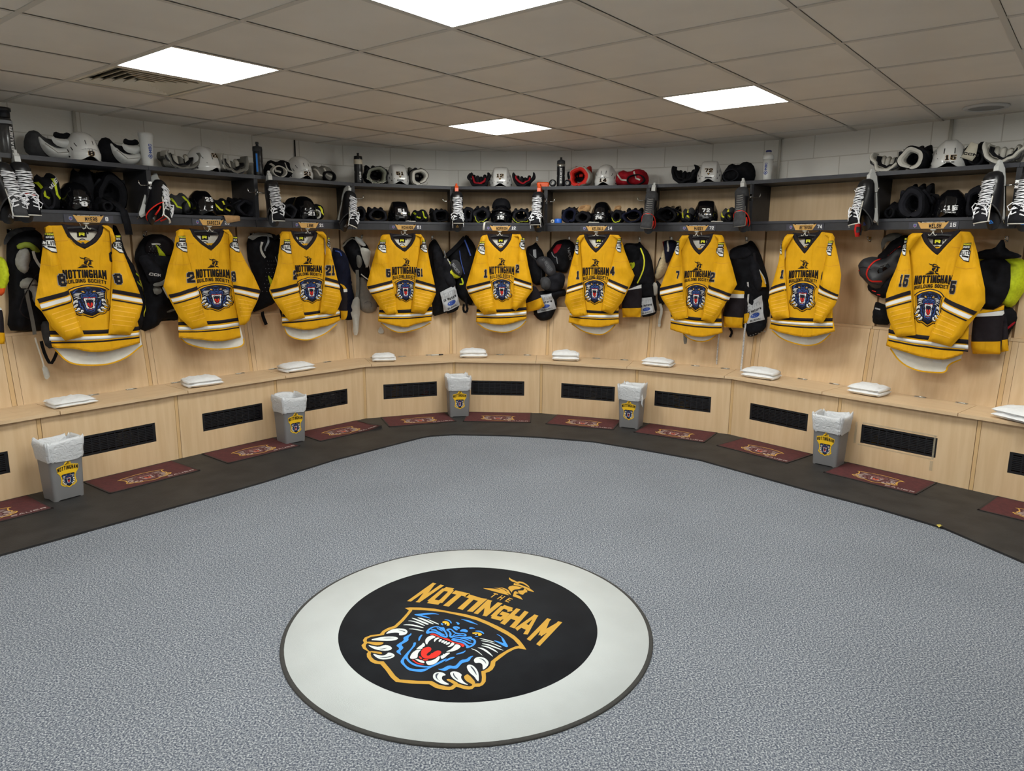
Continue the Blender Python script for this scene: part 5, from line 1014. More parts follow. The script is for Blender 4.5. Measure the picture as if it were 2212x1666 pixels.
# between bays seventy-two and seventy-four
g = Gear(7, 'hockey_pants', 'large black pants with a white sponsor panel and gold edge right of jersey seventy-two', 'pants', FR6, .42, (1190, 1180))
g.part('pants', "890,345 960,290 1080,262 1108,228 1145,238 1210,340 1262,500 1300,640 1312,820 1310,1000 1285,1120 1180,1185 1092,1182 1045,1080 850,1112 838,900 970,700 925,520", .11, BNY, wr=.035); g.line("940,400 1050,380 1130,340", .004, BLK); g.part('top_flap', "925,380 1000,310 1090,290 1150,335 1150,375 1050,425 940,415", .03, BN2, .1).part('side_panel', "1120,400 1180,380 1250,520 1280,680 1200,760 1140,600", .03, BN2, .09).part('leg', "1050,640 1180,660 1210,860 1190,900 1060,880 1045,760", .04, BNY, .09); g.part('lower_leg', "1090,880 1200,780 1270,765 1312,1000 1290,1110 1180,1180 1095,1178", .03, BNY, .1); g.mark("1235,540 1290,620 1300,690 1240,690", GOLD); g.line("1230,520 1280,600 1295,660", .01, WPD)
g.line("1180,350 1195,480 1080,640 1060,720", .02, BLK); g.panel([(1125, 1048), (1292, 1008), (1258, 770), (1090, 875)], 'tim')
for k in range(6): g.oval((1150 + k * 27, 1165 - k * 9 + 5 * (k % 2)), 7, 4, TEXG, .004)
g.strap('cord', "1125,640 1132,760 1118,950 1092,1150 1072,1350 1055,1525", .014, mat('cord_white', (214, 212, 208), .8, c2=(150, 150, 155), scale=120), .13); g.strap('cord', "826,960 820,1150 808,1300 796,1460", .011, mat('cord_white', (214, 212, 208)), .06); g.strap('strap', "925,1100 950,1140 930,1190", .02, BNY, .06); g.flush()
sock(7, 'black sock with white top band and gold foot beside jersey seventy-two', FR6, .27, "915,730 960,712 1055,735 1060,820 1050,1000 1036,1105 850,1096 850,900", (("925,715 1055,738 1058,768 918,760", GOLD), ("915,760 1055,765 1055,805 912,800", WHT), ("850,985 1046,1000 1036,1104 850,1096", GOLD)), (950, 1100))
sock(7, 'second black sock with gold foot, behind the white cord', FR6, .3, "1050,790 1090,810 1112,960 1118,1050 1045,1066 1045,900", (("1050,965 1112,950 1117,1048 1047,1064", GOLD),), (1080, 1060))
g = Gear(7, 'stick_end', 'short grey rod hanging below the hem of jersey seventy-two', 'rod', FR6, .3, (460, 1265)); g.part('rod', "445,1120 482,1120 482,1255 470,1266 445,1262", .02, GRF, wr=0); g.flush()
# right of bay seventy-four: shoulder pads and black pad by bay fifteen
g = Gear(9, 'shoulder_pads', 'black and grey shoulder pads piped in red left of jersey fifteen', 'shoulder pads', FR8, .42, (430, 740))
g.part('collar', "378,210 430,150 520,133 585,160 500,230 440,205 405,260 385,305", .04, GRF, .0); g.part('chest_pad', "340,350 400,300 480,200 560,158 640,160 640,600 430,740 300,690 252,640 270,570", .06, BNY)
g.part('shoulder_wing', "198,425 232,380 270,362 345,348 430,380 520,300 600,250 620,500 480,520 430,640 330,640 270,580 215,520", .08, mat('charcoal_rubber', (50, 50, 53), .55), .05); g.line("620,240 560,270 490,330 400,370 330,455 310,520 350,570 440,572", .012, RED, .004); g.mark("410,480 440,440 500,410 520,440 450,490 415,500", BGL, .004)
g.line("240,450 300,440 360,470", .003, BLK, .004); g.line("225,480 245,470", .006, RED, .004); g.line("260,520 300,560 400,600 460,610", .003, BLK, .004); g.line("325,655 360,665", .006, RED, .004); g.line("370,690 400,695", .006, RED, .004); g.flush()
g = Gear(9, 'pad_bag', 'small black pouch with white print standing on the ledge left of jersey fifteen', 'pouch', FR8, .44, (380, 970), 'gear on the backrest ledge'); g.part('pouch', "322,765 350,758 405,782 480,800 480,968 320,962 298,925", .07, BNY); g.write('GRIPS' if 0 else 'MISSION', (355, 818), (405, 830), (355, 806), TEXW); g.flush()
# right edge
g = Gear(10, 'mesh_vest', 'lime and black vest hanging right of jersey fifteen', 'vest', FR8, .41, (1450, 820))
g.part('mesh', "1240,360 1330,345 1640,360 1700,420 1700,620 1640,710 1575,805 1490,810 1300,560", .09, LIME); g.part('centre_panel', "1330,360 1590,360 1592,600 1560,700 1490,800 1400,825 1310,805 1282,640 1290,480", .04, BNY, .11, r=.03); g.part('yoke', "1245,345 1350,290 1455,280 1500,222 1515,200 1545,205 1556,290 1700,335 1690,365 1450,378 1255,368", .04, BNY, .13, r=.03); g.flush()
g = Gear(10, 'hockey_pants', 'black pants with a red edge behind the sock at the right', 'pants', FR8, .42, (1560, 1090)); g.part('pants', "1480,790 1590,825 1612,930 1530,1040 1525,1100 1440,1100 1440,800", .07, BNY, -.0); g.part('red_trim', "1518,1000 1600,928 1614,942 1525,1016", .015, REDF, .05); g.flush()
sock(10, 'large black sock with white top and gold hem right of jersey fifteen', FR8, .28, "1215,875 1300,830 1400,830 1488,785 1494,860 1475,960 1460,1215 1452,1230 1205,1226 1186,1110", (("1222,862 1300,828 1400,832 1490,786 1490,830 1220,872", GOLD), ("1215,872 1490,835 1492,862 1480,880 1212,892", WHT), ("1188,1114 1462,1112 1458,1216 1450,1230 1206,1226", GOLD)), (1330, 1225))
sock(10, 'second black sock with gold hem, tucked behind the large one', FR8, .32, "1478,870 1500,850 1522,1000 1530,1200 1455,1212 1460,1000", (("1456,1104 1524,1094 1530,1200 1455,1213", GOLD),), (1490, 1210))
# small coat hooks on the back panels
for i in range(NU):
    u = US[i]
    for s in (-.33, .35):
        m = MB(); z = 1.655; m.box((s, .466, z), (.018, .004, .04), CHROME); m.tube([(s, .464, z - .005), (s, .44, z - .012), (s, .425, z + .0), (s, .424, z + .014)], .0035, CHROME, 8); m.lathe([(.001, -.006), (.007, -.003), (.007, .003), (.001, .006)], CHROME, 10, (s, .424, z + .018)); m.build('coat_hook', BAYS[i])
# ---------------------------------------------------------------- helmets
def hsurf(t_, th, kind, a=.104, b=.135, c=.188):
    """t_ 0 at the rim .. 1 at the crown, th 0 at the front, + to the right"""
    zm = .026 * math.exp(-(th / .38) ** 2) + .004 * math.cos(th * 2)
    z = zm + (c - zm) * math.sin(t_ * PI / 2); p = 2.5; r = max(0, 1 - max(0, z / c) ** p) ** (1 / 2.2) * (1 - .05 * math.exp(-(z / .03) ** 2))
    x, y = a * r * math.sin(th), -b * r * math.cos(th); B = 0; ax = abs(x)
    if kind == 'ridge': B = .011 * math.exp(-((ax - .052) / .013) ** 2) * min(1, z / .04) - .004 * math.exp(-(ax / .03) ** 2); B += .004 * math.exp(-((abs(th) - 1.35) / .25) ** 2) * (1 if .03 < z < .1 else .3)
    elif kind == 'brow':
        B = .0045 * (1 if (z < .062 and abs(th) < 1.0) else 0) + .006 * math.exp(-((ax - .042) / .01) ** 2) * (1 if z > .08 else 0) + (.004 if ax < .03 and z > .08 else 0)
    else: B = .005 * math.exp(-((ax - .03) / .01) ** 2) * (1 if z > .06 else 0) + (.005 if z < .05 else 0)
    n = Vector((x / a ** 2, y / b ** 2, (z - .03) / c ** 2)).normalized()
    return Vector((x, y, z)) + n * B
def helmet(i, px, shell, num, kind, label, loc, mark=None, brand=None, tilt=0, rz=0, cap=None):
    u = US[i]; zs, m = loc; s, z = onp(u, px, 400, m); o = empty('hockey_helmet', wp(u, s, m, zs), u.ang + rz); tag(o, label, 'helmet', 'white helmets on the top shelf' if shell is WGL else 'black helmets on the lower shelf')
    mb = MB(); NT, NR = 64, 22; rows = [[hsurf(j / NR, -PI + 2 * PI * k / NT, kind) for k in range(NT)] for j in range(NR + 1)]
    mb.grid(rows, shell, True, True)
    inn = [[(v.x * .93, v.y * .94, v.z) for v in rows[0]], [(v.x * .9, v.y * .91, v.z + .05) for v in rows[0]]]; mb.grid([inn[0], rows[0]], shell, True, True)
    lm = MB(); lm.grid([inn[0], inn[1], [(v[0] * .5, v[1] * .5, .12) for v in inn[1]], [(0, 0, .13)] * NT], BNY, True, True); lm.build('liner', o)
    # vents
    fs = lambda x, z: -.2
    def on(th, z, lift=.0012):
        lo, hi = 0, 1
        for _ in range(14):
            md = (lo + hi) / 2
            if hsurf(md, th, kind).z < z: lo = md
            else: hi = md
        v = hsurf(lo, th, kind); n = Vector((v.x, v.y, 0)).normalized() if v.z < .1 else Vector((v.x, v.y, v.z * .7)).normalized(); return v + n * lift
    vm = mb
    def vent(th0, z0, th1, z1, w, sg=1):
        a, b = on(th0, z0), on(th1, z1); d = (b - a).normalized(); n = Vector((a.x, a.y, a.z * .4)).normalized(); p = d.cross(n).normalized() * w / 2; k = (b - a) * .12
        vm.add([a, a + k + p, b - k + p, b, b - k - p, a + k - p], [(0, 1, 2, 3, 4, 5)], BPL)
    for sg in (-1, 1):
        if kind == 'brow': vent(sg * .22, .1, sg * .26, .13, .005); vent(sg * .75, .085, sg * .95, .11, .006); vent(sg * 1.0, .06, sg * 1.15, .085, .006); vent(sg * 1.25, .05, sg * 1.4, .07, .006)
        elif kind == 'ridge': vent(sg * .75, .075, sg * .8, .1, .005); vent(sg * .95, .05, sg * 1.05, .07, .006); vent(sg * 1.1, .085, sg * 1.2, .11, .006); vent(sg * .7, .03, sg * .8, .04, .008); vent(sg * .45, .045, sg * .5, .052, .004)
        else: vent(sg * .3, .085, sg * .33, .125, .006); vent(sg * .35, .055, sg * .75, .062, .007); vent(sg * .9, .09, sg * 1.1, .12, .006)
        vm.lathe([(.001, .003), (.006, .0025), (.006, 0)], BPL, 10, on(sg * 1.25, .022), Vector((math.sin(sg * 1.25), -math.cos(sg * 1.25), 0)).to_track_quat('Z', 'Y').to_matrix())
    if kind == 'brow': vent(-.16, .068, .16, .068, .006)
    if kind == 'ridge': vm.add([on(-.3, .03, .002), on(-.22, .012 + .02, .003), on(.22, .032, .003), on(.3, .03, .002), on(.26, .045, .002), on(-.26, .045, .002)], [(0, 1, 2, 3, 4, 5)], BPL)
    R = mb.build('shell', o)
    # number and marks printed on the front
    def front(x, z):
        th = math.asin(max(-.9, min(.9, x / .1)))
        for _ in range(3):
            v = on(th, z, 0); th += (x - v.x) / .1
        return on(th, z, 0).y
    pm = MB(); zn = {'ridge': .098, 'brow': .046, 'other': .062}[kind]; h = .032; w = .013 * len(num) + .006; col = BLK if shell is WGL else TEXW
    if kind == 'other' and num == '23': zn = .12
    cxn = .01 if kind == 'other' else 0
    if shell is WGL: text(pm, num, boxfn(cxn - w, zn - h / 2, cxn + w, zn + h / 2), front, TAN2, t=.22, gap=.16, lift=.0014, h=.01, grow=.025)
    text(pm, num, boxfn(cxn - w, zn - h / 2, cxn + w, zn + h / 2), front, col, t=.22, gap=.16, lift=.002, h=.01)
    if kind == 'ridge': flatdecal(pm, [(-.012, zn - .022), (.012, zn - .022), (.006, zn - .034), (0, zn - .038), (-.006, zn - .034)], front, BLK if shell is WGL else TEXG, .002, .01); flatdecal(pm, [(-.006, zn - .024), (.006, zn - .024), (0, zn - .034)], front, TAN2, .0026, .01)
    if kind == 'brow':
        arc = [(-.055 + .011 * k, .064 + .012 * (1 - (k / 5 - 1) ** 2)) for k in range(11)]; flatdecal(pm, ribbon(arc, .0022), front, GRD if shell is WGL else TEXG, .0016, .01)
    if brand: text(pm, brand, boxfn(-.03, zn - .034, .035, zn - .026), front, col, aspect=1.2, t=.24, lift=.002, h=.01)
    pm.build('number_print', R)
    sm = MB(); sm.tube([(-.09, .0, .03), (-.095, -.03, .006), (-.06, -.075, .004), (.0, -.09, .003), (.06, -.075, .004), (.095, -.03, .006), (.09, 0, .03)], .0028, WPD if shell is WGL else BN2, 6); sm.build('chin_strap', o)
    return o
TOPS, LOWS = (2.1225), (1.7965)
for i, px, kind, num, brand, m in ((1, 184, 'brow', '8', None, .25), (2, 441, 'other', '23', None, .25), (3, 647, 'brow', '21', None, .25), (4, 858.5, 'ridge', '51', None, .26), (5, 1082, 'ridge', '12', None, .26), (6, 1309, 'brow', '14', None, .26), (7, 1532, 'ridge', '72', None, .25), (9, 2044, 'other', '15', 'TRUE', .25)):
    helmet(i, px, WGL, num, kind, f'white hockey helmet numbered {NW[num]} on the top shelf', (TOPS, m), brand=brand, rz=(.3 if num == '15' else (.35 if num == '23' else (.2 if num == '72' else 0))))
for i, px, kind, num, brand, m in ((1, 158, 'brow', '8', None, .27), (2, 431, 'other', '23', None, .25), (3, 652, 'brow', '21', None, .23), (4, 860, 'ridge', '51', None, .26), (5, 1083.5, 'brow', '12', None, .26), (6, 1302, 'brow', '14', None, .26), (7, 1528, 'ridge', '72', None, .25), (9, 2060, 'other', '15', 'TRUE', .25)):
    helmet(i, px, BGL, num, kind, f'black hockey helmet numbered {NW[num]} on the lower shelf', (LOWS, m), brand=brand, rz=(.3 if num in ('15', '72') else 0))
# baseball cap on the black helmet in bay twelve, dark dome behind helmet twenty-one
def cap(i, px, m, zz, label, brim=True, mt=BNY):
    u = US[i]; s, z = onp(u, px, 440, m); o = empty('baseball_cap', wp(u, s, m, zz), u.ang); tag(o, label, 'cap')
    mb = MB(); NT = 32; rows = [[(math.sin(2 * PI * k / NT) * .09 * math.cos(j / 8 * PI / 2) ** .7, -math.cos(2 * PI * k / NT) * .1 * math.cos(j / 8 * PI / 2) ** .7 if j < 8 else 0, .02 + .095 * math.sin(j / 8 * PI / 2)) for k in range(NT)] for j in range(9)]
    mb.grid(rows, mt, True, True); mb.lathe([(.001, .118), (.007, .117), (.008, .113)], mt, 12); mb.build('crown', o)
    if brim:
        mb = MB(); rows = []
        for j in range(6):
            r = .09 + .055 * j / 5; rows.append([(math.sin(t) * r * .97, -math.cos(t) * (r + .005) - .0, .018 - .02 * (j / 5) - .03 * math.sin(t) ** 2) for t in [(-1.15 + 2.3 * k / 14) * (1 - .03 * j) for k in range(15)]])
        mb.grid(rows, mt); b = mb.build('brim', o); so = b.modifiers.new('t', 'SOLIDIFY'); so.thickness = .003
        mb = MB(); text(mb, 'III', boxfn(-.06, .075, -.02, .1), lambda x, z: -.082, GRD, lift=.001) if 0 else None
    return o
cap(5, 1083, .27, LOWS + .115, 'black baseball cap on top of the black helmet numbered twelve'); cap(3, 637, .33, LOWS + .07, 'black cap stacked behind the black helmet numbered twenty-one', False)
# ---------------------------------------------------------------- rolled and cupped pads
def curl(mb, R, H, th, y0, y1, a0, a1, outer, inner, sx=1, lob=0, tape=0, wob=0, seed=0, n=40):
    """padded band bent round the y axis: from angle a0 to a1 (0 = right, 90 = up), radii R x H"""
    rows = []; prof = [(0, 0), (.1, -.6), (.5, -1), (.9, -.6), (1, 0)]
    for k in range(n + 1):
        f = k / n; t = math.radians(a0 + (a1 - a0) * f); e = min(1, f * 8, (1 - f) * 8); w = 1 + wob * noise.noise(Vector((f * 6, seed, 0))) + (lob * abs(math.sin(f * PI * 5)) if lob else 0)
        rin = 1 - th / R; tt = .45 + .55 * e ** .5; sec = []
        for (q, side) in ((0, 0), (.25, -.35), (.75, -.35), (1, 0)):          # front lip, from inner to outer
            rr = rin + (1 - rin) * (q * tt + (1 - tt) / 2); sec.append((rr, y0 + side * th))
        for q in (1, .75, .25, 0):
            rr = rin + (1 - rin) * (q * tt + (1 - tt) / 2); sec.append((rr * (1 - tape), y1))
        rows.append([(math.cos(t) * rr * R * w * sx, y, math.sin(t) * rr * H * w) for rr, y in sec])
    zmin = min(v[2] for r in rows for v in r)
    for r in rows:
        for j, v in enumerate(r): r[j] = (v[0], v[1], v[2] - zmin)
    ns = len(rows[0])
    for j in range(ns):
        mt = outer if j in (3, 4, 2) else (inner if j in (7, 0, 6, 1) else outer)
        mb.grid([[rows[k][j] for k in range(n + 1)], [rows[k][(j + 1) % ns] for k in range(n + 1)]], mt, True)
    mb.add(rows[0], [tuple(range(ns))], outer); mb.add(rows[-1], [tuple(range(ns))[::-1]], outer); return zmin
def pad(i, x0, x1, y0, shelf, kind, outer, inner, label, m=.24, accent=None, group=None, name=None, cat=None, rz=0, txt=None, wide=1, dz=0, lining=None):
    u = US[i]; (sa, zt), (sb, _) = onp(u, x0, y0, m), onp(u, x1, y0, m); zb = shelf + dz; w = (sb - sa) * wide; h = max(.05, zt - zb); s = (sa + sb) / 2
    o = empty(name or ('rolled_pad' if kind == 'tube' else 'curved_pad'), wp(u, s, m, zb), u.ang + rz); tag(o, label, cat or 'pad', group or ('pads on the top shelf' if shelf == TOPS else 'pads on the lower shelf'))
    mb = MB(); R = w / 2; D = .075; sd = (x0 * .37) % 10
    if kind == 'tube':
        curl(mb, R, h / 2, min(R, h / 2) * .52, -D, D * .8, -90, 270, outer, inner, wob=.3, seed=sd, lob=.04); mb.build('shell', o)
        q = MB(); pts = [(R * .5 * math.cos(t), 0, h / 2 + h / 2 * .5 * math.sin(t)) for t in [2 * PI * k / 20 for k in range(20)]]
        q.grid([[(x, -D * .5, z) for x, y, z in pts], [(x * .8, D * .5, h / 2 + (z - h / 2) * .8) for x, y, z in pts], [(0, D * .6, h / 2)] * 20], BNY, True, True); q.build('lining', o)
        rn = random.Random(int(x0 * 3)); q = MB(); a_ = rn.uniform(20, 60); w_ = .014
        for sg in ((-1, 1) if rn.random() > .4 else (1,)):
            t0 = math.radians(90 + sg * a_); L = [(R * 1.04 * math.cos(t0 + sg * f * .9), -D * 1.1 + D * 1.3 * f, h / 2 + h / 2 * 1.05 * math.sin(t0 + sg * f * .9)) for f in (0, .25, .5, .75, 1)]
            q.tube(L, w_, BN2 if outer is not BN2 else BNY, 8, flat=.5)
        q.build('strap', o)
        if w > .13:
            q = MB()
            for k in range(3): xx = (-.5 + .5 * k) * R; q.tube([(xx, .02, h * .55), (xx * 1.2, .05, h * .98), (xx * 1.25, .09, h * 1.06), (xx * 1.2, .12, h * .8)], R * .2, outer if outer is not WPD else inner, 10)
            q.build('finger_rolls', o)
        if accent:
            q = MB(); curl(q, R * .9, h / 2 * .9, .006, -D * 1.2, -D * 1.1, 190, 330, accent, accent, wob=.3, seed=sd); b = q.build('piping', o); b.location = (0, 0, 0)
    elif kind == 'cup':
        curl(mb, R, h * .62, min(R * .5, .024), -D, D * .2, 165, 375, outer, inner, wob=.22, seed=sd, lob=.05); mb.build('shell', o)
        q = MB(); curl(q, R * .9, h * .58, .02, -D * .4, D, 172, 366, GRF if outer is WPD else BN2, inner, wob=.25, seed=sd + 4, lob=.08); b = q.build('back_plate', o); b.location = (R * .05, 0, .004)
        q = MB()
        for k in range(4): xx = (-.45 + .3 * k) * R; q.tube([(xx, -.02, h * .12), (xx * 1.1, 0, h * .45 + .01 * (k % 2)), (xx * 1.15, .03, h * (.62 - .06 * (k % 3)))], .017, outer if k % 2 else inner, 10)
        q.build('finger_rolls', o)
        q = MB(); curl(q, R * .72, h * .45, .02, -D * .75, D * .9, 175, 350, lining or inner, lining or BNY, wob=.2, seed=sd + 2); b = q.build('liner', o); b.location = (0, 0, .022)
        q = MB(); pillow(q, [(-R * .5, h * .3), (-R * .1, h * .55), (R * .25, h * .62), (R * .5, h * .4), (R * .2, h * .25), (-.2 * R, h * .2)], .03, .03, inner, .02, wr=.03); q.build('flap', o)
        if accent: q = MB(); curl(q, R * 1.02, h * .64, .01, -D * 1.06, -D * .9, 190, 330, accent, accent, wob=.1, seed=sd, lob=.04); q.build('piping', o)
    elif kind == 'swoop':           # long white cap with a raised cuff
        pl = [(-R, h * .45), (-R * .8, h * .9), (-R * .4, h), (-R * .1, h * .75), (R * .3, h * .72), (R * .95, h * .8), (R, h * .5), (R * .8, h * .1), (R * .2, 0), (-R * .4, .004), (-R * .9, h * .12)]
        pillow(mb, pl, .05, .05, inner, .02, wr=.02); mb.build('liner', o)
        q = MB(); f_ = pillow(q, [(-R * .5, h * .82), (-R * .2, h * .55), (R * .3, h * .38), (R * .92, h * .55), (R * .98, h * .45), (R * .75, h * .06), (R * .2, 0), (-R * .2, h * .12), (-R * .45, h * .42)], .0, .06, outer, .015, r=.05, sm=2)
        flatdecal(q, ribbon([(-R * .35, h * .5), (R * .1, h * .22), (R * .7, h * .3)], .004), f_, GRF, .001, .02); q.build('shell', o)
        q = MB(); pillow(q, [(R * -.05, h * .78), (R * .3, h * .72), (R * .98, h * .78), (R * .85, h * .5), (R * .5, h * .42), (R * .1, h * .5)], -.02, .03, outer, .015, r=.03); q.build('cuff', o)
        q = MB(); pillow(q, [(R * .1, h * .78), (R * .2, h * 1.0), (R * .5, h * .92), (R * .8, h * 1.02), (R * .95, h * .82), (R * .5, h * .74)], .0, .025, BNY, .02); q.build('padding', o)
    else:                           # wedge: folded glove or elbow pad with panels
        pl = [(-R, h * .1), (-R * .95, h * .5), (-R * .55, h * .95), (-R * .1, h * .8), (R * .3, h), (R * .8, h * .85), (R, h * .4), (R * .9, .0), (R * .2, 0), (-R * .5, .0)]
        f_ = pillow(mb, pl, .05, .085, outer, .018, r=.06, wr=.05, ws=16, seed=sd)
        if accent:
            flatdecal(mb, ribbon([(-R * .7, h * .7), (-R * .45, h * .35), (-R * .1, h * .3)], .014), f_, accent, .003, .015); flatdecal(mb, ribbon([(R * .2, h * .8), (R * .35, h * .4), (R * .6, h * .3)], .014), f_, accent, .003, .015)
        if txt: text(mb, txt, axisfn((-R * .1, h * .45), (R * .7, h * .35), (-.01, .025)), f_, TEXW, aspect=1, t=.2, lift=.004, h=.02)
        mb.build('shell', o); q = MB(); curl(q, R * .5, h * .3, .015, -.05, .02, -90, 270, inner, inner, wob=.1, seed=sd); b = q.build('cuff', o); b.location = (R * .35 if int(sd) % 2 else -R * .3, -.0, .004)
    return o
T_, L_2 = TOPS, LOWS
# top shelf, left to right
pad(1, 52, 157, 275, T_, 'swoop', WPL, GRD, 'large white curved shoulder cap left of the white helmet numbered eight', .27)
pad(1, 212, 303, 291, T_, 'swoop', WPL, BNY, 'white curved shoulder cap with black lining right of the white helmet numbered eight', .24)
pad(2, 342, 420, 310, T_, 'cup', WPD, GRF, 'white cupped elbow pad with grey lining left of the white helmet numbered twenty-three', .25, GRD)
pad(2, 465, 525, 322, T_, 'cup', WPD, GRF, 'white cupped elbow pad right of the white helmet numbered twenty-three', .24, GRD)
pad(3, 573, 637, 339, T_, 'wedge', BNY, WPD, 'black glove with ribbed white side left of the white helmet numbered twenty-one', .25, WPD)
pad(3, 669, 722, 352, T_, 'wedge', GRF, BNY, 'grey glove with black palm right of the white helmet numbered twenty-one', .25, WPD)
pad(4, 786, 834, 361, T_, 'tube', BNY, mat('sage_lining', (120, 122, 108), .8), 'rolled black pad with white rim left of the white helmet numbered fifty-one', .27, WPD)
pad(4, 882, 922, 365, T_, 'tube', GRF, WPD, 'rolled grey pad with open round cuff right of the white helmet numbered fifty-one', .26, WPD)
pad(5, 1012, 1058, 364, T_, 'cup', BN2, BNY, 'black cup shaped pad with dark red lining left of the white helmet numbered twelve', .27, lining=REDF)
pad(5, 1107, 1155, 367, T_, 'cup', BN2, BNY, 'black cup shaped pad with dark red lining right of the white helmet numbered twelve', .26, lining=REDF)
pad(6, 1232, 1277, 364, T_, 'tube', WPD, RED, 'round white pad with bright red rim left of the white helmet numbered fourteen', .26, RED)
pad(6, 1322, 1402, 364, T_, 'wedge', REDF, BNY, 'red and white glove right of the white helmet numbered fourteen', .25, WPD, name='hockey_glove', cat='glove')
pad(7, 1456, 1511, 353, T_, 'cup', BNY, BNY, 'black folded glove left of the white helmet numbered seventy-two', .26)
pad(7, 1558, 1632, 349, T_, 'wedge', BNY, BN2, 'large black glove right of the white helmet numbered seventy-two', .25, name='hockey_glove', cat='glove')
pad(9, 1893, 1961, 319, T_, 'cup', WPD, WPD, 'worn white cupped pad, leftmost on the shelf of bay fifteen', .26, GRD)
pad(9, 1953, 2008, 322, T_, 'tube', BNY, WPD, 'black and white rolled pad left of the white helmet numbered fifteen', .25)
o = pad(9, 2074, 2140, 306, T_, 'wedge', BNY, BNY, 'black pad with cream cuff right of the white helmet numbered fifteen', .24)
u = US[9]; s0, z0 = onp(u, 2074, 350, .18); s1, z1 = onp(u, 2114, 305, .18)
q = MB(); f_ = pillow(q, [(s0 - 0, z0 + .03), (s0 + .05, z1), (s1, z1 - .02), (s1 - .005, z0 + .03), (s0 + .07, z0)], .18, .018, mat('cream_cuff', (196, 190, 172), .6), .02, sm=0, wr=0); text(q, 'CCM', axisfn((s0 + .018, z0 + .045), (.085, -.02), (.004, .016)), f_, BLK, aspect=1, t=.26, lift=.002)
oo = Vector(o.location); b = q.build('cuff_panel', o, off=(*((lambda d: (d.dot(u.t), d.dot(u.n)))(Vector((oo.x, oo.y)) - u.o)), oo.z))
pad(10, 2133, 2225, 297, T_, 'cup', WPD, WPD, 'crumpled white pad cut off by the right edge, top shelf', .25, GRD)
# lower shelf, left to right
pad(1, 67, 131, 366, L_2, 'wedge', BNY, BN2, 'tall black elbow pad with lime edging left of the black helmet numbered eight', .27, LIME, txt='BAUER')
pad(1, 118, 148, 410, L_2, 'tube', BNY, BN2, 'black rolled pad with lime piping left of the black helmet numbered eight', .22, LIME) if 0 else None
pad(1, 148, 204, 352, L_2, 'wedge', BNY, BNY, 'tall heap of black gloves behind the black helmet numbered eight', .38)
pad(1, 196, 257, 374, L_2, 'tube', BGL, BNY, 'glossy black curved pad at the back, right of the black helmet numbered eight', .38)
pad(1, 206, 254, 420, L_2, 'wedge', BNY, BNY, 'small black glove right of the black helmet numbered eight', .22)
pad(2, 362, 414, 412, L_2, 'wedge', GRD, BNY, 'grey patterned elbow pad with yellow edge left of the black helmet numbered twenty-three', .25, LIME)
pad(2, 452, 502, 424, L_2, 'wedge', BNY, BNY, 'black elbow pad with yellow stripes right of the black helmet numbered twenty-three', .25, YELP)
pad(2, 500, 540, 431, L_2, 'tube', BNY, BN2, 'black rolled pad at the right end of bay twenty-three', .24)
pad(3, 599, 631, 441, L_2, 'tube', BNY, BN2, 'black rolled pad left of the black helmet numbered twenty-one', .22)
pad(3, 661, 702, 437, L_2, 'wedge', BNY, WPD, 'black pad with a yellow chevron and white patch right of the black helmet numbered twenty-one', .24, YELP)
pad(4, 760, 788, 448, L_2, 'tube', BNY, BNY, 'round black pad at the left end of bay fifty-one', .27)
pad(4, 793, 834, 451, L_2, 'tube', BNY, BN2, 'round black pad left of the black helmet numbered fifty-one', .25)
pad(4, 888, 928, 450, L_2, 'wedge', BNY, BNY, 'black pad with a yellow line right of the black helmet numbered fifty-one', .25, LIME)
pad(4, 930, 966, 454, L_2, 'tube', BN2, BNY, 'round black pad at the right end of bay fifty-one', .25)
pad(5, 1001, 1024, 449, L_2, 'tube', BNY, BN2, 'small round black pad at the left end of bay twelve', .26)
pad(5, 1023, 1059, 449, L_2, 'tube', BNY, BN2, 'black pad with lime rim left of the black helmet numbered twelve', .25, LIME)
pad(5, 1106, 1145, 454, L_2, 'tube', BNY, BN2, 'black pad with lime rim right of the black helmet numbered twelve', .25, LIME)
pad(5, 1142, 1168, 456, L_2, 'tube', BNY, BN2, 'small round black pad behind the orange bladed skate', .27)
pad(6, 1218, 1252, 451, L_2, 'tube', BNY, NAVY, 'round black pad under the tan pouch in bay fourteen', .26)
pad(6, 1249, 1278, 456, L_2, 'tube', BN2, BNY, 'round black pad left of the black helmet numbered fourteen', .23)
pad(6, 1324, 1349, 453, L_2, 'tube', BNY, BNY, 'round black pad with yellow rim right of the black helmet numbered fourteen', .25, LIME)
pad(6, 1347, 1391, 454, L_2, 'tube', BNY, NAVY, 'large round black pad at the right end of bay fourteen', .25)
pad(7, 1425, 1468, 450, L_2, 'tube', BGL, BNY, 'glossy round black pad at the left end of bay seventy-two', .25)
pad(7, 1468, 1501, 447, L_2, 'wedge', GRD, BNY, 'dark pad with two yellow stripes left of the black helmet numbered seventy-two', .24, YELP)
pad(7, 1555, 1589, 446, L_2, 'wedge', GRD, BNY, 'dark pad with two yellow stripes right of the black helmet numbered seventy-two', .24, YELP)
pad(9, 1914, 1960, 431, L_2, 'wedge', BNY, BNY, 'low black pad right of the red bladed skate', .23)
pad(9, 1955, 2013, 405, L_2, 'tube', BNY, BN2, 'large round black glove cuff left of the black helmet numbered fifteen', .25)
pad(9, 2010, 2028, 422, L_2, 'tube', BN2, BNY, 'narrow black pad squeezed beside the black helmet numbered fifteen', .34)
pad(9, 2098, 2139, 405, L_2, 'tube', BNY, BN2, 'tall black pad right of the black helmet numbered fifteen', .27)
pad(10, 2200, 2240, 405, L_2, 'tube', BNY, BN2, 'black pad at the right edge on the lower shelf', .3)
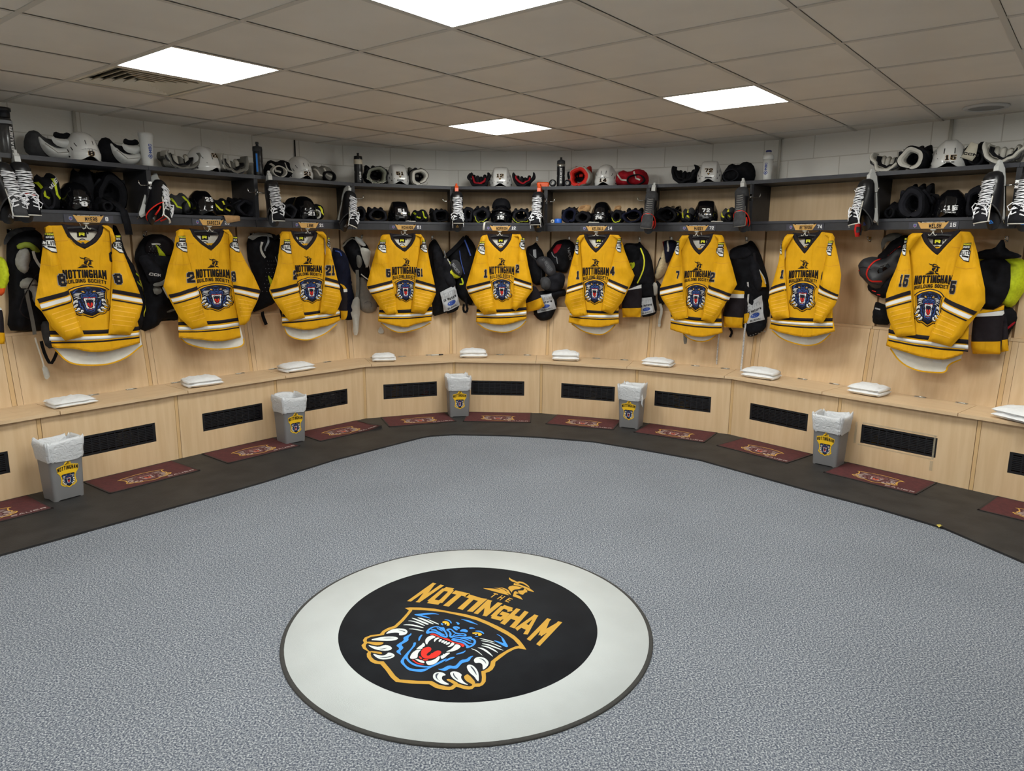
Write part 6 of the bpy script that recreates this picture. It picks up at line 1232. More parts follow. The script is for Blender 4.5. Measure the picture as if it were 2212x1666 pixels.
# ---------------------------------------------------------------- bottles and small things on the shelves
def bottle(i, px, m, prof, mt, label, parts=(), name='water_bottle', cat='bottle', shelf=TOPS):
    u = US[i]; s, z = onp(u, px, 380, m); o = empty(name, wp(u, s, m, shelf), u.ang); tag(o, label, cat, 'drinks bottles on the top shelf'); q = MB(); q.lathe([(.001, .0)] + prof, mt, 32); q.build('body', o)
    for nm, pr, mt2 in parts: q = MB(); q.lathe(pr, mt2, 24); q.build(nm, o)
    return o
def vtext(o, tx, r, z0, z1, w, mt, up=True, ang=0):
    q = MB(); f = lambda x, z: -math.sqrt(max(1e-6, r * r - x * x)); text(q, tx, lambda u_, v_: (ang + w / 2 - w * v_ if 1 else 0, z0 + (z1 - z0) * u_), f, mt, aspect=.8, t=.22, lift=.0012, h=.01)
    q.build('lettering', o)
SMK = mat('smoky_plastic', (44, 44, 48), .2, trans=.25)
bp_ = [(.036, .0), (.038, .01), (.037, .09), (.034, .1), (.037, .11), (.037, .19), (.03, .205), (.001, .206)]
b = bottle(1, 22, .25, [(.043, 0), (.045, .01), (.045, .2), (.036, .225), (.001, .226)], SMK, 'tall smoky black bottle with white lettering at the left end of the top shelf', (('cap', [(.036, .224), (.038, .226), (.038, .26), (.045, .262), (.045, .282), (.001, .283)], BPL), ('band', [(.0455, .185), (.0455, .205)], TEXG))); vtext(b, 'BAUER', .0452, .03, .17, .02, TEXW, ang=.02)
b = bottle(2, 322, .17, [(.034, 0), (.036, .01), (.046, .19), (.05, .205), (.05, .225), (.047, .225), (.033, .012), (.001, .012)], WPL, 'white open plastic shaker cup with blue lettering, without lid', (), 'shaker_cup', 'cup'); vtext(b, 'MSC', .043, .09, .15, .022, BLUO, ang=.004)
def diamonds(o, r, z, ax=.0):
    q = MB(); f = lambda x, zz: -math.sqrt(max(1e-6, r * r - x * x))
    for a, bb in ((-.008, 0), (.008, 0), (0, .008), (0, -.008)): c = [(ax + a + .009 * math.cos(k * PI / 2), z + bb + .009 * math.sin(k * PI / 2)) for k in range(5)]; [flatdecal(q, ribbon([c[k], c[k + 1]], .003), f, BLUO, .0012, .02) for k in range(4)]
    q.build('emblem', o)
diamonds(b, .042, .068, .004)
b = bottle(3, 559, .19, bp_, BPL, 'black sports bottle with blue stripe between bays twenty-three and twenty-one', (('cap', [(.037, .19), (.038, .2), (.036, .225), (.012, .23), (.01, .245), (.014, .246), (.012, .262), (.001, .263)], GRD),))
q = MB(); f = lambda x, z: -math.sqrt(max(1e-6, .0382 ** 2 - x * x)); flatdecal(q, [(-.03, .03), (-.02, .03), (-.02, .17), (-.03, .17)], f, BLU, .0012, .01); q.build('stripe', b)
bottle(3, 546, .4, [(.045, 0), (.05, .02), (.05, .09), (.03, .12), (.001, .122)], mat('clear_tub', (170, 172, 170), .2, trans=.5), 'clear plastic tub half hidden behind the blue striped bottle', (), 'plastic_tub', 'tub')
b = bottle(4, 774.5, .2, bp_, BPL, 'black bottle with beige tape band and vertical white lettering', (('cap', [(.036, .2), (.038, .205), (.036, .235), (.012, .238), (.009, .25), (.012, .262), (.001, .263)], BPL), ('tape_band', [(.0385, .165), (.0388, .168), (.0388, .205), (.036, .207)], mat('tape_beige', (206, 196, 176), .7)))); vtext(b, 'roko', .0385, .03, .1, .02, TEXW, ang=.008)
b = bottle(6, 1211.5, .2, bp_, BPL, 'black bottle with silver neck and white lettering left of the red rimmed pad', (('cap', [(.037, .205), (.036, .232), (.02, .24), (.01, .242), (.01, .262), (.001, .263)], GRD), ('neck_band', [(.0385, .18), (.0388, .182), (.0388, .2), (.03, .207)], STEEL))); vtext(b, 'BAUER', .0385, .03, .165, .018, TEXW, ang=.012)
b = bottle(7, 1657, .16, [(.032, 0), (.034, .01), (.041, .165), (.001, .166)], WPL, 'white shaker bottle with blue flip lid at the right end of bay seventy-two', (('lid', [(.043, .163), (.044, .166), (.043, .19), (.03, .205), (.02, .207), (.02, .222), (.001, .223)], WPL), ('flip_cap', [(.021, .22), (.024, .224), (.02, .234), (.001, .236)], mat('navy_cap', (30, 38, 96), .4)))); vtext(b, 'MSC', .039, .08, .135, .02, BLUO, ang=-.006); diamonds(b, .037, .058, -.006)
def bit(i, px, py, m, shelf, name, cat, label, fn, rz=0):
    u = US[i]; s, z = onp(u, px, py, m); o = empty(name, wp(u, s, m, shelf), u.ang + rz); tag(o, label, cat); fn(o); return o
RY = Matrix.Rotation(PI / 2, 3, 'X')
def roll(R, r, w, mt, mt2):
    def f(o):
        q = MB(); q.lathe([(r, -w / 2), (R, -w / 2), (R, w / 2), (r, w / 2)], mt, 28, (0, 0, R), RY); q.build('tape', o); q = MB(); q.lathe([(r * .98, -w / 2), (r * .98, w / 2), (r * .8, w / 2), (r * .8, -w / 2), (r * .98, -w / 2)], mt2, 20, (0, 0, R), RY); q.build('core', o)
    return f
bit(6, 1194, 395, .15, TOPS, 'tape_roll', 'tape', 'black tape roll left of the silver necked bottle', roll(.032, .018, .025, BPL, TEXG)); bit(6, 1226, 395, .16, TOPS, 'tape_roll', 'tape', 'black tape roll right of the silver necked bottle', roll(.03, .018, .025, BN2, TEXG))
def case(mt, w, d, h):
    def f(o):
        q = MB(); q.grid([[(x * w, y * d, z) for x, y in ((-.5, -.4), (-.4, -.5), (.4, -.5), (.5, -.4), (.5, .4), (.4, .5), (-.4, .5), (-.5, .4))] for z in (0, h * .55)] , mt, False, True); q.build('tray', o)
        q = MB(); rows = [[(x * w * k, y * d * k, z) for x, y in ((-.5, -.4), (-.4, -.5), (.4, -.5), (.5, -.4), (.5, .4), (.4, .5), (-.4, .5), (-.5, .4))] for z, k in ((h * .5, 1.04), (h * .8, 1.03), (h, .85), (h, .01))]; q.grid(rows, mt, False, True); q.build('lid', o)
    return f
bit(5, 1173, 398, .15, TOPS, 'mouthguard_case', 'case', 'orange plastic case on the top shelf above the orange bladed skate', case(ORG, .11, .07, .04))
def disc(o):
    q = MB(); q.lathe([(.001, 0), (.033, 0), (.034, .003), (.034, .036), (.03, .04), (.001, .04)], mat('blue_lid', (36, 104, 214), .4), 28); q.build('tub', o)
bit(6, 1206, 478, .2, LOWS, 'wax_tub', 'tub', 'bright blue round tub on the lower shelf between bays twelve and fourteen', disc)
bit(6, 1194, 478, .18, LOWS, 'tape_roll', 'tape', 'small roll of white tape beside the blue tub', roll(.016, .008, .024, LIN, GRF))
bit(5, 1163, 478, .15, LOWS, 'tape_roll', 'tape', 'white tape roll in the shadow behind the orange bladed skate', roll(.02, .01, .02, LIN, GRF)) if 0 else None
def pouch(w, h):
    def f(o):
        q = MB(); pillow(q, [(-w / 2, 0), (-w * .42, h * .75), (w * .1, h), (w / 2, h * .85), (w * .36, 0)], .0, .02, TAN, .015, wr=.02); q.build('fabric', o)
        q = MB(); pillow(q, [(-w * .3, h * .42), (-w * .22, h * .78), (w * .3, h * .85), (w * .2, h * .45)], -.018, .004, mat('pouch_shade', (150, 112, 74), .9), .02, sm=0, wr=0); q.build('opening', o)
    return f
bit(6, 1262, 460, .24, LOWS + .095, 'cloth_pouch', 'pouch', 'tan cloth pouch lying on the pads left of the black helmet numbered fourteen', pouch(.14, .075)); bit(6, 1334, 458, .24, LOWS + .1, 'cloth_pouch', 'pouch', 'small crumpled tan pouch right of the black helmet numbered fourteen', pouch(.075, .06))
def towelcard(o):
    q = MB(); q.grid([[(-.07, .06, .001), (.05, .06, .001), (.07, .05, .001)], [(-.04, 0, .003), (.03, 0, .003), (.09, -.005, .003)], [(-.03, -.012, .0), (.03, -.012, 0), (.1, -.014, 0)], [(-.01, -.014, -.055), (.045, -.014, -.045), (.1, -.016, -.035)]], TAN, True)
    b = q.build('fabric', o); so = b.modifiers.new('t', 'SOLIDIFY'); so.thickness = .003
bit(2, 490, 470, .117, LOWS + .002, 'cloth_rag', 'cloth', 'tan cloth draped over the shelf edge beside plate twenty-three', towelcard)
def strapbit(pts, w, mt):
    def f(o):
        q = MB(); n = len(pts); rows = [[(p[0] - w / 2, p[1], p[2]), (p[0] + w / 2, p[1], p[2])] for p in pts]; q.grid(rows, mt); b = q.build('webbing', o); so = b.modifiers.new('t', 'SOLIDIFY'); so.thickness = .004
    return f
bit(5, 1047, 480, .12, LOWS, 'strap', 'strap', 'white strap end hanging over the shelf left of plate twelve', strapbit([(.06, .05, .002), (.02, .0, .004), (0, -.008, 0), (-.006, -.01, -.03), (-.01, -.01, -.07)], .018, LIN))
bit(1, 267, 470, .115, LOWS, 'strap', 'strap', 'wide black strap hanging over the shelf beside the tilted skate', strapbit([(-.05, .12, .1), (-.02, .05, .06), (0, -.006, .01), (.012, -.012, -.06), (.02, -.012, -.15)], .05, BNY))
for i, px, nn in ((4, 888, 'fifty-one'), (6, 1283, 'fourteen'), (7, 1549, 'seventy-two')):
    def cl(o):
        q = MB(); q.tube([(-.05, 0, .004), (-.03, -.01, .006), (-.01, 0, .004), (.01, .008, .004), (.045, .012, .004)], .0045, LIN, 6); q.build('webbing', o)
    bit(i, px, 482, .14, LOWS, 'chin_strap', 'strap', f'white chin strap end lying by the black helmet numbered {nn}', cl)
# ---------------------------------------------------------------- skates hung toe up on the hooks
def skate(k, px, m, zt, rz, roll, label, holder, lace=LACE, trim=None, tongue=BNY, guard=BPL, boot=BPL, gl=TEXG, s_off=None, tlen=.0, lean=0, nl=8, loops=True, toe=None):
    """k joint index; px: image column of the toe; zt height of the toe tip"""
    j = JS[k]; d = ray(px, 420); d2 = Vector((d.x, d.y)); oo = j.o + j.n * m; t = oo.dot(j.n) / d2.dot(j.n); s = (d2 * t - oo).dot(j.t)
    p = j.o + j.t * s + j.n * m; root = empty('ice_skate', (p.x, p.y, zt - .38), j.ang); root.rotation_euler = (lean, roll, j.ang + rz); tag(root, label, 'skate', 'skates hanging toe up from the hooks')
    # boot: sole towards +y (the wall); path from toe (top) down to the heel, then the ankle opening tips out
    def sec(c, ax, ay, tilt, n=20, sq=2.4):
        out = []
        ax = ax * 1.25; ay = ay * 1.12
        for q in range(n):
            t = 2 * PI * q / n; x = ax * math.copysign(abs(math.cos(t)) ** (2 / sq), math.cos(t)); y = ay * math.copysign(abs(math.sin(t)) ** (2 / sq), math.sin(t))
            out.append((x, c[0] + y * math.cos(tilt), c[1] + y * math.sin(tilt)))
        return out
    mb = MB(); S = [((.006, .352), .002, .002, 0), ((.006, .35), .022, .02, 0), ((.004, .338), .036, .034, 0), ((.0, .31), .044, .044, 0), ((0, .27), .044, .045, .05), ((-.006, .23), .044, .05, .15), ((-.012, .19), .042, .06, .3), ((-.018, .15), .042, .07, .45), ((-.026, .115), .044, .078, .65), ((-.038, .09), .047, .08, .85)]
    S = [(c, a, b, -t) for c, a, b, t in S]
    rows = [sec(*q) for q in S]; mb.grid(rows[:5], toe or mat('toe_cap', (22, 22, 25), .32), True, True); t_ = mb.build('toe_cap', root)
    mb = MB(); mb.grid(rows[4:], boot, True, True); inn = [[(v[0] * .86, v[1] + .0 + (v[1] + .05) * -.1, v[2]) for v in rows[-1]], [(v[0] * .8, v[1] * .6 + .0, v[2] + .06) for v in rows[-1]], [(0, -.02, .17)] * 20]
    mb.grid([rows[-1]] + inn, BNY, True, True)
    mb.tube([rows[-1][q % 20] for q in range(21)], .0045, trim or GRD, 6, caps=False); bt = mb.build('boot', root)
    # logo patches on the side quarter
    # tongue flaring out past the opening
    q = MB(); T = [(.022, -.05, .29), (.026, -.06, .25), (.029, -.078, .19), (.03, -.096, .14), (.032, -.11, .1 - tlen * .3), (.035, -.122, .06 - tlen), (.034, -.128, .035 - tlen)]
    rows = []
    for (w, y, z) in T: rows.append([(x * w * 1.3, y + .012 * x * x, z) for x in [-1 + 2 * e / 8 for e in range(9)]])
    q.grid(rows, tongue, True); b = tg = q.build('tongue', root); so = b.modifiers.new('t', 'SOLIDIFY'); so.thickness = .008; so.offset = -1
    q = MB(); ed = [r[0] for r in rows[2:]] + rows[-1][1:-1] + [r[-1] for r in rows[2:]][::-1]; q.tube(ed, .0062, LIN if lace is LACE else GRF, 6); q.build('edging', tg)
    # tendon guard hanging lowest, with its mark
    q = MB(); pl = [(x * 1.25, z) for x, z in [(-.03, .0), (-.034, -.05), (-.026, -.088), (0, -.1), (.026, -.088), (.034, -.05), (.03, .0), (.0, .02)]]; v, t3 = fill(chaikin(pl, 1), .012)
    fg = lambda x, z: -.03 - .5 * min(0, z) * .35 + 8 * x * x
    q.add([(x, fg(x, z) - .0, z + .085) for x, z in v], [a[::-1] if 0 else a for a in t3], guard, True); q.add([(x, fg(x, z) + .006, z + .085) for x, z in v], [a[::-1] for a in t3], guard, True)
    f2 = lambda x, z: fg(x, z - .085)
    for a, b2 in (((-.012, .03), (.012, .03)), ((-.012, .03), (0, .05)), ((.012, .03), (0, .05)), ((-.004, .033), (.004, .04))): flatdecal(q, ribbon([a, b2], .003), f2, gl, .002, .02)
    q.build('tendon_guard', root)
    if trim:
        for sg in (-1, 1): q = MB(); q.tube([(sg * .05, -.08, .1), (sg * .05, -.075, .07), (sg * .036, -.05, .04)], .006, trim, 6); q.build('heel_piping', bt)
    # laces
    if lace is LACE:
        q = MB(); y = lambda z: -.052 - max(0, .28 - z) * .33
        for e in range(nl):
            z = .29 - e * .155 / nl; sg = 1 if e % 2 else -1; w = .04 + .005 * math.sin(e * 2.1)
            q.tube([(-w * sg, y(z) + .012, z + .002), (-w * .5 * sg, y(z) - .008, z), (w * .5 * sg, y(z) - .01, z - .008), (w * sg, y(z) + .008, z - .008)], .0068, lace, 6, flat=.6)
            q.tube([(w * sg, y(z) + .006, z + .004), (0, y(z) - .008, z + .002), (-w * sg, y(z) + .004, z - .006)], .0062, lace, 6, flat=.6)
        q.build('laces', root)
        if loops:
            q = MB(); rnd = random.Random(k * 7 + int(px))
            for e in range(5):
                sg = -1 if e % 2 else 1; w = .045 + rnd.random() * .02; z0 = .15 - e * .012
                q.tube([(0, -.1, z0), (sg * w * .6, -.115, z0 + .02), (sg * w, -.11, z0), (sg * w * .8, -.118, z0 - .025), (sg * .01, -.12, z0 - .012)], .0055, lace, 6, flat=.6)
            q.tube([(.02, -.115, .13), (.04, -.12, .1), (.034 + .02 * rnd.random(), -.115, .06), (.05, -.11, .03)], .0055, lace, 6, flat=.6); q.tube([(-.03, -.115, .13), (-.05, -.115, .08), (-.048, -.11, .02)], .0035, lace, 6, flat=.6); q.build('lace_bow', root)
    else:
        q = MB(); f3 = lambda x, z: -.046 - max(0, .28 - z) * .33 - .012
        for e in range(8): q.tube([(-.024, f3(0, .28 - e * .018) + .006, .28 - e * .018), (0, f3(0, .28 - e * .018) - .004, .276 - e * .018), (.024, f3(0, .28 - e * .018) + .006, .28 - e * .018)], .0065, lace, 6, flat=.6)
        q.build('laces', root)
    # blade holder and runner behind the sole
    q = MB()
    def plate(pl, x0, mt):
        n = len(pl); q.add([(-x0, y, z) for y, z in pl] + [(x0, y, z) for y, z in pl], [tuple(range(n)), tuple(range(n, 2 * n))[::-1]] + [(i_, n + i_, n + (i_ + 1) % n, (i_ + 1) % n) for i_ in range(n)], mt)
    plate([(.046, .31), (.02, .352), (.026, .385), (.048, .405), (.082, .375), (.09, .3), (.084, .262), (.064, .26), (.05, .28)], .016, holder); plate([(.05, .13), (.066, .15), (.086, .15), (.09, .07), (.08, .05), (.05, .07)], .011, holder); plate([(.078, .26), (.09, .26), (.09, .14), (.078, .14)], .008, holder); plate([(.03, .38), (.05, .425), (.07, .42), (.09, .37)], .008, holder); bh = q.build('blade_holder', root)
    q = MB(); plate([(.09, .4), (.106, .385), (.112, .3), (.113, .2), (.111, .1), (.1, .03), (.09, .04)], .002, STEEL); q.build('blade', bh)
    return root
WH = WPL
skate(1, 10, .03, 2.09, .3, .0, 'black skate with white blade holder cut off by the left edge', WH, trim=None, tongue=GRD)
skate(1, 50, .05, 2.1, -.05, .0, 'black skate with big white lace bow at the left edge', WH, trim=RED, tongue=BNY, gl=YELP)
skate(2, 318, .02, 2.11, .6, .6, 'tilted black skate with grey blade holder and red trim beside bay eight', WH, trim=RED, gl=TEXG)
skate(3, 588, .03, 2.115, -.2, .0, 'black skate with white edged tongue left of bay twenty-one', WH, tongue=BNY)
skate(4, 738, .03, 2.09, .35, .32, 'black skate turned sideways with white lace, right of bay twenty-one', WH, tongue=BNY)
skate(5, 987, .03, 2.1, 0, .0, 'skate with orange blade holder left of bay twelve', ORG, gl=TAN2, tlen=-.03)
skate(6, 1165, .02, 2.1, -.1, -.03, 'skate with orange blade holder right of bay twelve', ORG, gl=TAN2, tlen=-.02)
GLC = mat('lace_grey', (132, 130, 126), .8)
skate(7, 1404, .03, 2.09, .06, .06, 'worn black skate with grey laces and red heel trim left of bay seventy-two', WH, lace=GLC, trim=RED, gl=mat('guard_mark', (120, 60, 70), .5), tongue=GRD, toe=GRD)
skate(8, 1612, .03, 2.1, .12, -.12, 'worn black skate with grey laces right of bay seventy-two', WH, lace=GLC, trim=RED, gl=mat('guard_mark', (120, 60, 70), .5), tongue=GRD, toe=GRD)
skate(9, 1880, .0, 2.1, -.4, -.16, 'black skate with white blade holder beside the red guard, left of bay fifteen', WH, gl=BLUO)
skate(10, 2156, .0, 2.1, -.35, -.14, 'black skate with knotted white laces right of bay fifteen', WH, gl=BLU, tongue=BN2)
skate(10, 2222, .02, 2.09, -.1, 0, 'black skate with long loose laces cut off by the right edge', WH, gl=BLU)
# red blade guard hanging by bay fifteen
j = JS[9]; d = ray(1855, 480); d2 = Vector((d.x, d.y)); oo = j.o + j.n * .06; t = oo.dot(j.n) / d2.dot(j.n); p = d2 * t
o = empty('blade_guard', (p.x, p.y, 1.66), j.ang + .2); tag(o, 'long red plastic blade guard hanging behind the skate left of bay fifteen', 'blade guard')
q = MB(); R_ = [(-.02, .03, .02), (-.022, 0, .06), (-.02, -.01, .2), (0, .0, .3), (.01, .0, .4)]
q.tube([(0, 0, 0.01), (-.004, 0, .06), (0, 0, .15), (.012, 0, .25), (.016, 0, .34), (.014, 0, .39)], [.014, .022, .022, .02, .02, .012], REDP, 12, flat=.7); q.build('sleeve', o); q = MB(); q.box((.004, -.015, .06), (.024, .012, .04), BPL); q.tube([(.02, -.006, .02), (.028, -.008, .09), (.026, 0, .15)], .006, BPL, 8); q.build('clip', o)
# ---------------------------------------------------------------- folded towels along the bench
def towel(i, l, r, depth, h, label, kind=0, d=.0):
    u = US[i]; (s0, m0), (s1, m1) = onpl(u, *l, .521), onpl(u, *r, .521); w = math.hypot(s1 - s0, m1 - m0); a = math.atan2(m1 - m0, s1 - s0); cx, cy = (s0 + s1) / 2, (m0 + m1) / 2
    c = (cx - math.sin(a) * depth / 2, cy + math.cos(a) * depth / 2); o = empty('folded_towel', wp(u, c[0], c[1], .5215), u.ang + a); tag(o, label, 'towel', 'folded white towels along the bench')
    layers = 2; hh = h / layers; D = depth
    def layer(z0, hh, w, D, ox, seed, dome=0):
        q = MB(); NX, NY = 22, 14; top = []; bot = []
        for b in range(NY + 1):
            rt = []; rb = []
            for a_ in range(NX + 1):
                x, y = -1 + 2 * a_ / NX, -1 + 2 * b / NY; e = (1 - abs(x) ** 5) ** .5 * (1 - abs(y) ** 4) ** .5; wob = .012 * noise.noise(Vector((x * 3, y * 3, seed)))
                X = x * w / 2 * (1 + .03 * noise.noise(Vector((y * 2, seed, 1)))) + ox; Y = y * D / 2 * (1 + .04 * noise.noise(Vector((x * 2, seed, 5))))
                rt.append((X, Y, z0 + hh * .5 + (hh * .5 + wob + dome * (1 - x * x) * (1 - y * y)) * e)); rb.append((X, Y, max(0, z0 + hh * .5 - hh * .5 * e)))
            top.append(rt); bot.append(rb)
        q.grid(top, TERRY); q.grid([r[::-1] for r in bot], TERRY); return q
    for n_ in range(layers):
        q = layer(n_ * hh * .82, hh * 1.25, w * (1 - .03 * n_), D * (1 - .04 * n_), .004 * (-1) ** n_, i * 3 + n_, .008 if n_ == layers - 1 else 0); q.build('fold', o)
    q = MB(); sg = -1 if i <= 5 else 1
    for z_ in (.24, .66): q.tube([(sg * w * .42, -D * .4, h * z_), (sg * w * .47, -D * .36, h * z_), (sg * w * .48, 0, h * z_ + .002), (sg * w * .45, D * .38, h * z_)], [hh * .2, hh * .42, hh * .44, hh * .4], TERRY, 10)
    q.build('rolled_edge', o)
    return o
TW = [(1, (121.5, 886), (212.6, 871), .2, .034, 0), (2, (411.4, 840.8), (484.5, 831), .2, .045, 0), (3, (624.7, 807.8), (683.4, 799), .2, .045, 1), (4, (805.5, 783), (855, 782), .17, .045, 0), (5, (995, 774.4), (1052, 774.4), .16, .055, 1),
      (6, (1191.6, 780.7), (1248.5, 782), .2, .06, 1), (7, (1384, 790), (1444, 796), .18, .045, 0), (8, (1598, 814.5), (1665, 824), .2, .055, 1), (9, (1826.7, 849), (1893.5, 860.5), .22, .05, 1), (10, (2137, 901), (2218, 921), .24, .055, 0)]
for t in TW:
    nn = NW[NAMES.get(t[0], ('', ''))[1]]; towel(*t[:4], t[4] * 1.35, f'folded white towel on the bench of bay {nn}' if nn else 'folded white towel cut off by the right edge', t[5])
# marker pen on the bench
u = US[4]; s, m_ = onpl(u, 938, 765, .521); m_ = min(m_, .29); o = empty('marker_pen', wp(u, s, m_, .528), u.ang + .1); tag(o, 'white and black marker pen on the bench beside bay twelve', 'pen')
q = MB(); q.tube([(-.06, 0, 0), (.02, 0, 0)], .006, WPL, 12); q.build('barrel', o); q = MB(); q.tube([(.018, 0, 0), (.06, 0, 0), (.066, 0, 0)], [.0068, .0065, .004], BPL, 12); q.build('cap', o)
# ---------------------------------------------------------------- bins
BAGM = bpy.data.materials.new('bin_bag'); BAGM.use_nodes = True; nt = BAGM.node_tree; b_ = nt.nodes['Principled BSDF']; b_.inputs['Base Color'].default_value = (.72, .74, .77, 1); b_.inputs['Roughness'].default_value = .3; b_.inputs['Alpha'].default_value = .82; b_.inputs['Specular IOR Level'].default_value = .6
n2 = nt.nodes.new('ShaderNodeTexNoise'); n2.inputs['Scale'].default_value = 28; n2.inputs['Detail'].default_value = 6; n2.inputs['Distortion'].default_value = 1.5; tc = nt.nodes.new('ShaderNodeTexCoord'); nt.links.new(tc.outputs['Object'], n2.inputs[0]); bp = nt.nodes.new('ShaderNodeBump'); bp.inputs['Strength'].default_value = .7; bp.inputs['Distance'].default_value = .012; nt.links.new(n2.outputs[0], bp.inputs['Height']); nt.links.new(bp.outputs[0], b_.inputs['Normal'])
STK = mat('sticker_yellow', (236, 190, 30), .4)
def bin_(fl, frr, label, seed, tail=0, depth=.2, yaw=0):
    A, B = Vector(onz(*fl, .012)), Vector(onz(*frr, .012)); w = (B - A).length; a = math.atan2(B.y - A.y, B.x - A.x); n = Vector((-math.sin(a), math.cos(a))); C = (A + B) / 2 + n * depth / 2
    o = empty('waste_bin', (C.x, C.y, .012), a + yaw); tag(o, label, 'bin', 'grey crest bins along the bays')
    H = .36; k = 1.16
    def ringp(z, g=1.0, n_=40):
        f = z / H; sx = w / 2 * (1 + (k - 1) * f) * g; sy = depth / 2 * (1 + (k - 1) * f) * g; out = []
        for q in range(n_):
            t = 2 * PI * q / n_; e = 2 / 9; out.append((sx * math.copysign(abs(math.cos(t)) ** e, math.cos(t)), sy * math.copysign(abs(math.sin(t)) ** e, math.sin(t)), z))
        return out
    q = MB(); r0 = [(x * .985, y * .985, z + (.006 if abs(x) < w * .36 and abs(y) > depth * .4 or abs(y) < depth * .3 and abs(x) > w * .4 else 0)) for x, y, z in ringp(0)]
    q.grid([r0, ringp(.012), ringp(.18), ringp(H - .02), ringp(H - .018, 1.02), ringp(H, 1.02), ringp(H, .97), ringp(.02, .96), [(0, 0, .02)] * 40], BINM, True, True); tb = q.build('tub', o)
    # bag folded over the rim
    q = MB(); N = 72; rows = []
    prof = [(-.1, 1.045, 0), (-.085, 1.075, 1), (-.05, 1.07, 1), (-.02, 1.1, 1), (.008, 1.08, 1.3), (.022, 1.03, 1.4), (.012, .95, 1.2), (-.05, .9, 1), (-.12, .86, 1), (-.2, .8, 1), (-.26, .6, 1)]
    for (dz, g, am) in prof:
        R = ringp(H + dz, g, N); row = []
        for q_, (x, y, z) in enumerate(R):
            t = q_ / N; nz = noise.noise(Vector((math.cos(t * 2 * PI) * 3, math.sin(t * 2 * PI) * 3, dz * 14 + seed))); n3 = noise.noise(Vector((math.cos(t * 2 * PI) * 9, math.sin(t * 2 * PI) * 9, dz * 26 + seed * 2)))
            kx = 1 + (.05 * nz + .03 * n3) * am; row.append((x * kx, y * kx, z + (.018 * nz + .008 * n3) * am - (.02 * abs(nz) if dz == -.1 else 0)))
        rows.append(row)
    q.grid(rows, BAGM, True, True)
    if tail: q.tube([(w * .56, -depth * .3, H - .04), (w * .62, -depth * .36, H - .09), (w * .6, -depth * .36, H - .13), (w * .66, -depth * .38, H - .16)], [.006, .01, .008, .003], BAGM, 8)
    q.build('bin_bag', o)
    # crest sticker on the front
    q = MB(); f = lambda x, z: -depth / 2 * (1 + (k - 1) * z / H) - .0008
    cz = .13; s_ = .112; gx = [p[0] for p in GOUTP]; gz = [p[1] for p in GOUTP]; c0 = (min(gx) + max(gx)) / 2; c1 = (min(gz) + max(gz)) / 2
    fn = lambda x, y: ((x - c0) * s_ * .82, cz + (y - c1) * s_)
    pl = [fn(*p) for p in GOUTP]; flatdecal(q, [(x * 1.12, cz + (z - cz) * 1.1) for x, z in pl], f, STK, .0004, .2)
    P = dict(PALJ); P['g'] = STK; P['k'] = JDK; crest(q, fn, f, P, .0008, .0002, .2, full=False)
    zt = cz + .058; flatdecal(q, [(-.062, zt - .004), (-.05, zt - .02), (.05, zt - .02), (.062, zt - .004), (.064, zt + .028), (.02, zt + .04), (-.02, zt + .04), (-.064, zt + .028)], f, STK, .0014, .2)
    text(q, 'NOTTINGHAM', lambda u_, v_: (-.06 + .12 * u_, zt - .002 + .026 * v_ + .008 * (1 - (2 * u_ - 1) ** 2)), f, BLK, aspect=.5, t=.2, gap=.1, lift=.0018, h=.1)
    flatdecal(q, [(-.022, zt + .034), (.022, zt + .034), (.02, zt + .052), (.004, zt + .06), (0, zt + .074), (-.006, zt + .058), (-.016, zt + .05)], f, STK, .0014, .2)
    rx_ = [p[0] for r in ROBIN for p in r]; rz_ = [p[1] for r in ROBIN for p in r]
    for r in ROBIN: flatdecal(q, [(-.016 + .032 * (x - min(rx_)) / (max(rx_) - min(rx_)), zt + .04 + .022 * (z - min(rz_)) / (max(rz_) - min(rz_))) for x, z in r], f, BLK, .0018, .2)
    q.build('crest_sticker', tb); return o
bin_((118.7, 1086.5), (184.4, 1069), 'grey waste bin with clear bag at the left, below bay eight', 1, depth=.16)
bin_((618.3, 961), (660.8, 952.5), 'grey waste bin between the grilles of bays twenty-three and twenty-one', 2, depth=.17)
bin_((971.9, 902), (1013.9, 900), 'grey waste bin farthest from the camera, between bays fifty-one and twelve', 3, depth=.17)
bin_((1336, 923), (1377.9, 928), 'grey waste bin with a trailing bag tie, between bays fourteen and seventy-two', 4, 1, depth=.17)
bin_((1753, 1000.7), (1805.7, 1012), 'grey waste bin before the joint of bays seventy-four and fifteen', 5, depth=.17)
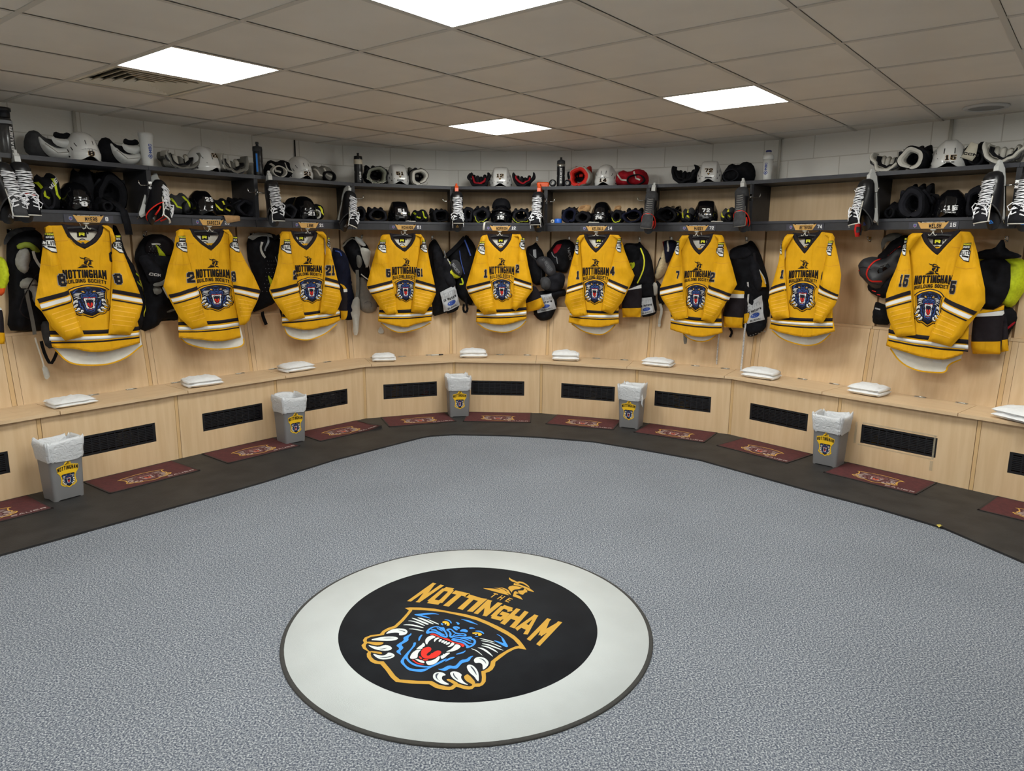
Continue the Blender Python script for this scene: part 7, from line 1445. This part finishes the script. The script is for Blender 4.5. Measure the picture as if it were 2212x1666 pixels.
# bits of gear seen through the grilles
for i, pls in ((1, [([(.02, .19), (.06, .29), (.12, .31), (.2, .2), (.15, .18)], BEI)]), (3, [([(.02, .185), (.04, .3), (.2, .31), (.22, .19)], LIN), ([(-.25, .19), (-.24, .28), (-.17, .27), (-.14, .18)], LIN)]), (4, [([(-.19, .19), (-.15, .3), (-.08, .31), (-.12, .19)], GOLD), ([(.1, .185), (.14, .24), (.2, .24), (.22, .19)], ORG)]), (6, [([(-.05, .2), (-.02, .26), (.1, .23), (.12, .19)], BEI)]), (7, [([(-.13, .3), (-.1, .31), (-.05, .24), (.05, .25), (.06, .22), (-.06, .21)], GOLD)]), (9, [([(-.26, .2), (-.25, .24), (-.18, .24), (-.16, .2)], GOLD)])):
    u = US[i]
    for n_, (pl, mt) in enumerate(pls):
        c = sum(p[0] for p in pl) / len(pl); o = empty('stored_cloth', wp(u, c, .08, .02), u.ang)
        tag(o, f"{ {'white_lining': 'white', 'gold_knit': 'gold', 'beige_mesh': 'beige', 'orange_plastic': 'orange'}[mt.name]} cloth behind the {'left' if c < 0 else 'right'} half of the grille of bay {NW[NAMES[i][1]]}", 'cloth')
        q = MB(); pl = [(x, z) for x, z in pl]; lo = min(z for x, z in pl); pillow(q, [(x, z if z > lo + .02 else .021) for x, z in pl], .09, .05, mt, .02, wr=.03); q.build('fabric', o, off=(c, .08, .02))
# torn tape around the grille of bay fifteen
u = US[9]; o = empty('clear_tape', wp(u, -.03, -.001, .15), u.ang); tag(o, 'peeling clear tape strips around the grille of bay fifteen', 'tape'); TPM = mat('clear_tape', (206, 196, 170), .15, trans=.75)
for (x, z, w, h) in ((-.0, .333, .5, .01), (-.293, .25, .016, .16), (.238, .25, .012, .17), (.235, .12, .02, .07), (-.02, .167, .5, .008)):
    q = MB(); q.box((x, 0, z - .15), (w, .0008, h), TPM); q.build('strip', o)
# scrap on the carpet edge
x, y = onz(2029, 1137, .012); o = empty('paper_scrap', (x, y, .012), .4); tag(o, 'tiny crumpled yellow and black scrap at the carpet edge', 'litter'); q = MB(); q.grid([[(-.02, -.012, .001), (0, -.014, .006), (.02, -.008, .002)], [(-.018, .004, .008), (.0, .0, .012), (.024, .004, .004)], [(-.012, .014, .001), (.002, .016, .005), (.016, .012, .001)]], mat('scrap', (200, 180, 70), .6, c2=(60, 55, 40), scale=90), False); q.build('paper', o)
